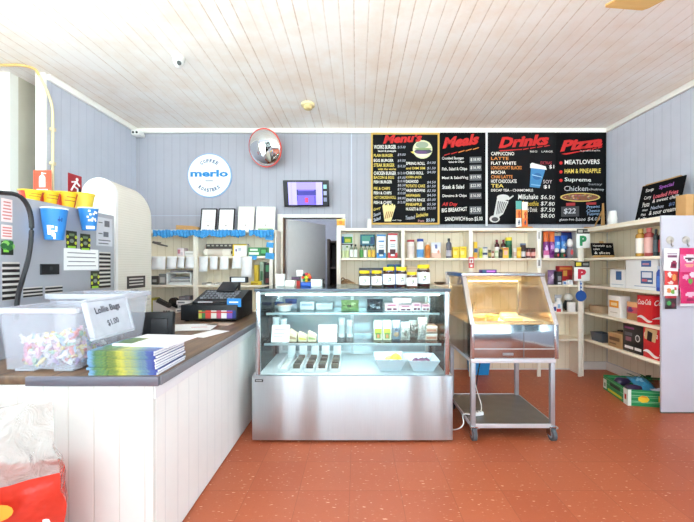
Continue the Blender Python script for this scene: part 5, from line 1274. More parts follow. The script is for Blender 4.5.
def cpouch(name, label, p0, p1, q, z, bands, blob, seed, Y=2.95, th=.06, group=None, wr=.15):
    x, w, h = onshelf(p0, p1, q, Y, z); b = MB(); b.pouch(w, h, th, bands, blob, seed=seed, wr=wr)
    return tag(b.build(name, local=True, loc=(x, Y, z+.0006)), label, 'pouch', group)
cpouch('grey_pouch', 'blue grey pouch between the pots and the white bags', 392, 400.3, 320, z2, [(.6, C('#8fa6b8', .35)), (1, C('#c3d2dc', .35))], [(.2, .8, .15, .4, C('#c9a98a')), (.3, .7, .45, .6, C('#5a7388'))], 44)
SPK = C('#c9c9c4', .3, var=.45, scale=70)
for k, (p0, p1, q, L, Y_) in enumerate(((401, 410, 322, 'white speckled bag nearest the grey pouch', 2.92), (409, 418, 320, 'white speckled bag in the middle of three on the case shelf', 3.03), (417.5, 427.3, 317.5, 'white speckled bag, tallest, at the right of the case shelf', 2.94))):
    cpouch('coconut_bag', L, p0, p1, q, z2, [(.7, SPK), (1, C('#eceae4', .3))], [(.3, .7, .25, .55, C('#a9aaa6'))], 50+k, Y_, .07, 'white speckled bags', .25)
for k, (zz, L) in enumerate(((0, 'lower flat pinkish box at the right end of the case shelf'), (.062, 'upper flat pinkish box at the right end of the case shelf'))):
    carton('flat_box', L, 'box', X(433.5, 2.98)-.03, 2.99, z2+.0006+zz, .10, .14, .055, C('#e3c6b4', .4), ((.0, 1, .7, 1, C('#f2ece6')), (.1, .9, .2, .5, C('#c98a72'))), group='flat boxes in the case')
# ---- deck: five narrow trays and two square bowls
TRW = C('#f2f5f7', .35, var=.03)
tl = ['leftmost narrow white tray on the case deck', 'narrow tray of dark slices second from the left on the deck', 'narrow tray of dark slices third from the left on the deck', 'narrow tray of dark slices fourth from the left on the deck', 'rightmost narrow tray of dark slices on the deck']
for k, px in enumerate((284, 297, 310, 322, 335)):
    yc = 2.93; x = X(px, 2.78)
    dirx = (X(px-1, 2.78)-0)/2.78
    Mx = Matrix.Translation((x+dirx*.12*.3, yc-.02, zd)) @ Matrix.Rotation(math.radians(9), 4, 'X')
    t = thing('narrow_tray', tl[k], 'tray', M=Matrix.Translation((x, yc-.02, zd)), group='narrow trays on the case deck')
    b = MB(); b.box(-.04, .04, -.19, .2, .0005, .006, TRW, .002)
    for a in (-.04, .034): b.box(a, a+.006, -.19, .2, .0062, .05, TRW, .002)
    b.box(-.034, .034, .194, .2, .0062, .14, TRW, .002); b.box(-.034, .034, -.19, -.184, .0062, .03, TRW, .002)
    b.build('tray_body', t, local=True)
    if k:
        for j in range(6):
            b = MB(); b.box(-.028, .028, -.15+j*.05, -.118+j*.05, .007, .055+.004*(j % 2), C(['#4a443c', '#6a6458', '#3a3630'][(j+k) % 3], .4, var=.2), .006, M=Matrix.Rotation(0, 4, 'X'))
            o = b.build('cake_slice', local=True, loc=(x, yc-.02, zd))
            tag(o, ['dark cake slice, nearest in', 'dark cake slice, second in', 'dark cake slice, third in', 'dark cake slice, fourth in', 'dark cake slice, fifth in', 'dark cake slice, rearmost in'][j] + ' the %s tray of slices from the left' % ['first', 'second', 'third', 'fourth'][k-1], 'cake', 'dark cake slices')
    else:
        b = MB(); b.box(-.03, .03, -.15, .12, .007, .02, C('#d9dad6', .5, var=.15), .004); tag(b.build('paper_liner', local=True, loc=(x, yc-.02, zd)), 'pale grey paper liner in the leftmost narrow tray', 'liner')
def sq_bowl(label, px, Y, w, d, h, inside):
    x = X(px, Y-d/2)
    t = thing('square_bowl', label, 'bowl', (x, Y, zd), 0, 'square white bowls on the case deck')
    b = MB()
    def loop(a, c, z): return [b.bm.verts.new((sx*a/2, sy*c/2, z)) for sx, sy in ((-1, -1), (1, -1), (1, 1), (-1, 1))]
    L = [loop(w*.62, d*.62, .001), loop(w, d, h), loop(w*.96, d*.96, h), loop(w*.6, d*.6, .008)]
    fs = [b.bm.faces.new(L[0][::-1]), b.bm.faces.new(L[3])]
    for k in range(3):
        for i in range(4): j = (i+1) % 4; fs.append(b.bm.faces.new((L[k][i], L[k][j], L[k+1][j], L[k+1][i])))
    b._mark(fs, C('#dfe9f4', .3, var=.03)); b.build('bowl_body', t, local=True, sharp=25)
    return x
xa = sq_bowl('square white bowl with yellow fruit on the case deck', 391, 2.83, .25, .26, .105, 0)
xb = sq_bowl('square white bowl with purple fruit at the right of the deck', 424.5, 2.83, .25, .26, .095, 1)
def fruit(name, label, x, y, z, r, m, group, sq=1.15):
    t = thing(name, label, 'fruit', (x, y, z), 0, group)
    b = MB(); b.lathe([(max(.0006, r*math.sin(PI*k/10)), -r*sq*math.cos(PI*k/10)) for k in range(11)], m, (0, 0, r*sq), 14); b.build('flesh', t, local=True)
    b = MB(); b.cyl((0, 0, r*sq*2-.004), (.002, 0, r*sq*2+.008), .003, C('#6a5a3a'), 6); b.build('stem', t, local=True)
LEM = C('#eec53a', .4, var=.1)
for k, (dx, dy, dz, r, L) in enumerate(((.05, -.02, .014, .05, 'large yellow lemon standing highest in the left square bowl'), (-.03, -.03, .010, .035, 'yellow lemon at the left of the left square bowl'), (.0, .05, .010, .036, 'yellow lemon at the back of the left square bowl'))):
    fruit('lemon', L, xa+dx, 2.83+dy, zd+dz, r, LEM if k == 0 else C('#e6c86a', .4), 'lemons')
for k, (dx, dy, r, L) in enumerate(((.0, -.03, .036, 'purple plum at the front of the right square bowl'), (.045, .03, .034, 'purple plum at the right of the right square bowl'), (-.04, .03, .033, 'purple plum at the left of the right square bowl'))):
    fruit('plum', L, xb+dx, 2.83+dy, zd+.010, r+.006*(k == 0), C('#6a3560', .35, var=.15), 'plums', 1.0)

# ---- on top of the case
ZT = CTZ-.003+.0006
def jar(label, p0, p1, q, Y, fill, lidc, group='yellow lidded jars on the case'):
    x, w, h = onshelf(p0, p1, q, Y, ZT); r = w/2*.97
    t = thing('condiment_jar', label, 'jar', (x, Y, ZT), 0, group)
    b = MB(); b.lathe([(r*.9, 0), (r, .008), (r, h*.74), (r*.82, h*.82), (r*.82, h*.85)], JARGLASS, seg=22); b.build('glass_body', t, local=True)
    b = MB(); b.lathe([(r*.86, .004), (r*.94, .01), (r*.94, h*.7), (r*.76, h*.76)], fill, seg=22); b.build('contents', t, local=True)
    b = MB(); b.lathe([(r*.93, h*.83), (r*.95, h*.84), (r*.95, h*.99), (r*.88, h)], lidc, seg=22); b.build('lid', t, local=True)
    b = MB(); b.lathe([(r+.0008, h*.16), (r+.0008, h*.66)], PAPER, seg=28, caps=False)
    lb = b.build('jar_label', t, local=True)
    b = MB()
    for a0, a1, z0, z1, m in ((-1.7, -1.3, .42, .5, C('#8a9a6a')), (-1.8, -1.55, .3, .36, C('#55585f')), (-1.5, -1.3, .34, .4, C('#55585f'))):
        n = 3
        for i in range(n):
            A0, A1 = a0+(a1-a0)*i/n, a0+(a1-a0)*(i+1)/n; rr = r+.0018
            b.quad([(rr*math.cos(A0), rr*math.sin(A0), z0*h), (rr*math.cos(A1), rr*math.sin(A1), z0*h), (rr*math.cos(A1), rr*math.sin(A1), z1*h), (rr*math.cos(A0), rr*math.sin(A0), z1*h)], m)
    b.build('print', lb, local=True)
LQ, DR = C('#6b5a44', .4, var=.2, scale=40), C('#4f1c20', .4, var=.25, scale=60)
jar('yellow lidded jar at the left end of the row on the case', 359, 370, 270.5, 2.82, LQ, YEL)
jar('yellow lidded jar second from the left on the case', 371.3, 382, 270.5, 2.82, LQ, YEL)
jar('dark red jar with yellow lid, third from the left', 382.8, 395, 267, 2.83, DR, YEL)
jar('dark red jar with yellow lid, fourth from the left', 395.5, 407, 267, 2.83, DR, YEL)
jar('shorter yellow lidded jar before the tallest one', 406.5, 417.3, 272, 2.74, C('#8a5a4a', .4, var=.2), YEL)
jar('tallest dark jar with yellow lid at the right of the row', 416.8, 430, 264.5, 2.90, DR, YEL)
def tbox(name, label, p0, p1, q, Y, d, m, decals=(), cat='box', rz=0.0):
    x, w, h = onshelf(p0, p1, q, Y-d/2, ZT); return carton(name, label, cat, x, Y, ZT, w, d, h, m, decals, rz)
tbox('card_holder', 'upright white card at the left end of the case top', 276, 284, 274, 2.98, .05, WHITE, ((.2, .6, .7, .8, C('#c9c9ce')), (.15, .8, .35, .42, C('#d9d9de'))))
tbox('pale_box', 'low white box beside the upright card on the case top', 284.5, 294.5, 280.5, 2.95, .1, C('#f3eee6', .5), ((.1, .8, .3, .6, C('#d9cdbd')),))
tbox('eftpos_terminal', 'small black and red card terminal on the case top', 291.5, 300, 276.5, 3.06, .05, C('#2c2226', .4), ((.35, 1, .0, .55, C('#d83a34')), (.05, .9, .7, .9, C('#5a3a5a'))), 'terminal')
tbox('notice_card', 'white card standing behind the coloured toy on the case', 296.5, 303, 270, 3.16, .02, PAPER, ((.2, .8, .5, .6, C('#bdbdc4')), (.3, .7, .3, .36, C('#bdbdc4'))), 'card')
xt, yt = X(306.5, 2.96), 2.96
t = thing('flower_toy', 'bright coloured flower shaped toy on a blue base', 'toy', (xt, yt, ZT))
b = MB(); b.box(xt-.045, xt+.04, yt-.035, yt+.035, ZT, ZT+.038, C('#2458b8', .4), .006); b.build('base', t)
for k in range(8):
    a = 2*PI*k/8
    b = MB(); p = (xt+.03*math.cos(a)+.002, yt-.01, ZT+.078+.028*math.sin(a)); b.lathe([(max(.0005, .0145*math.sin(PI*i/6)), -.0145*math.cos(PI*i/6)) for i in range(7)], C(['#e8442c', '#f08a2a', '#d83a4a', '#2a2a2a', '#e8442c', '#2f8a4a', '#f2b52a', '#222222'][k], .35), p, 10); b.build('petal', t)
b = MB(); b.lathe([(max(.0005, .017*math.sin(PI*i/6)), -.017*math.cos(PI*i/6)) for i in range(7)], C('#c9d83a', .35), (xt+.002, yt-.016, ZT+.078), 12); b.build('flower_centre', t)
b = MB(); b.cyl((xt, yt, ZT+.0385), (xt, yt-.004, ZT+.066), .007, C('#2f8a4a')); b.build('stem', t)
tbox('white_box', 'low white box right of the coloured toy on the case', 311, 321.5, 279.5, 2.97, .09, C('#f2f4f6', .45), ((.1, .9, .6, .75, C('#cfdbe6')),))
x, w, h = onshelf(320.5, 325, 277.5, 3.05, ZT)
b = MB(); b.lathe([(.018, 0), (.02, .01), (.012, .03), (.014, .05), (.018, .06), (.001, .066)], C('#3a3836', .4), (0, 0, 0), 12); tag(b.build('door_bell', local=True, loc=(x, 3.05, ZT)), 'small dark counter bell right of the low white box', 'bell')

# ------------------------------------------------------------------ trolley and food warmer
px0, px1, ty0_, ty1_ = .885, 1.535, 2.67, 3.30
t = thing('trolley', 'silver steel trolley on castors carrying the food warmer', 'trolley', ((px0+px1)/2, 2.98, 0))
PW = .034
for x in (px0, px1-PW):
    for y in (ty0_, ty1_-PW):
        b = MB(); b.box(x, x+PW, y, y+PW, .112, .60, GREYSTEEL, .003); b.build('post', t)
b = MB()
for (a0, a1, c0, c1) in ((px0-.004, px1+.004, ty0_-.004, ty0_+PW), (px0-.004, px1+.004, ty1_-PW, ty1_+.004), (px0-.004, px0+PW, ty0_+PW, ty1_-PW), (px1-PW, px1+.004, ty0_+PW, ty1_-PW)):
    b.box(a0, a1, c0, c1, .601, .636, C('#d9dadf', .35, .3), .003)
b.build('top_frame', t)
SHS = steel_mat('dull shelf steel', '#8f8e90', .35, .08, 5, 5)
b = MB(); b.box(px0+.002, px1-.002, ty0_+.002, ty1_-.002, .118, .1275, SHS); sh = b.build('lower_shelf', t)
b = MB()
for (a0, a1, c0, c1) in ((px0+PW, px1-PW, ty0_-.002, ty0_+.0015), (px0+PW, px1-PW, ty1_-.0015, ty1_+.002), (px0-.002, px0+.0015, ty0_+PW, ty1_-PW), (px1-.0015, px1+.002, ty0_+PW, ty1_-PW)):
    b.box(a0, a1, c0, c1, .098, .132, C('#d5d6da', .35, .4), .001)
b.build('shelf_rim', sh)
for x in (px0+.02, px1-.02):
    for y in (ty0_+.02, ty1_-.02):
        b = MB(); b.box(x-.028, x+.028, y-.028, y+.028, .1, .112, STEEL, .002); b.box(x-.024, x-.018, y-.03, y+.03, .04, .1, STEEL, .002); b.box(x+.018, x+.024, y-.03, y+.03, .04, .1, STEEL, .002); ck = b.build('castor', t)
        b = MB(); b.cyl((x-.015, y-.012, .048), (x+.015, y-.012, .048), .048, RUBBER, 22); b.cyl((x-.0165, y-.012, .048), (x+.0165, y-.012, .048), .03, C('#8d9299', .4, .3), 18); b.build('wheel', ck)
        b = MB(); b.box(x+.0245, x+.05, y-.01, y+.015, .085, .1, C('#b9bcc2', .4, .4), .002); b.build('brake_lever', ck)
# power board and leads on the lower shelf
b = MB(); b.box(-.05, .05, -.02, .02, 0, .03, WHITE, .005)
for k in range(3): b.box(-.035+k*.028, -.02+k*.028, -.012, .008, .0302, .031, C('#8a8a8a'))
o = b.build('power_board', local=True, loc=(.985, 2.83, .128)); o.rotation_euler = (0, 0, .3); tag(o, 'small white power board on the trolley shelf', 'power board')
b = MB(); b.tube(bez([(.93, 2.82, .14), (.86, 2.80, .145), (.84, 2.72, .11), (.80, 2.72, .07), (.76, 2.8, .03), (.755, 3.0, .008)], 8), .005, WHITE, 6); tag(b.build('white_cable', loc=(.93, 2.82, .14)), 'white lead running from the power board towards the case', 'cable')
b = MB(); b.tube(bez([(1.02, 2.84, .145), (1.03, 2.86, .2), (1.01, 2.9, .3), (1.0, 3.0, .45), (.99, 3.05, .64)], 8), .004, C('#e3dfd8'), 6); tag(b.build('thin_lead', loc=(1.02, 2.84, .145)), 'thin pale lead rising from the power board to the warmer', 'cable')
b = MB(); b.tube(bez([(1.25, 3.345, .70), (1.245, 3.36, .6), (1.19, 3.37, .35), (1.16, 3.38, .12), (1.15, 3.42, .008)], 8), .006, BLACK, 6); tag(b.build('black_cable', loc=(1.15, 3.42, .008)), 'black mains lead dropping behind the trolley', 'cable')

wx0, wx1, wyf, wyt, wyb = .872, 1.552, 2.655, 2.86, 3.31
wz0, wz1, wz2 = .637, .90, 1.292
t = thing('food_warmer', 'stainless hot food warmer with sloping glass on the trolley', 'food warmer', ((wx0+wx1)/2, 2.98, wz0))
MIRS = steel_mat('mirror polished panel', '#b4c0c8', .12, .08)
b = MB(); b.box(wx0+.032, wx1-.032, wyf, wyf+.012, wz0+.01, wz1, MIRS, .002); fp = b.build('front_panel', t)
b = MB(); b.box(wx0+.032, wx1-.032, wyf-.003, wyf-.0005, wz0+.075, wz0+.079, C('#eceef0', .3, .4)); b.box((wx0+wx1)/2+.07, (wx0+wx1)/2+.074, wyf-.003, wyf-.0005, wz0+.012, wz1-.002, C('#7d8084', .3, .6)); b.build('panel_joint', fp)
b = MB(); b.box(wx0+.25, wx0+.33, wyf-.004, wyf-.0005, wz0+.028, wz0+.045, C('#aeb3b8', .3, .6)); b.build('maker_plate', fp)
b = MB(); b.prism([(wx0, wyf, wz0), (wx0, wyf, wz1), (wx0, wyb, wz1), (wx0, wyb, wz0)], (.012, 0, 0), MIRS); b.build('side_panel', t)
b = MB(); b.prism([(wx1-.012, wyf, wz0), (wx1-.012, wyf, wz1), (wx1-.012, wyb, wz1), (wx1-.012, wyb, wz0)], (.012, 0, 0), MIRS); b.build('side_panel', t)
for x in (wx0+.0122, wx1-.0322):
    b = MB(); b.box(x, x+.02, wyf-.002, wyf+.018, wz0, wz1, STEEL, .003); b.build('front_corner', t)
b = MB(); b.box(wx0+.0125, wx1-.0125, wyf+.02, wyb-.002, wz0+.001, wz0+.03, STEEL); b.build('bottom', t)
b = MB(); b.box(wx0+.0125, wx1-.0125, wyf+.0125, wyb-.02, wz1-.03, wz1-.018, C('#e9dcc4', .35, .3)); b.build('food_deck', t)
b = MB(); b.box(wx0+.0125, wx1-.0125, wyb-.012, wyb, wz0+.03, wz1, STEEL); b.build('back_panel', t)
# sloping posts
for x in (wx0, wx1-.034):
    b = MB(); b.prism([(x, wyf, wz1+.001), (x, wyf+.04, wz1+.001), (x, wyt+.04, wz2-.026), (x, wyt, wz2-.026)], (.034, 0, 0), STEEL); b.build('sloping_post', t)
for x in (wx0+.004, wx1-.024):
    b = MB(); b.box(x, x+.02, wyb-.03, wyb-.01, wz1+.001, wz2-.026, STEEL, .002); b.build('rear_post', t)
b = MB(); b.box(wx0-.006, wx1+.006, wyt-.006, wyb, wz2-.025, wz2, steel_mat('warmer top steel', '#c9ccd0', .25, .1), .006); tp = b.build('top', t)
b = MB(); b.box(wx0-.010, wx0-.0062, wyt-.004, wyb-.01, wz2-.027, wz2+.001, C('#2f5a8e', .4), .001); b.box(wx0-.006, wx0+.06, wyb-.14, wyb-.005, wz2+.0002, wz2+.003, C('#2f5a8e', .4), .001); b.build('blue_edge_tape', tp)
b = MB(); b.prism([(wx0+.035, wyf+.012, wz1+.002), (wx0+.035, wyf+.017, wz1+.002), (wx0+.035, wyt+.017, wz2-.027), (wx0+.035, wyt+.012, wz2-.027)], (wx1-wx0-.07, 0, 0), glass_mat('warm front glass', '#fff6e6', .9, .05)); b.build('front_glass', t)
SGM = glass_mat('warmer side glass', '#fff3e0', .8, .04)
for x in (wx0+.006, wx1-.012):
    b = MB(); b.prism([(x, wyf+.045, wz1+.002), (x, wyb-.035, wz1+.002), (x, wyb-.035, wz2-.027), (x, wyt+.045, wz2-.027)], (.005, 0, 0), SGM); b.build('side_glass', t)
b = MB(); b.box(wx0+.03, wx1-.03, wyb-.024, wyb-.018, wz1+.002, wz2-.027, glass_mat('hazy rear glass', '#fffaf0', .8, .05, .1)); b.build('rear_glass', t)
b = MB(); b.box(wx0+.06, wx1-.16, wyt+.06, wyt+.12, wz2-.065, wz2-.0255, C('#f4ead8', .4), .004); hl = b.build('heat_lamp', t)
b = MB(); b.box(wx0+.09, wx1-.19, wyt+.07, wyt+.11, wz2-.071, wz2-.0655, emit_mat('heat lamp tube', '#ffe6c6', 24)); b.build('lamp_tube', hl)
# pastries in the warmer
dz = wz1-.018+.0006
b = MB(); b.box(wx0+.05, wx1-.05, 2.78, 3.22, dz, dz+.004, C('#f1e2c6', .6, var=.08), .001)
for (a0, a1, c0, c1) in ((wx0+.05, wx1-.05, 2.78, 2.786), (wx0+.05, wx1-.05, 3.214, 3.22)): b.box(a0, a1, c0, c1, dz+.0042, dz+.025, STEEL)
tag(b.build('baking_tray', loc=((wx0+wx1)/2, 3.0, dz)), 'pale lined tray on the deck of the food warmer', 'tray')
PIE = C('#dda24a', .5, var=.15, scale=30)
for k, (dx, y, L) in enumerate(((.14, 2.86, 'golden pie at the front left inside the warmer'), (.27, 2.92, 'golden pie beside the front left one inside the warmer'))):
    t = thing('meat_pie', L, 'pie', (wx0+dx, y, dz+.0045), 0, 'pies in the warmer')
    b = MB(); b.lathe([(.042, 0), (.056, .035), (.058, .038)], C('#e6b765', .5, var=.1), seg=20); b.build('crust', t, local=True)
    b = MB(); b.lathe([(.060, .0385), (.056, .048), (.03, .056), (.001, .057)], PIE, seg=20); b.build('lid', t, local=True)
for k, (dx, y, L) in enumerate(((.42, 2.86, 'pale sausage roll at the right front of the warmer tray'), (.45, 3.0, 'pale sausage roll in the middle of the warmer tray'), (.5, 3.13, 'pale sausage roll at the back of the warmer tray'))):
    b = MB(); b.box(-.075, .075, -.03, .03, 0, .042, C('#efdcae', .5, var=.15, scale=30), .016, seg=3); tag(b.build('sausage_roll', local=True, loc=(wx0+dx, y, dz+.0045)), L, 'sausage roll', 'sausage rolls in the warmer')
b = MB(); b.tube([(wx0+.13, 2.99, dz+.005), (wx0+.135, 3.0, dz+.14), (wx0+.16, 3.02, dz+.15), (wx0+.17, 3.03, dz+.07)], .004, CHROME, 6); tag(b.build('tongs', loc=(wx0+.13, 2.99, dz+.005)), 'thin metal tongs standing in the warmer behind the pies', 'tongs')
# purple pack on the warmer top
carton('purple_packet', 'purple and blue packet lying on top of the warmer', 'packet', X(489, 2.95), 2.98, wz2+.0006, .125, .08, .028, C('#5a2f7a', .4), ((0, .3, 0, 1, C('#2a4a6a')), (.3, .9, .2, .7, C('#c06ac0'))))
# blue bucket under the shelf behind the trolley
t = thing('blue_tub', 'blue plastic tub on the floor behind the trolley', 'tub', (X(480, 4.3), 4.33, 0))
b = MB(); tub_shell(b, X(471, 4.25), X(490.5, 4.25), 4.24, 4.44, 0, .215, .02, .005, C('#2490d8', .4)); b.build('tub_body', t)
b = MB()
for a in ((X(470, 4.25), X(491.5, 4.25), 4.23, 4.2395), (X(470, 4.25), X(491.5, 4.25), 4.4405, 4.45)): b.box(a[0], a[1], a[2], a[3], .195, .216, C('#1f84c8', .4), .002)
b.build('rim', t)

# ------------------------------------------------------------------ menu boards on the back wall
YB = 4.47
CHK = C('#19191c', .8, var=.12, scale=5); CHK2 = C('#0f0f12', .8, var=.12, scale=5)
for m_ in (CHK, CHK2): m_.node_tree.nodes['Principled BSDF'].inputs['Specular IOR Level'].default_value = .12
cW, cY, cR, cG, cB = C('#f0efea', .7), C('#e9cf62', .7), C('#c91c1a', .6), C('#8d8f94', .7), C('#4a93c8', .6)
cO, cGR = C('#e08a3a', .7), C('#a9bfa4', .7)
LY = YB - .0035
def TX(b, s, p0, p1, q0, q1, m, bold=.0, shear=0.0, slope=0.0, y=LY):
    """chalk lettering between columns p0..p1, rows q0 (top)..q1 (bottom); slope = rise of the right end in rows"""
    x0, x1, z0, z1 = X(p0, YB), X(p1, YB), Z(q1, YB), Z(q0, YB)
    b.text(s, (x0, y, z0), (x1-x0, 0, slope*YB/F), (0, 0, z1-z0), m, bold, shear)
def board(name, label, p0, p1, q0, q1, face, frame=None):
    x0, x1, z0, z1 = X(p0, YB), X(p1, YB), Z(q1, YB), Z(q0, YB)
    t = thing(name, label, 'menu board', ((x0+x1)/2, YB, z0), 0, 'chalk menu boards')
    f = .022 if frame else 0
    b = MB(); b.box(x0+f, x1-f, YB-.003, YB+.02, z0+f, z1-f, face, .0); b.build('slate', t)
    if frame:
        b = MB()
        for a in ((x0, x0+f, z0, z1), (x1-f, x1, z0, z1), (x0+f, x1-f, z0, z0+f), (x0+f, x1-f, z1-f, z1)): b.box(a[0], a[1], YB-.014, YB+.02, a[2], a[3], frame, .003)
        b.build('frame', t)
    return t
def PP(px, py, y=LY): return (X(px, YB), y, Z(py, YB))
def poly(b, pts, m, y=LY): b.quad([PP(px, py, y) for px, py in pts], m)
def ell(b, px, py, rx, ry, m, y=LY, n=22, a0=0, a1=2*PI): b.disc(PP(px, py, y), (rx*YB/F, 0, 0), (0, 0, ry*YB/F), m, n, a0, a1)
def heading(b, s, p0, p1, q0, q1, slope):
    TX(b, s, p0-.5, p1-.5, q0+.7, q1+.7, C('#a9b9a8', .7), .05, .25, slope, LY+.0006)
    TX(b, s, p0, p1, q0, q1, cR, .05, .25, slope, LY-.0004)

t = board('menu_board', 'menu board with yellow frame, a burger and chips drawn on it', 371, 439.3, 133, 224.6, CHK, C('#d9b258', .5, var=.1))
b = MB(); heading(b, "Menu's", 383, 422, 135, 144, 2.2); b.build('heading', t)
b = MB()
left = [('WORKS BURGER', cW, 145, 149, 396), ('bacon & pineapple', cW, 150, 152.5, 396), ('PLAIN BURGER', cY, 154, 157, 393), ('EGG BURGER', cW, 159, 162, 393.5), ('STEAK BURGER', cY, 163.5, 167, 394.5), ('with the works', cY, 168, 170.2, 396), ('CHICKEN BURGER', cW, 171.5, 175, 396), ('BACON & EGG', cY, 176, 179, 394), ('FISH BURGER', cW, 180.5, 183.5, 392), ('PIE & CHIPS', cY, 187, 190, 390), ('FISH & CHIPS', cW, 191.5, 194.5, 391.5), ('HOT CHICKEN ROLL', cY, 196, 199, 396), ('FISH & CHIPS', cW, 201, 204, 391.5)]
for s, m, q0, q1, pr in left:
    TX(b, s, (378 if 'pine' in s or 'the' in s else 373.8), pr, q0, q1, m, .015)
for s, q in (('$15.00', 146), ('$9.00', 153.5), ('$9.50', 159.5), ('$10.50', 165), ('$12.00', 172), ('$9.00', 176.5), ('$10.00', 180), ('$8.50', 184), ('$7.50', 188), ('$10.00', 192), ('$8.00', 197), ('$12.00', 201)):
    TX(b, s, 397.5, 405.5, q, q+2.8, C('#b9bccb', .7), 0, .2)
right = [('SPRING ROLL', cW, 162, 165), ('and DIM SIM', cY, 167, 169.5), ('CHIKO ROLL', cW, 171.5, 174.5), ('CORN JACK', cY, 176, 179), ('DAGWOOD', cW, 180, 183), ('POTATO CAKE', cY, 184.5, 187.5), ('HASH BROWNS', cW, 189, 192), ('HAWAIIAN', cY, 194, 197), ('ONION RINGS', cW, 198.5, 201.5), ('PINEAPPLE', cY, 203, 206), ('NUGGETS & CHIPS', cW, 207.5, 210.5)]
for s, m, q0, q1 in right: TX(b, s, 406, 406+min(19, len(s)*1.75), q0, q1, m, .015)
for s, q in (('$4.00', 161.5), ('$1.50', 167), ('$4.00', 171), ('$4.50', 181), ('$1.50', 185), ('$2.50', 189.5), ('$4.50', 194), ('$5.00', 198.5), ('$5.50', 203), ('$12.00', 207)):
    TX(b, s, 427, 435.5, q, q+2.8, C('#b9bccb', .7), 0, .2)
TX(b, 'Toasted', 405.5, 415, 216, 220, C('#b9bccb', .7), .01, .2, 1.0); TX(b, 'Sandwiches', 416, 428, 213.5, 217.5, cY, .01, .2, 1.5); TX(b, 'from', 418, 424, 219.5, 222, C('#d9a0a0', .7), 0, .2); TX(b, '$5.00', 426, 434.5, 218.5, 222, C('#c9d3e6', .7), .01, .1)
for k, m in enumerate((cY, C('#b9bccb', .7), C('#c9d3e6', .7))): TX(b, ('Gravy', 'Sauce', 'Salad')[k], 373.5, 380.5, 208.5+k*5, 212+k*5, m, .01, .1, 2.5)
TX(b, 'small  large', 392, 401.5, 219.5, 221.2, cW)
b.build('chalk_writing', t)
b = MB()   # burger
ell(b, 422.5, 149.5, 9.8, 9.3, C('#d9dcae', .7), LY); ell(b, 422.5, 149.5, 8.6, 8.2, C('#e6dcc0', .7), LY-.0003); ell(b, 422, 145, 6.5, 3.2, C('#9aa893', .7), LY-.0005); ell(b, 423, 151.5, 8.8, 2.6, C('#4a4a5a', .7), LY-.0006, 22); ell(b, 421, 152.5, 6, 1.6, C('#6a4a7a', .7), LY-.0008); ell(b, 423, 149, 8.8, 1.1, C('#8aa06a', .7), LY-.0009); ell(b, 422, 155.5, 6, 1.2, C('#f0e9d2', .7), LY-.001)
poly(b, [(410.5, 152), (414, 151), (413.5, 154)], cY, LY-.0011)
b.build('burger_drawing', t)
b = MB()   # chips
poly(b, [(382.3, 205.5), (395.5, 206.5), (391, 221.5), (384.5, 221.5)], C('#e9d79a', .7))
for k in range(6): poly(b, [(383+k*2.1, 207), (384.6+k*2.1, 206.8), (385+k*2, 203.8+(k % 2)), (383.4+k*2, 204+(k % 2))], C('#efdf9a', .7), LY-.0003)
for k in range(4): poly(b, [(384.5+k*2, 219-k*.6), (386.5+k*1.9, 211.5), (387.3+k*1.9, 211.5), (385.4+k*2, 219-k*.6)], C('#a8623a', .7), LY-.0005)
b.build('chips_drawing', t)

t = board('menu_board', 'black meals board between the framed menu and drinks boards', 440, 485.3, 132.6, 224, CHK2)
b = MB(); heading(b, 'Meals', 442.5, 479, 138, 149, 4.8)
for k in range(5): poly(b, [(444+k*7.2, 155-k*1.5), (450+k*7.2, 153.2-k*1.5), (450+k*7.2, 154-k*1.5), (444+k*7.2, 156-k*1.5)], cR if k < 2 else cO)
b.build('heading', t)
b = MB()
for s, p0, p1, q0, q1 in (('Crumbed Sausages', 442, 463.5, 157, 160.5), ('Salad & Chips', 448.5, 464, 161.2, 163.5), ('Fish, Salad & Chips', 442, 467, 167.5, 171.5), ('Meat & Salad/Veg', 442, 468, 176.5, 180), ('Steak & Salad', 442.3, 464, 185, 189), ('Dimsims & Chips', 442.5, 466.5, 194.5, 198), ('BIG BREAKFAST', 441.7, 467, 208.5, 212.5), ('SANDWICH', 445, 465, 217, 221), ('from $5.00', 466, 482.5, 217, 221.5)):
    TX(b, s, p0, p1, q0, q1, cW, .01, .0, .4 if 'BIG' not in s else 1.6)
b.build('chalk_writing', t)
b = MB(); TX(b, 'All Day', 442, 457.5, 202.5, 207, cR, .02, .2, .3); b.build('red_writing', t)
PBX = C('#5b5d63', .7)
for q, s in ((157, '$18.90'), (165, '$16.90'), (174.5, '$19.90'), (183, '$22.90'), (193, '$16.00'), (206.5, '$15.90')):
    hh = 7.5 if q > 200 else 5.8; b = MB()
    poly(b, [(469.5, q), (481.3, q-.3), (481.5, q+hh), (469.5, q+hh+.3)], PBX); TX(b, s, 470.3, 480.5, q+1.2, q+hh-1.2, cW, 0, .1, .2, LY-.0006); b.build('price_patch', t)
b = MB(); b.box(X(485.5, YB), X(487.4, YB), YB-.012, YB+.02, Z(226, YB), Z(131, YB), C('#e6e6ea', .45), .002); tag(b.build('divider_strip', loc=PP(486.4, 226)), 'white strip between the meals and drinks boards', 'strip')

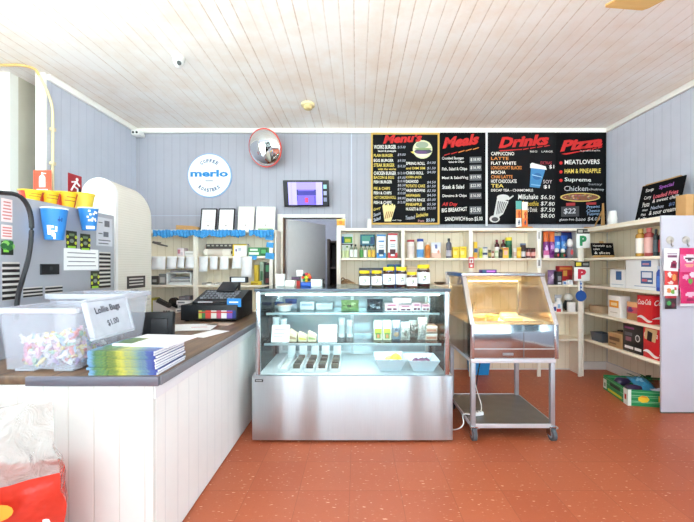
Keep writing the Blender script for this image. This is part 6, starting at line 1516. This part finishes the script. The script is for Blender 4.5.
t = board('menu_board', 'drinks board with a blue cup and a milkshake drawn on it', 487.8, 555.6, 132, 224, CHK)
b = MB(); heading(b, 'Drinks', 498.5, 549, 137.5, 148.5, 3.6)
poly(b, [(499, 150.5), (522, 149), (522, 149.8), (500, 151.5)], cR)
for k in range(4): poly(b, [(523+k*7, 149-k*1), (528.5+k*7, 148-k*1), (528.5+k*7, 148.8-k*1), (523+k*7, 150-k*1)], cR)
b.build('heading', t)
b = MB()
for s, m, q0, q1, pr in (('CAPPUCCINO', cW, 152, 155.5, 514), ('LATTE', cO, 157, 160, 508.5), ('FLAT WHITE', cW, 161.7, 164.8, 516), ('LONG/SHORT BLACKS', cO, 166, 169.5, 521.5), ('MOCHA', cW, 170.7, 174, 505.5), ('CHAI LATTE', cO, 175.2, 178.5, 512.5), ('HOT CHOCOLATE', cW, 179.5, 183, 516.5), ('TEA', cY, 184, 187.5, 503.5), ('DECAF TEA - CHAMOMILE', cW, 189, 191.6, 533)): TX(b, s, 491, pr, q0, q1, cY if m is cO and 0 else m, .015)
TX(b, 'REG', 530, 537, 150.7, 152.5, cW); TX(b, 'LARGE', 541.5, 552.5, 150.7, 152.5, cW); TX(b, '$1', 549, 554, 165, 169, cW, .01); TX(b, 'SOY', 543, 552, 180, 183.5, C('#d9c9c9', .7)); TX(b, '$1', 543.5, 549.5, 185, 189, cW, .02)
TX(b, 'Milkshake', 518, 538, 194.5, 199.5, cW, .01, .1, .4); TX(b, 'Smoothie', 522, 538.5, 201, 206, C('#d9b83a', .7), .01, .1); TX(b, 'Iced Drink', 524, 537, 207.5, 212, cW, 0, .1)
for s, q in (('$6.50', 195), ('$7.80', 201.5), ('$7.50', 207.5), ('$8.00', 213.5)): TX(b, s, 540.5, 554.5, q, q+4.5, cW, 0, .15, -.6)
b.build('chalk_writing', t)
b = MB(); TX(b, 'EXTRAS', 540.5, 551.5, 161.5, 164.5, C('#c23a4a', .7)); b.build('red_writing', t)
b = MB()   # takeaway cup
poly(b, [(530.8, 168), (545.2, 169.5), (539.5, 188), (529.6, 187)], C('#3f83b8', .7)); poly(b, [(530.2, 164), (532, 162.8), (545.5, 166.5), (546.6, 169.8), (530, 168)], cW, LY-.0003); ell(b, 537, 176.5, 4.3, 3.4, C('#2a639a', .7), LY-.0005); poly(b, [(532, 174.5), (542, 177), (542, 177.6), (532, 175.3)], C('#a8d0ea', .7), LY-.0007); poly(b, [(531, 184), (540.5, 185.3), (540.2, 186.2), (531, 185)], C('#7fb5da', .7), LY-.0005)
b.build('cup_drawing', t)
b = MB()   # milkshake glass
SK = C('#d5d4d2', .7); SK2 = C('#4a4a4e', .7)
poly(b, [(497, 198), (508.5, 201.5), (503, 214), (497.5, 218), (493.5, 216)], SK); ell(b, 503, 197.5, 6.3, 3, SK, LY-.0002); poly(b, [(507, 199), (513, 195.3), (513.7, 196.2), (508, 200.5)], SK); ell(b, 494.5, 219, 5.2, 3.6, SK, LY-.0002); ell(b, 494.8, 219.3, 3.4, 2.2, SK2, LY-.0004)
for k in range(5): poly(b, [(497.8+k*2, 201+k*.3), (498.8+k*2, 201.3+k*.3), (496.8+k*1.4, 214.5-k*.4), (496.2+k*1.4, 214.5-k*.4)], SK2, LY-.0004)
b.build('milkshake_drawing', t)

t = board('menu_board', 'pizza board with a round pizza drawn on it, nearest the corner', 556, 606, 131.5, 224, CHK2)
b = MB(); heading(b, 'Pizza', 560, 602.5, 141, 152, 5.5)
poly(b, [(561, 154), (580, 151), (580, 151.8), (566, 154.8)], cR)
for k in range(4): poly(b, [(581+k*5.5, 151-k*1.1), (585.5+k*5.5, 149.8-k*1.1), (585.5+k*5.5, 150.6-k*1.1), (581+k*5.5, 152-k*1.1)], cR)
TX(b, 'specials', 580, 600, 150.2, 152, cW, 0, 0, .4)
b.build('heading', t)
b = MB()
TX(b, 'MEATLOVERS', 564.5, 599.5, 160, 164.5, cW, .01, 0, .5); TX(b, 'HAM & PINEAPPLE', 564.5, 600.5, 169, 173.5, cY, .01, 0, .5); TX(b, 'Supreme', 564.5, 591, 177.5, 182.5, C('#dfe9e4', .7), .01, 0, -.4); TX(b, 'Chicken', 564, 588, 186, 191, C('#c3c6cb', .7), 0, 0, 0); TX(b, 'Satay', 588, 602, 183, 186, cG, 0, 0, 0); TX(b, 'chutney', 589, 604, 188, 191, C('#c3c6cb', .7), 0, 0, -.3)
TX(b, 'gluten free', 559, 574, 218.5, 221.5, C('#d0d0d0', .7), .01, .2, 0.3); TX(b, 'base $4.00', 575.5, 600, 217.5, 221.5, C('#d0d0d0', .7), .0, .2, .5)
for s, q in (('Prawns', 207), ('Cheese', 211), ('Toppings', 214.5)): TX(b, s, 586.5, 599.5, q-1.5, q+1.6, C('#8fb2d9', .7), 0, .1, .8)
b.build('chalk_writing', t)
b = MB()
for q in (163, 172, 180.5): ell(b, 560.8, q, 1.7, 1.7, cR, n=7)
poly(b, [(566, 203), (575, 202.6), (575, 205.6), (566, 206)], C('#a02a30', .7)); poly(b, [(586, 202.6), (596, 202.2), (596, 204.6), (586, 205)], C('#a02a30', .7)); b.build('red_marks', t)
b = MB(); ell(b, 580, 197.3, 20, 4.4, C('#d9c06a', .7)); ell(b, 580, 197.3, 18.4, 3.5, C('#7a4a34', .7), LY-.0003)
R = random.Random(6)
for k in range(34):
    a, rr = R.uniform(0, 2*PI), R.uniform(.1, .9)**.5; ell(b, 580+17*rr*math.cos(a), 197.3+3.0*rr*math.sin(a), R.uniform(.6, 1.4), R.uniform(.3, .6), C(R.choice(['#b8463a', '#d9b05a', '#5a3424', '#7f8a4a', '#8a5a7a', '#caa08a']), .7), LY-.0005-.00002*k, 8)
b.build('pizza_drawing', t)
b = MB(); poly(b, [(561, 206.8), (579, 206.2), (579, 216.4), (561, 216.8)], C('#3a3a40', .7)); TX(b, '$22', 563.5, 575.5, 208.5, 214.5, C('#c9cbd0', .7), .01, .1, .3, LY-.0006); b.build('price_patch', t)

# ------------------------------------------------------------------ on and around the right hand shelves
# big chalkboard leaning on the right wall, seen at an angle
B0 = Vector((3.055, 3.80, SZ[0]+.012)); U = Vector((.0, -.50, .0)); V = Vector((.09, 0, .40))
N = U.cross(V).normalized()
if N.x > 0: N = -N
t = thing('leaning_chalkboard', 'large chalkboard leaning on the wall above the side shelves', 'chalkboard', B0+U*.5)
def bp(u, v, n=0.0): return B0+U*u+V*v+N*n
b = MB(); b.prism([bp(.0, 0), bp(1, 0), bp(1, 1), bp(0, 1)], -N*.012, CHK2); b.build('slate', t)
b = MB(); b.prism([bp(-.03, 0, -.0121), bp(.04, 0, -.0121), bp(.04, 1.03, -.0121), bp(-.03, 1.03, -.0121)], -N*.02, EW); b.prism([bp(.045, .96, -.0121), bp(.86, .96, -.0121), bp(.86, 1.05, -.0121), bp(.045, 1.05, -.0121)], -N*.02, EW); b.build('wooden_stand', t)
b = MB()
def BT(s, u0, u1, v0, v1, m, bold=.01): b.text(s, bp(u0, v0, .001), U*(u1-u0), V*(v1-v0), m, bold)
BT('Soup', .12, .32, .78, .9, cW); BT('Special', .45, .78, .78, .9, C('#a05ac0', .7), .02); BT('Loaded Fries', .36, .92, .58, .69, C('#e86a7a', .7), .02); BT('Curry', .12, .3, .58, .7, cW); BT('& sweet chilli', .36, .95, .47, .56, cW); BT('Pasta', .12, .3, .40, .53, cW); BT('Nachos', .36, .66, .29, .38, C('#b9c3d9', .7)); BT('$12', .78, .9, .29, .38, C('#7fa0d9', .7)); BT('& sour cream', .34, .95, .15, .26, cW); BT('Wraps', .14, .28, .27, .34, cW); BT('Pies', .14, .26, .16, .23, cW); BT('Rolls', .08, .3, .05, .12, cW)
b.build('chalk_writing', t)
t = thing('brown_box', 'brown cardboard box above the grey end panel', 'box', (3.13, 3.25, SZ[0]))
b = MB(); b.box(3.025, 3.235, 3.17, 3.275, SZ[0]+.0045, Z(194, 3.17), CARD, .003); b.build('carton', t)
b = MB(); b.box(3.09, 3.15, 3.168, 3.1695, SZ[0]+.006, Z(195, 3.17), C('#b98a55', .5)); b.build('tape', t)
# small chalkboard on its easel
zs = S1
yc = 4.1; x0, x1 = X(592.5, yc), X(614.5, yc)
t = thing('small_chalkboard', 'small chalk sign on an easel on the upper corner shelf', 'chalkboard', ((x0+x1)/2, yc, zs))
Mz = Matrix.Translation(((x0+x1)/2, yc, zs+.005)) @ Matrix.Rotation(math.radians(-10), 4, 'X'); w = x1-x0
b = MB(); b.box(-w/2, w/2, -.005, .005, .022, .175, CHK2, .001, M=Mz); b.build('slate', t)
b = MB(); b.box(-w*.48, w*.46, -.02, .012, .0, .012, EW, .002, M=Mz); b.box(-w*.48, w*.46, -.02, -.012, .0122, .022, EW, M=Mz); b.box(-.02, .03, .0052, .015, .0122, .2, EW, .003, M=Mz); b.build('easel', t)
b = MB()
for s, a0, a1, c0, c1 in (('Homemade', -.43, .1, .13, .155), ('$5.00', .18, .4, .12, .145), ('cakes', -.43, -.15, .09, .115), ('& slices', -.4, .3, .04, .07)):
    b.text(s, Mz @ Vector((a0*w, -.0058, c0)), Vector(((a1-a0)*w, 0, 0)), Mz.to_3x3() @ Vector((0, 0, c1-c0)), cW)
b.build('chalk_writing', t)
# bottles on the upper corner shelf
def rbot(label, px0, px1, q, x, body, cap, lbl, **k):
    pc = (px0+px1)/2; Y = F*x/(pc-VX); h = Z(q, Y)-S1; r = (px1-px0)/2*Y/F*.97
    bottle('sauce_bottle', label, 'bottle', x, Y, S1+.0005, r, h, body, cap, lbl, **k)
rbot('golden sauce bottle with white label at the left of the corner shelf row', 636.3, 644.6, 229, 2.87, C('#b98a3a', .25), C('#c9a24a', .4), C('#f3efe6', .5), neck=.5, shoulder=.78, lz=(.12, .66))
rbot('pink sauce bottle second in the row on the corner shelf', 645, 653.2, 228, 2.87, C('#b04a48', .25), C('#c05a5a', .4), C('#eab6ae', .5), neck=.5, shoulder=.78, lz=(.12, .66))
rbot('dark slim bottle third in the row on the corner shelf', 653.6, 658.4, 229, 2.86, C('#2c3438', .25), C('#24282c', .4), C('#46545c', .5), neck=.45)
rbot('dark bottle with red label beside the grey end panel', 659, 665.5, 229, 2.88, C('#2a2224', .25), C('#24282c', .4), C('#b02a30', .5), neck=.45)
# cartons on the third corner shelf
CW = C('#eff0f1', .55, var=.03); CBL = C('#2f5f96', .5); CIN = C('#8a7358', .7)
def open_box(name, label, x, y, z, w, d, h, flap=True):
    t = thing(name, label, 'box', (x, y, z), -PI/2)
    b = MB(); th = .004
    b.box(-w/2, w/2, -d/2, -d/2+th, .0005, h, CW); b.box(-w/2, w/2, d/2-th, d/2, .0005, h, CW); b.box(-w/2, -w/2+th, -d/2+th, d/2-th, .0005, h, CW); b.box(w/2-th, w/2, -d/2+th, d/2-th, .0005, h, CW); b.box(-w/2+th, w/2-th, -d/2+th, d/2-th, .0005, .005, CIN)
    b.build('carton', t, local=True)
    b = MB(); b.prism([(-w/2, -d/2, h+.0005), (w/2, -d/2, h+.0005), (w/2-.02, -d/2-.10, h+.012), (-w/2-.02, -d/2-.10, h+.012)], (0, 0, .003), C('#c9b7a2', .6)); b.build('flap', t, local=True)
    b = MB(); b.prism([(-w/2, d/2, h+.0005), (w/2, d/2, h+.0005), (w/2, d/2+.03, h+.09), (-w/2, d/2+.03, h+.09)], (0, .003, 0), C('#9a8468', .6)); b.build('flap', t, local=True)
    b = MB(); b.prism([(w/2, -d/2, h+.0005), (w/2, d/2, h+.0005), (w/2-.01, d/2, h+.09), (w/2-.01, -d/2+.02, h+.085)], (.003, 0, 0), C('#a08a6e', .6)); b.build('flap', t, local=True)
    b = MB(); y = -d/2-.0008; b.quad([(-w*.1, y, h*.42), (w*.28, y, h*.42), (w*.28, y, h*.9), (-w*.1, y, h*.9)], CBL); b.quad([(-w*.4, y, h*.15), (w*.4, y, h*.15), (w*.4, y, h*.18), (-w*.4, y, h*.18)], C('#a9b4c6')); b.build('print', t, local=True)
    return t
open_box('open_carton', 'open white carton with flaps on the third corner shelf', 2.93, 3.75, S2, .215, .2, .196)
carton('white_carton', 'big white carton with two blue labels on the corner shelf', 'carton', 2.99, 3.435, S2+.0006, .385, .33, .297, CW,
       ((.50, .87, .20, .62, CBL), (.54, .83, .40, .58, C('#e2e6f0')), (.54, .7, .27, .36, C('#d06a7a')), (.72, .84, .27, .33, C('#dfe6ef')), (.52, .82, .76, .96, C('#3a64a0')), (.56, .76, .82, .88, C('#c98a9a')), (.3, .95, .1, .12, C('#8a9ac0'))), -PI/2)
Yb = 3.21
bottle('blue_bottle', 'blue bottle squeezed between the carton and the end panel', 'bottle', X(660, Yb), Yb, S2+.0005, .027, Z(266, Yb)-S2, C('#2a50b8', .3), C('#c3d0e6', .4), C('#4a78d0', .5), neck=.6)
# fourth corner shelf
carton('low_box', 'low brown box at the back left of the fourth corner shelf', 'box', X(601, 4.1)+.02, 4.14, S3+.0006, .14, .2, .085, C('#b59a7c', .7))
Y = 3.8; x0 = X(607, Y); x1 = X(620, Y)
carton('tea_box', 'white box with an orange label on the fourth corner shelf', 'box', 2.885, 3.80, S3+.0006, .18, .11, Z(296.5, 3.72)-S3, C('#f2f0ec', .5), ((.12, .88, .45, .78, C('#f0a02a')), (.25, .75, .54, .68, C('#f8d9a0')), (.2, .8, .2, .24, C('#c9c6be'))), -PI/2)
bag('biscuit_packet', 'red and purple packet between the tea box and the red carton', 'packet', 2.86, 3.58, S3+.0006, .15, Z(302, 3.58)-S3, .05, [(.4, C('#b88a5a')), (.75, C('#c9485a')), (1, C('#e2a878'))], [(.2, .7, .45, .7, C('#6a3a7a'))], rz=-PI/2, seed=60)
COK, COW = C('#d6202a', .4, var=.05), C('#f6f4f4', .45)
def cola(name, label, x, y, z, w, d, h, rz, front, right=True):
    M = Matrix.Translation((x, y, z)) @ Matrix.Rotation(rz, 4, 'Z')
    t = thing(name, label, 'carton', M=M, group='red drink cartons')
    b = MB(); b.box(-w/2, w/2, -d/2, d/2, .0005, h, COK, .003); b.build('carton', t, local=True)
    b = MB()
    yy = -d/2-.001
    def swoosh(O, u, v):
        n = 12; O, u, v = Vector(O), Vector(u), Vector(v)
        for k in range(n):
            a, c = k/n, (k+1)/n
            f = lambda s: .16+.07*math.sin(s*5.2+.4); g = lambda s: .05*math.sin(PI*s)+.012
            b.quad([O+u*a+v*(f(a)-g(a)), O+u*c+v*(f(c)-g(c)), O+u*c+v*(f(c)+g(c)), O+u*a+v*(f(a)+g(a))], COW)
    b.text('Coca-Cola', (-w*.44, yy, h*.66), (w*.86, 0, h*.05), (w*.0, 0, h*.2), COW, .02, .35); swoosh((-w/2, yy, 0), (w, 0, 0), (0, 0, h))
    xs = -w/2-.001
    b.text('Coca-Cola', (xs, d*.44, h*.66), (0, -d*.86, h*.03), (0, 0, h*.2), COW, .02, .35); swoosh((xs, d/2, 0), (0, -d, 0), (0, 0, h))
    b.build('print', t, local=True)
    return t
cola('drink_carton', 'red and white cola carton on the fourth corner shelf', 2.975, 3.39, S3, .30, .18, Z(296.5, 3.3)-S3, 0, True)
# fifth corner shelf
def tray(name, label, x, y, z, w, d, h, m):
    t = thing(name, label, 'tray', (x, y, z)); b = MB(); tub_shell(b, x-w/2, x+w/2, y-d/2, y+d/2, z+.0005, z+h, .01, .004, m); b.build('tray_body', t)
    b = MB(); b.box(x-w*.4, x+w*.4, y-d*.4, y+d*.4, z+.006, z+h*.6, C('#3a4046', .6), .004); b.build('liner', t); return t
tray('grey_tray', 'dark slate tray at the far left of the lowest corner shelf', X(602, 4.05)+.02, 4.08, S4 if False else SZ[4], .14, .2, .10, C('#4f5660', .5))
S5 = SZ[4]
carton('brown_carton', 'brown carton with dark print on the lowest corner shelf', 'carton', 2.885, 3.775, S5+.0006, .20, .13, Z(334, 3.72)-S5, C('#b08a5e', .7), ((.1, .85, .45, .7, C('#6a4a30')), (.1, .6, .2, .3, C('#7a5a3a'))), -PI/2)
can = carton('black_can_pack', 'black pack behind the brown carton on the lowest shelf', 'pack', 3.06, 3.89, S5+.0006, .16, .12, .16, C('#2a2a2e', .4), ((.1, .5, .5, .8, C('#a8a8ae')),))
t = carton('black_carton', 'black drink carton with white emblem on the lowest shelf', 'carton', 2.925, 3.54, S5+.0006, .25, .2, Z(326, 3.5)-S5, C('#201d20', .4), ((.1, .55, .12, .22, C('#e6e6e6')), (.62, .95, .12, .22, C('#e6e6e6')), (.15, .45, .4, .55, C('#8a5a6a')), (.1, .5, .6, .72, C('#5a5a62')), (.1, .6, .85, .92, C('#8a3a7a'))), -PI/2)
b = MB(); xe_ = 2.825-.003; b.disc((xe_, 3.47, S5+.16), (0, .03, 0), (0, 0, .036), C('#c9c9cc'), 16); b.disc((xe_-.0006, 3.47, S5+.16), (0, .02, 0), (0, 0, .026), C('#3a3a3e'), 16)
em = b.build('emblem', t)
t = cola('drink_carton', 'red cola carton with a torn opening on the lowest shelf', 2.965, 3.315, S5, .28, .18, .294, 0, True)
b = MB(); hh = .294; b.quad([(-.1425, .075, hh*.62), (-.1425, -.05, hh*.55), (-.1425, -.075, hh*.97), (-.1425, .06, hh*.98)], C('#d9b98a', .7)); b.quad([(-.1432, .045, hh*.58), (-.1432, -.01, hh*.55), (-.1432, -.02, hh*.85), (-.1432, .035, hh*.9)], C('#2a1a18', .7)); b.build('torn_opening', t, local=True)
# fruit carton on the floor
CRG = boards('green striped carton print', 2, .05, '#1f8a4f', '#8fd0a0', .0, .08, .3, .5, .03)
CM = Matrix.Translation((2.62, 3.34, 0)) @ Matrix.Rotation(math.radians(-11), 4, 'Z')
cw, cd, ch = .56, .46, .155
t = thing('fruit_carton', 'green printed fruit carton on the floor beside the grey end panel', 'carton', M=CM)
b = MB(); th = .006
def cwall(x0, x1, y0, y1): b.box(x0, x1, y0, y1, .0006, ch, CRG)
cwall(0, cw, 0, th); cwall(0, cw, cd-th, cd); cwall(0, th, th, cd-th); cwall(cw-th, cw, th, cd-th); b.box(th, cw-th, th, cd-th, .0006, .008, C('#2a6a44', .6))
b.build('carton_walls', t, local=True)
b = MB(); yy = -.0012; CY = C('#f2c22a', .5)
for q in (.045, .10): b.quad([(.02, yy, q), (.54, yy, q), (.54, yy, q+.004), (.02, yy, q+.004)], C('#a9dcb4', .5))
b.quad([(.0, yy-.0002, .0), (.03, yy-.0002, .0), (.03, yy-.0002, ch), (.0, yy-.0002, ch)], C('#e6efe6', .5))
b.disc((.135, yy-.0004, .07), (.05, 0, 0), (0, 0, .035), CY, 7); b.disc((.135, yy-.0006, .083), (.028, 0, 0), (0, 0, .02), C('#e6902a', .5), 12, 0, PI); b.text('FRESH', (.26, yy-.0006, .05), (.2, 0, 0), (0, 0, .06), CY, .03)
xx = -.0012
for y0, y1, z0, z1, m in ((.0, .07, 0, ch, C('#e9f0ea', .5)), (.39, .46, .02, .12, C('#e9f0ea', .5)), (.02, .05, .05, .1, C('#c0392f', .5)), (.41, .44, .04, .08, C('#7a9a7a', .5)), (.13, .32, .085, .12, C('#20302a', .6)), (.1, .36, .02, .045, C('#cfd23a', .5))):
    b.quad([(xx, y0, z0), (xx, y1, z0), (xx, y1, z1), (xx, y0, z1)], m); xx -= .0002
b.build('print', t, local=True)
def veg(name, label, cat, x, y, z, pts, m, extra=None):
    p = CM @ Vector((x, y, z)); t = thing(name, label, cat, p)
    b = MB(); b.lathe(pts, m, seg=16, M=Matrix.Rotation(PI/2*.92, 4, 'Y') @ Matrix.Translation((0, 0, -pts[-1][1]/2))); b.build('flesh', t, local=True); return t
EGG = [(.001, 0), (.03, .008), (.048, .04), (.045, .08), (.032, .13), (.02, .16), (.001, .168)]
for k, (x, y, zz, L) in enumerate(((.12, .33, .13, 'dark purple vegetable at the back left of the green carton'), (.11, .12, .125, 'dark purple vegetable at the near left corner of the green carton'))):
    veg('eggplant', L, 'vegetable', x, y, zz, EGG, C('#3a2a4a', .3, var=.2))
def cpile(name, label, cat, x, y, w, d, h, m, seed, blob=None):
    M = CM @ Matrix.Translation((x, y, .11)) @ Matrix.Rotation(-PI/2*.85, 4, 'X'); b = MB(); b.pouch(w, d, h, [(1, m)], blob, seed=seed, wr=.2, M=M); o = b.build(name, loc=M.translation); return tag(o, label, cat)
cpile('blue_bag', 'bright blue produce bag in the middle of the green carton', 'bag', .26, .12, .17, .26, .09, C('#3f93c0', .35, var=.2), 71, [(.2, .5, .4, .7, C('#8fc9e6'))])
cpile('white_bag', 'pale bag at the front edge inside the green carton', 'bag', .33, .03, .14, .10, .06, C('#d3cfe0', .4, var=.15), 73)
cpile('brown_bag', 'brown produce bag right of the blue one in the carton', 'bag', .42, .1, .15, .22, .1, C('#7a4a34', .5, var=.25), 72)
LEAF = C('#2a5a30', .5, var=.3, scale=30)
b = MB(); R = random.Random(8)
for k in range(26):
    x, y, z = R.uniform(.22, .53), R.uniform(.24, .42), R.uniform(.12, .2); a = R.uniform(0, 6)
    p = CM @ Vector((x, y, z)); u = Vector((math.cos(a), math.sin(a), R.uniform(-.2, .6)))*.05; v = Vector((-math.sin(a), math.cos(a), R.uniform(-.3, .3)))*.02
    b.prism([p-u, p-v, p+u, p+v], (0, 0, .002), LEAF)
tag(b.build('leafy_greens', loc=CM @ Vector((.38, .33, .1))), 'dark leafy greens at the back of the green carton', 'greens', kind='stuff')

# lolly packets hanging on the end panel
YE = RY0
def hung(label, p0, p1, q0, q1, bands, blob, seed, dy=.03, rz=0.0, name='lolly_packet'):
    Y = YE-dy; x0, x1, z0, z1 = X(p0, Y), X(p1, Y), Z(q1, Y), Z(q0, Y)
    t = thing(name, label, 'packet', ((x0+x1)/2, Y, z0), 0, 'packets hanging on the end panel')
    M = Matrix.Rotation(rz, 4, 'Y')
    b = MB(); b.pouch(x1-x0, z1-z0, .022, bands, blob, seed=seed, M=M); b.build('packet_film', t, local=True)
    return t, x1-x0, z1-z0
MG1, PKK = C('#d8246a', .35, var=.1), C('#e35a92', .35, var=.1)
t, w, h = hung('white packet with dark cherries, highest on the left', 663, 678.3, 248.5, 271, [(1, C('#f1eff0', .4))], [(.4, .85, .12, .45, C('#9a2a50')), (.5, .75, .2, .32, C('#5a1a34'))], 81, .055, .06)
b = MB(); b.box(-w*.32, w*.32, -.0165, -.0155, h*.74, h*.80, C('#b9a9b4')); b.box(-w*.3, w*.3, -.0165, -.0155, h*.6, h*.7, C('#8a5a78')); b.build('print', t, local=True)
t, w, h = hung('red packet with white splashes below the cherry packet', 664.5, 678, 269.5, 286.5, [(1, C('#d8352f', .35, var=.1))], [(.15, .45, .55, .85, C('#f2e4dc')), (.5, .85, .35, .7, C('#eda25a')), (.2, .6, .12, .3, C('#f0d2c8'))], 82, .04)
t, w, h = hung('white packet with green and orange shapes under the red one', 663.5, 678.5, 285, 296, [(1, C('#efe9e4', .4))], [(.15, .4, .3, .7, C('#e88a4a')), (.45, .7, .2, .6, C('#7ab04a')), (.65, .85, .5, .8, C('#d84a4a'))], 83, .055)
t, w, h = hung('clear dark packet of red and green lollies, lowest left', 665, 676.5, 295.5, 309, [(.8, C('#3a2a2c', .3, var=.2)), (1, C('#c93a44', .4))], [(.1, .4, .3, .6, C('#3f9a4a')), (.5, .8, .1, .5, C('#6a2a34'))], 84, .03)
t, w, h = hung('pink packet with a white label, highest of the right column', 679.5, 696, 248, 272, [(.7, PKK), (1, MG1)], [(.2, .95, .42, .72, C('#eee2e6')), (.3, .8, .5, .62, C('#5a3a44')), (.3, .8, .2, .36, C('#f0a08a'))], 85, .05)
t, w, h = hung('magenta packet in the middle of the right column', 678.5, 696, 269, 290, [(1, MG1)], [(.5, .75, .3, .55, C('#6aa84a')), (.2, .5, .5, .75, C('#f2a0c0')), (.6, .95, .6, .85, C('#f4dfe8'))], 86, .035)
t, w, h = hung('magenta packet with a white edge, lowest of the right column', 680, 697, 287, 306, [(.16, C('#ece6ea', .4)), (1, MG1)], [(.25, .9, .5, .72, C('#eec2d4')), (.3, .8, .25, .4, C('#a01a50'))], 87, .05)
for k, (px, L) in enumerate(((670, 'beige suction hook on the grey panel, left one'), (686, 'beige suction hook on the grey panel, right one'))):
    x, z = X(px, YE), Z(240, YE)
    t = thing('suction_hook', L, 'hook', (x, YE, z), 0, 'suction hooks')
    Mk = Matrix.Translation((x, YE-.0005, z)) @ Matrix.Rotation(PI/2, 4, 'X')
    b = MB(); b.lathe([(.036, 0), (.034, .004), (.012, .009), (.010, .014)], C('#c3bcb4', .4), M=Mk, seg=20); b.build('suction_cup', t)
    b = MB(); b.tube([(x, YE-.014, z), (x, YE-.016, z-.05), (x, YE-.026, z-.062), (x, YE-.034, z-.05)], .0045, C('#b5aea6', .4), 6); b.build('hook', t)

# ------------------------------------------------------------------ light
def added_batten(x, y, label):  # unseen hanging tubes, added to lift the ceiling and the room
    t = thing('added_tube_light', label, 'light', (x, y, CZ))
    z = 2.42
    b = MB()
    for q in (-.45, .45): b.cyl((x+q, y, z+.03), (x+q, y, CZ), .006, WHITE, 8)
    b.build('suspension', t)
    b = MB(); b.box(x-.62, x+.62, y-.03, y+.03, z-.01, z+.03, WHITE, .006); b.build('body', t)
    b = MB(); b.cyl((x-.58, y-.055, z+.01), (x+.58, y-.055, z+.01), .014, TUBE, 10); b.build('tube', t)
    b = MB(); b.cyl((x-.58, y+.055, z+.01), (x+.58, y+.055, z+.01), .014, TUBE, 10); b.build('tube', t)
TUBE = emit_mat('added fluorescent tube', '#e9f3ff', 16)
added_batten(-1.9, 1.0, 'added hanging twin tube light above the counter, left'); added_batten(0, 1.0, 'added hanging twin tube light in the middle of the room'); added_batten(1.9, .9, 'added hanging twin tube light beside the ceiling fan')
added_batten(-1.6, -1.2, 'added hanging twin tube light near the shop windows, left'); added_batten(1.2, -1.2, 'added hanging twin tube light near the shop windows, right')
t = thing('added_hall_light', 'added round ceiling light, unseen in the back room', 'light', (-.8, 5.3, 2.7))  # lamp added out of view to brighten the open door and hall
b = MB(); b.lathe([(.14, 0), (.14, -.04), (.08, -.07)], emit_mat('added hall lamp', '#fffaf4', 95), (-.8, 5.3, 2.699), 20); b.build('diffuser', t)
# heat of the warmer lamp
L = bpy.data.lights.new('warmer glow', 'AREA'); L.shape = 'RECTANGLE'; L.size = .4; L.size_y = .05; L.energy = 7; L.color = (1, .9, .74)
o = bpy.data.objects.new('warmer glow', L); o.location = ((wx0+wx1)/2-.05, wyt+.09, wz2-.078); COL.objects.link(o)
# daylight through the shop windows
w = bpy.data.worlds.new('daylight'); SC.world = w; w.use_nodes = True
nt = w.node_tree; bg = nt.nodes['Background']
tc = node(nt, 'ShaderNodeTexCoord'); sp = node(nt, 'ShaderNodeSeparateXYZ', Vector=tc.outputs['Generated'])
f = node(nt, 'ShaderNodeMapRange', Value=sp.outputs[2], i1=-.06, i2=.08, i3=0.0, i4=1.0).outputs[0]
nt.links.new(mixc(nt, f, lin('#eef5f6'), lin('#dce8f6')), bg.inputs['Color'])
nt.links.new(node(nt, 'ShaderNodeMapRange', Value=f, i1=0.0, i2=1.0, i3=16.5, i4=7.5).outputs[0], bg.inputs['Strength'])   # stronger glow added below the horizon to light the ceiling, bright cloud above
for i in range(4):
    x0, x1 = edges[i]+.05, edges[i+1]-.05
    P = bpy.data.lights.new('window portal', 'AREA'); P.shape = 'RECTANGLE'; P.size = x1-x0; P.size_y = 2.5; P.cycles.is_portal = True
    o = bpy.data.objects.new('window portal', P); o.location = ((x0+x1)/2, -3.1, 1.55); o.rotation_euler = (PI/2, 0, PI); COL.objects.link(o)

P = bpy.data.lights.new('window portal', 'AREA'); P.shape = 'RECTANGLE'; P.size = 4.8; P.size_y = 1.75; P.cycles.is_portal = True
o = bpy.data.objects.new('window portal', P); o.location = (-4.3, -.15, 1.775); o.rotation_euler = (PI/2, 0, PI/2); COL.objects.link(o)
P = bpy.data.lights.new('window portal', 'AREA'); P.shape = 'RECTANGLE'; P.size = 3.5; P.size_y = 1.75; P.cycles.is_portal = True
o = bpy.data.objects.new('window portal', P); o.location = (RW+.1, -.8, 1.775); o.rotation_euler = (PI/2, 0, -PI/2); COL.objects.link(o)

# ------------------------------------------------------------------ camera
cam = bpy.data.cameras.new('camera'); cam.sensor_width = 36; cam.lens = 36*F/694
cam.shift_x = -(VX-347)/694; cam.shift_y = (VY-261)/694; cam.clip_start = .05
co = bpy.data.objects.new('camera', cam); co.location = (0, 0, H); co.rotation_euler = (PI/2, 0, 0); COL.objects.link(co)
SC.camera = co
SC.view_settings.view_transform = 'Standard'; SC.view_settings.look = 'None'; SC.view_settings.gamma = 1; SC.view_settings.use_curve_mapping = False
SC.view_settings.exposure = 0.08
SC.cycles.use_denoising = True; SC.cycles.max_bounces = 10; SC.cycles.diffuse_bounces = 6; SC.cycles.transparent_max_bounces = 24; SC.cycles.glossy_bounces = 5
SC.cycles.sample_clamp_indirect = 8
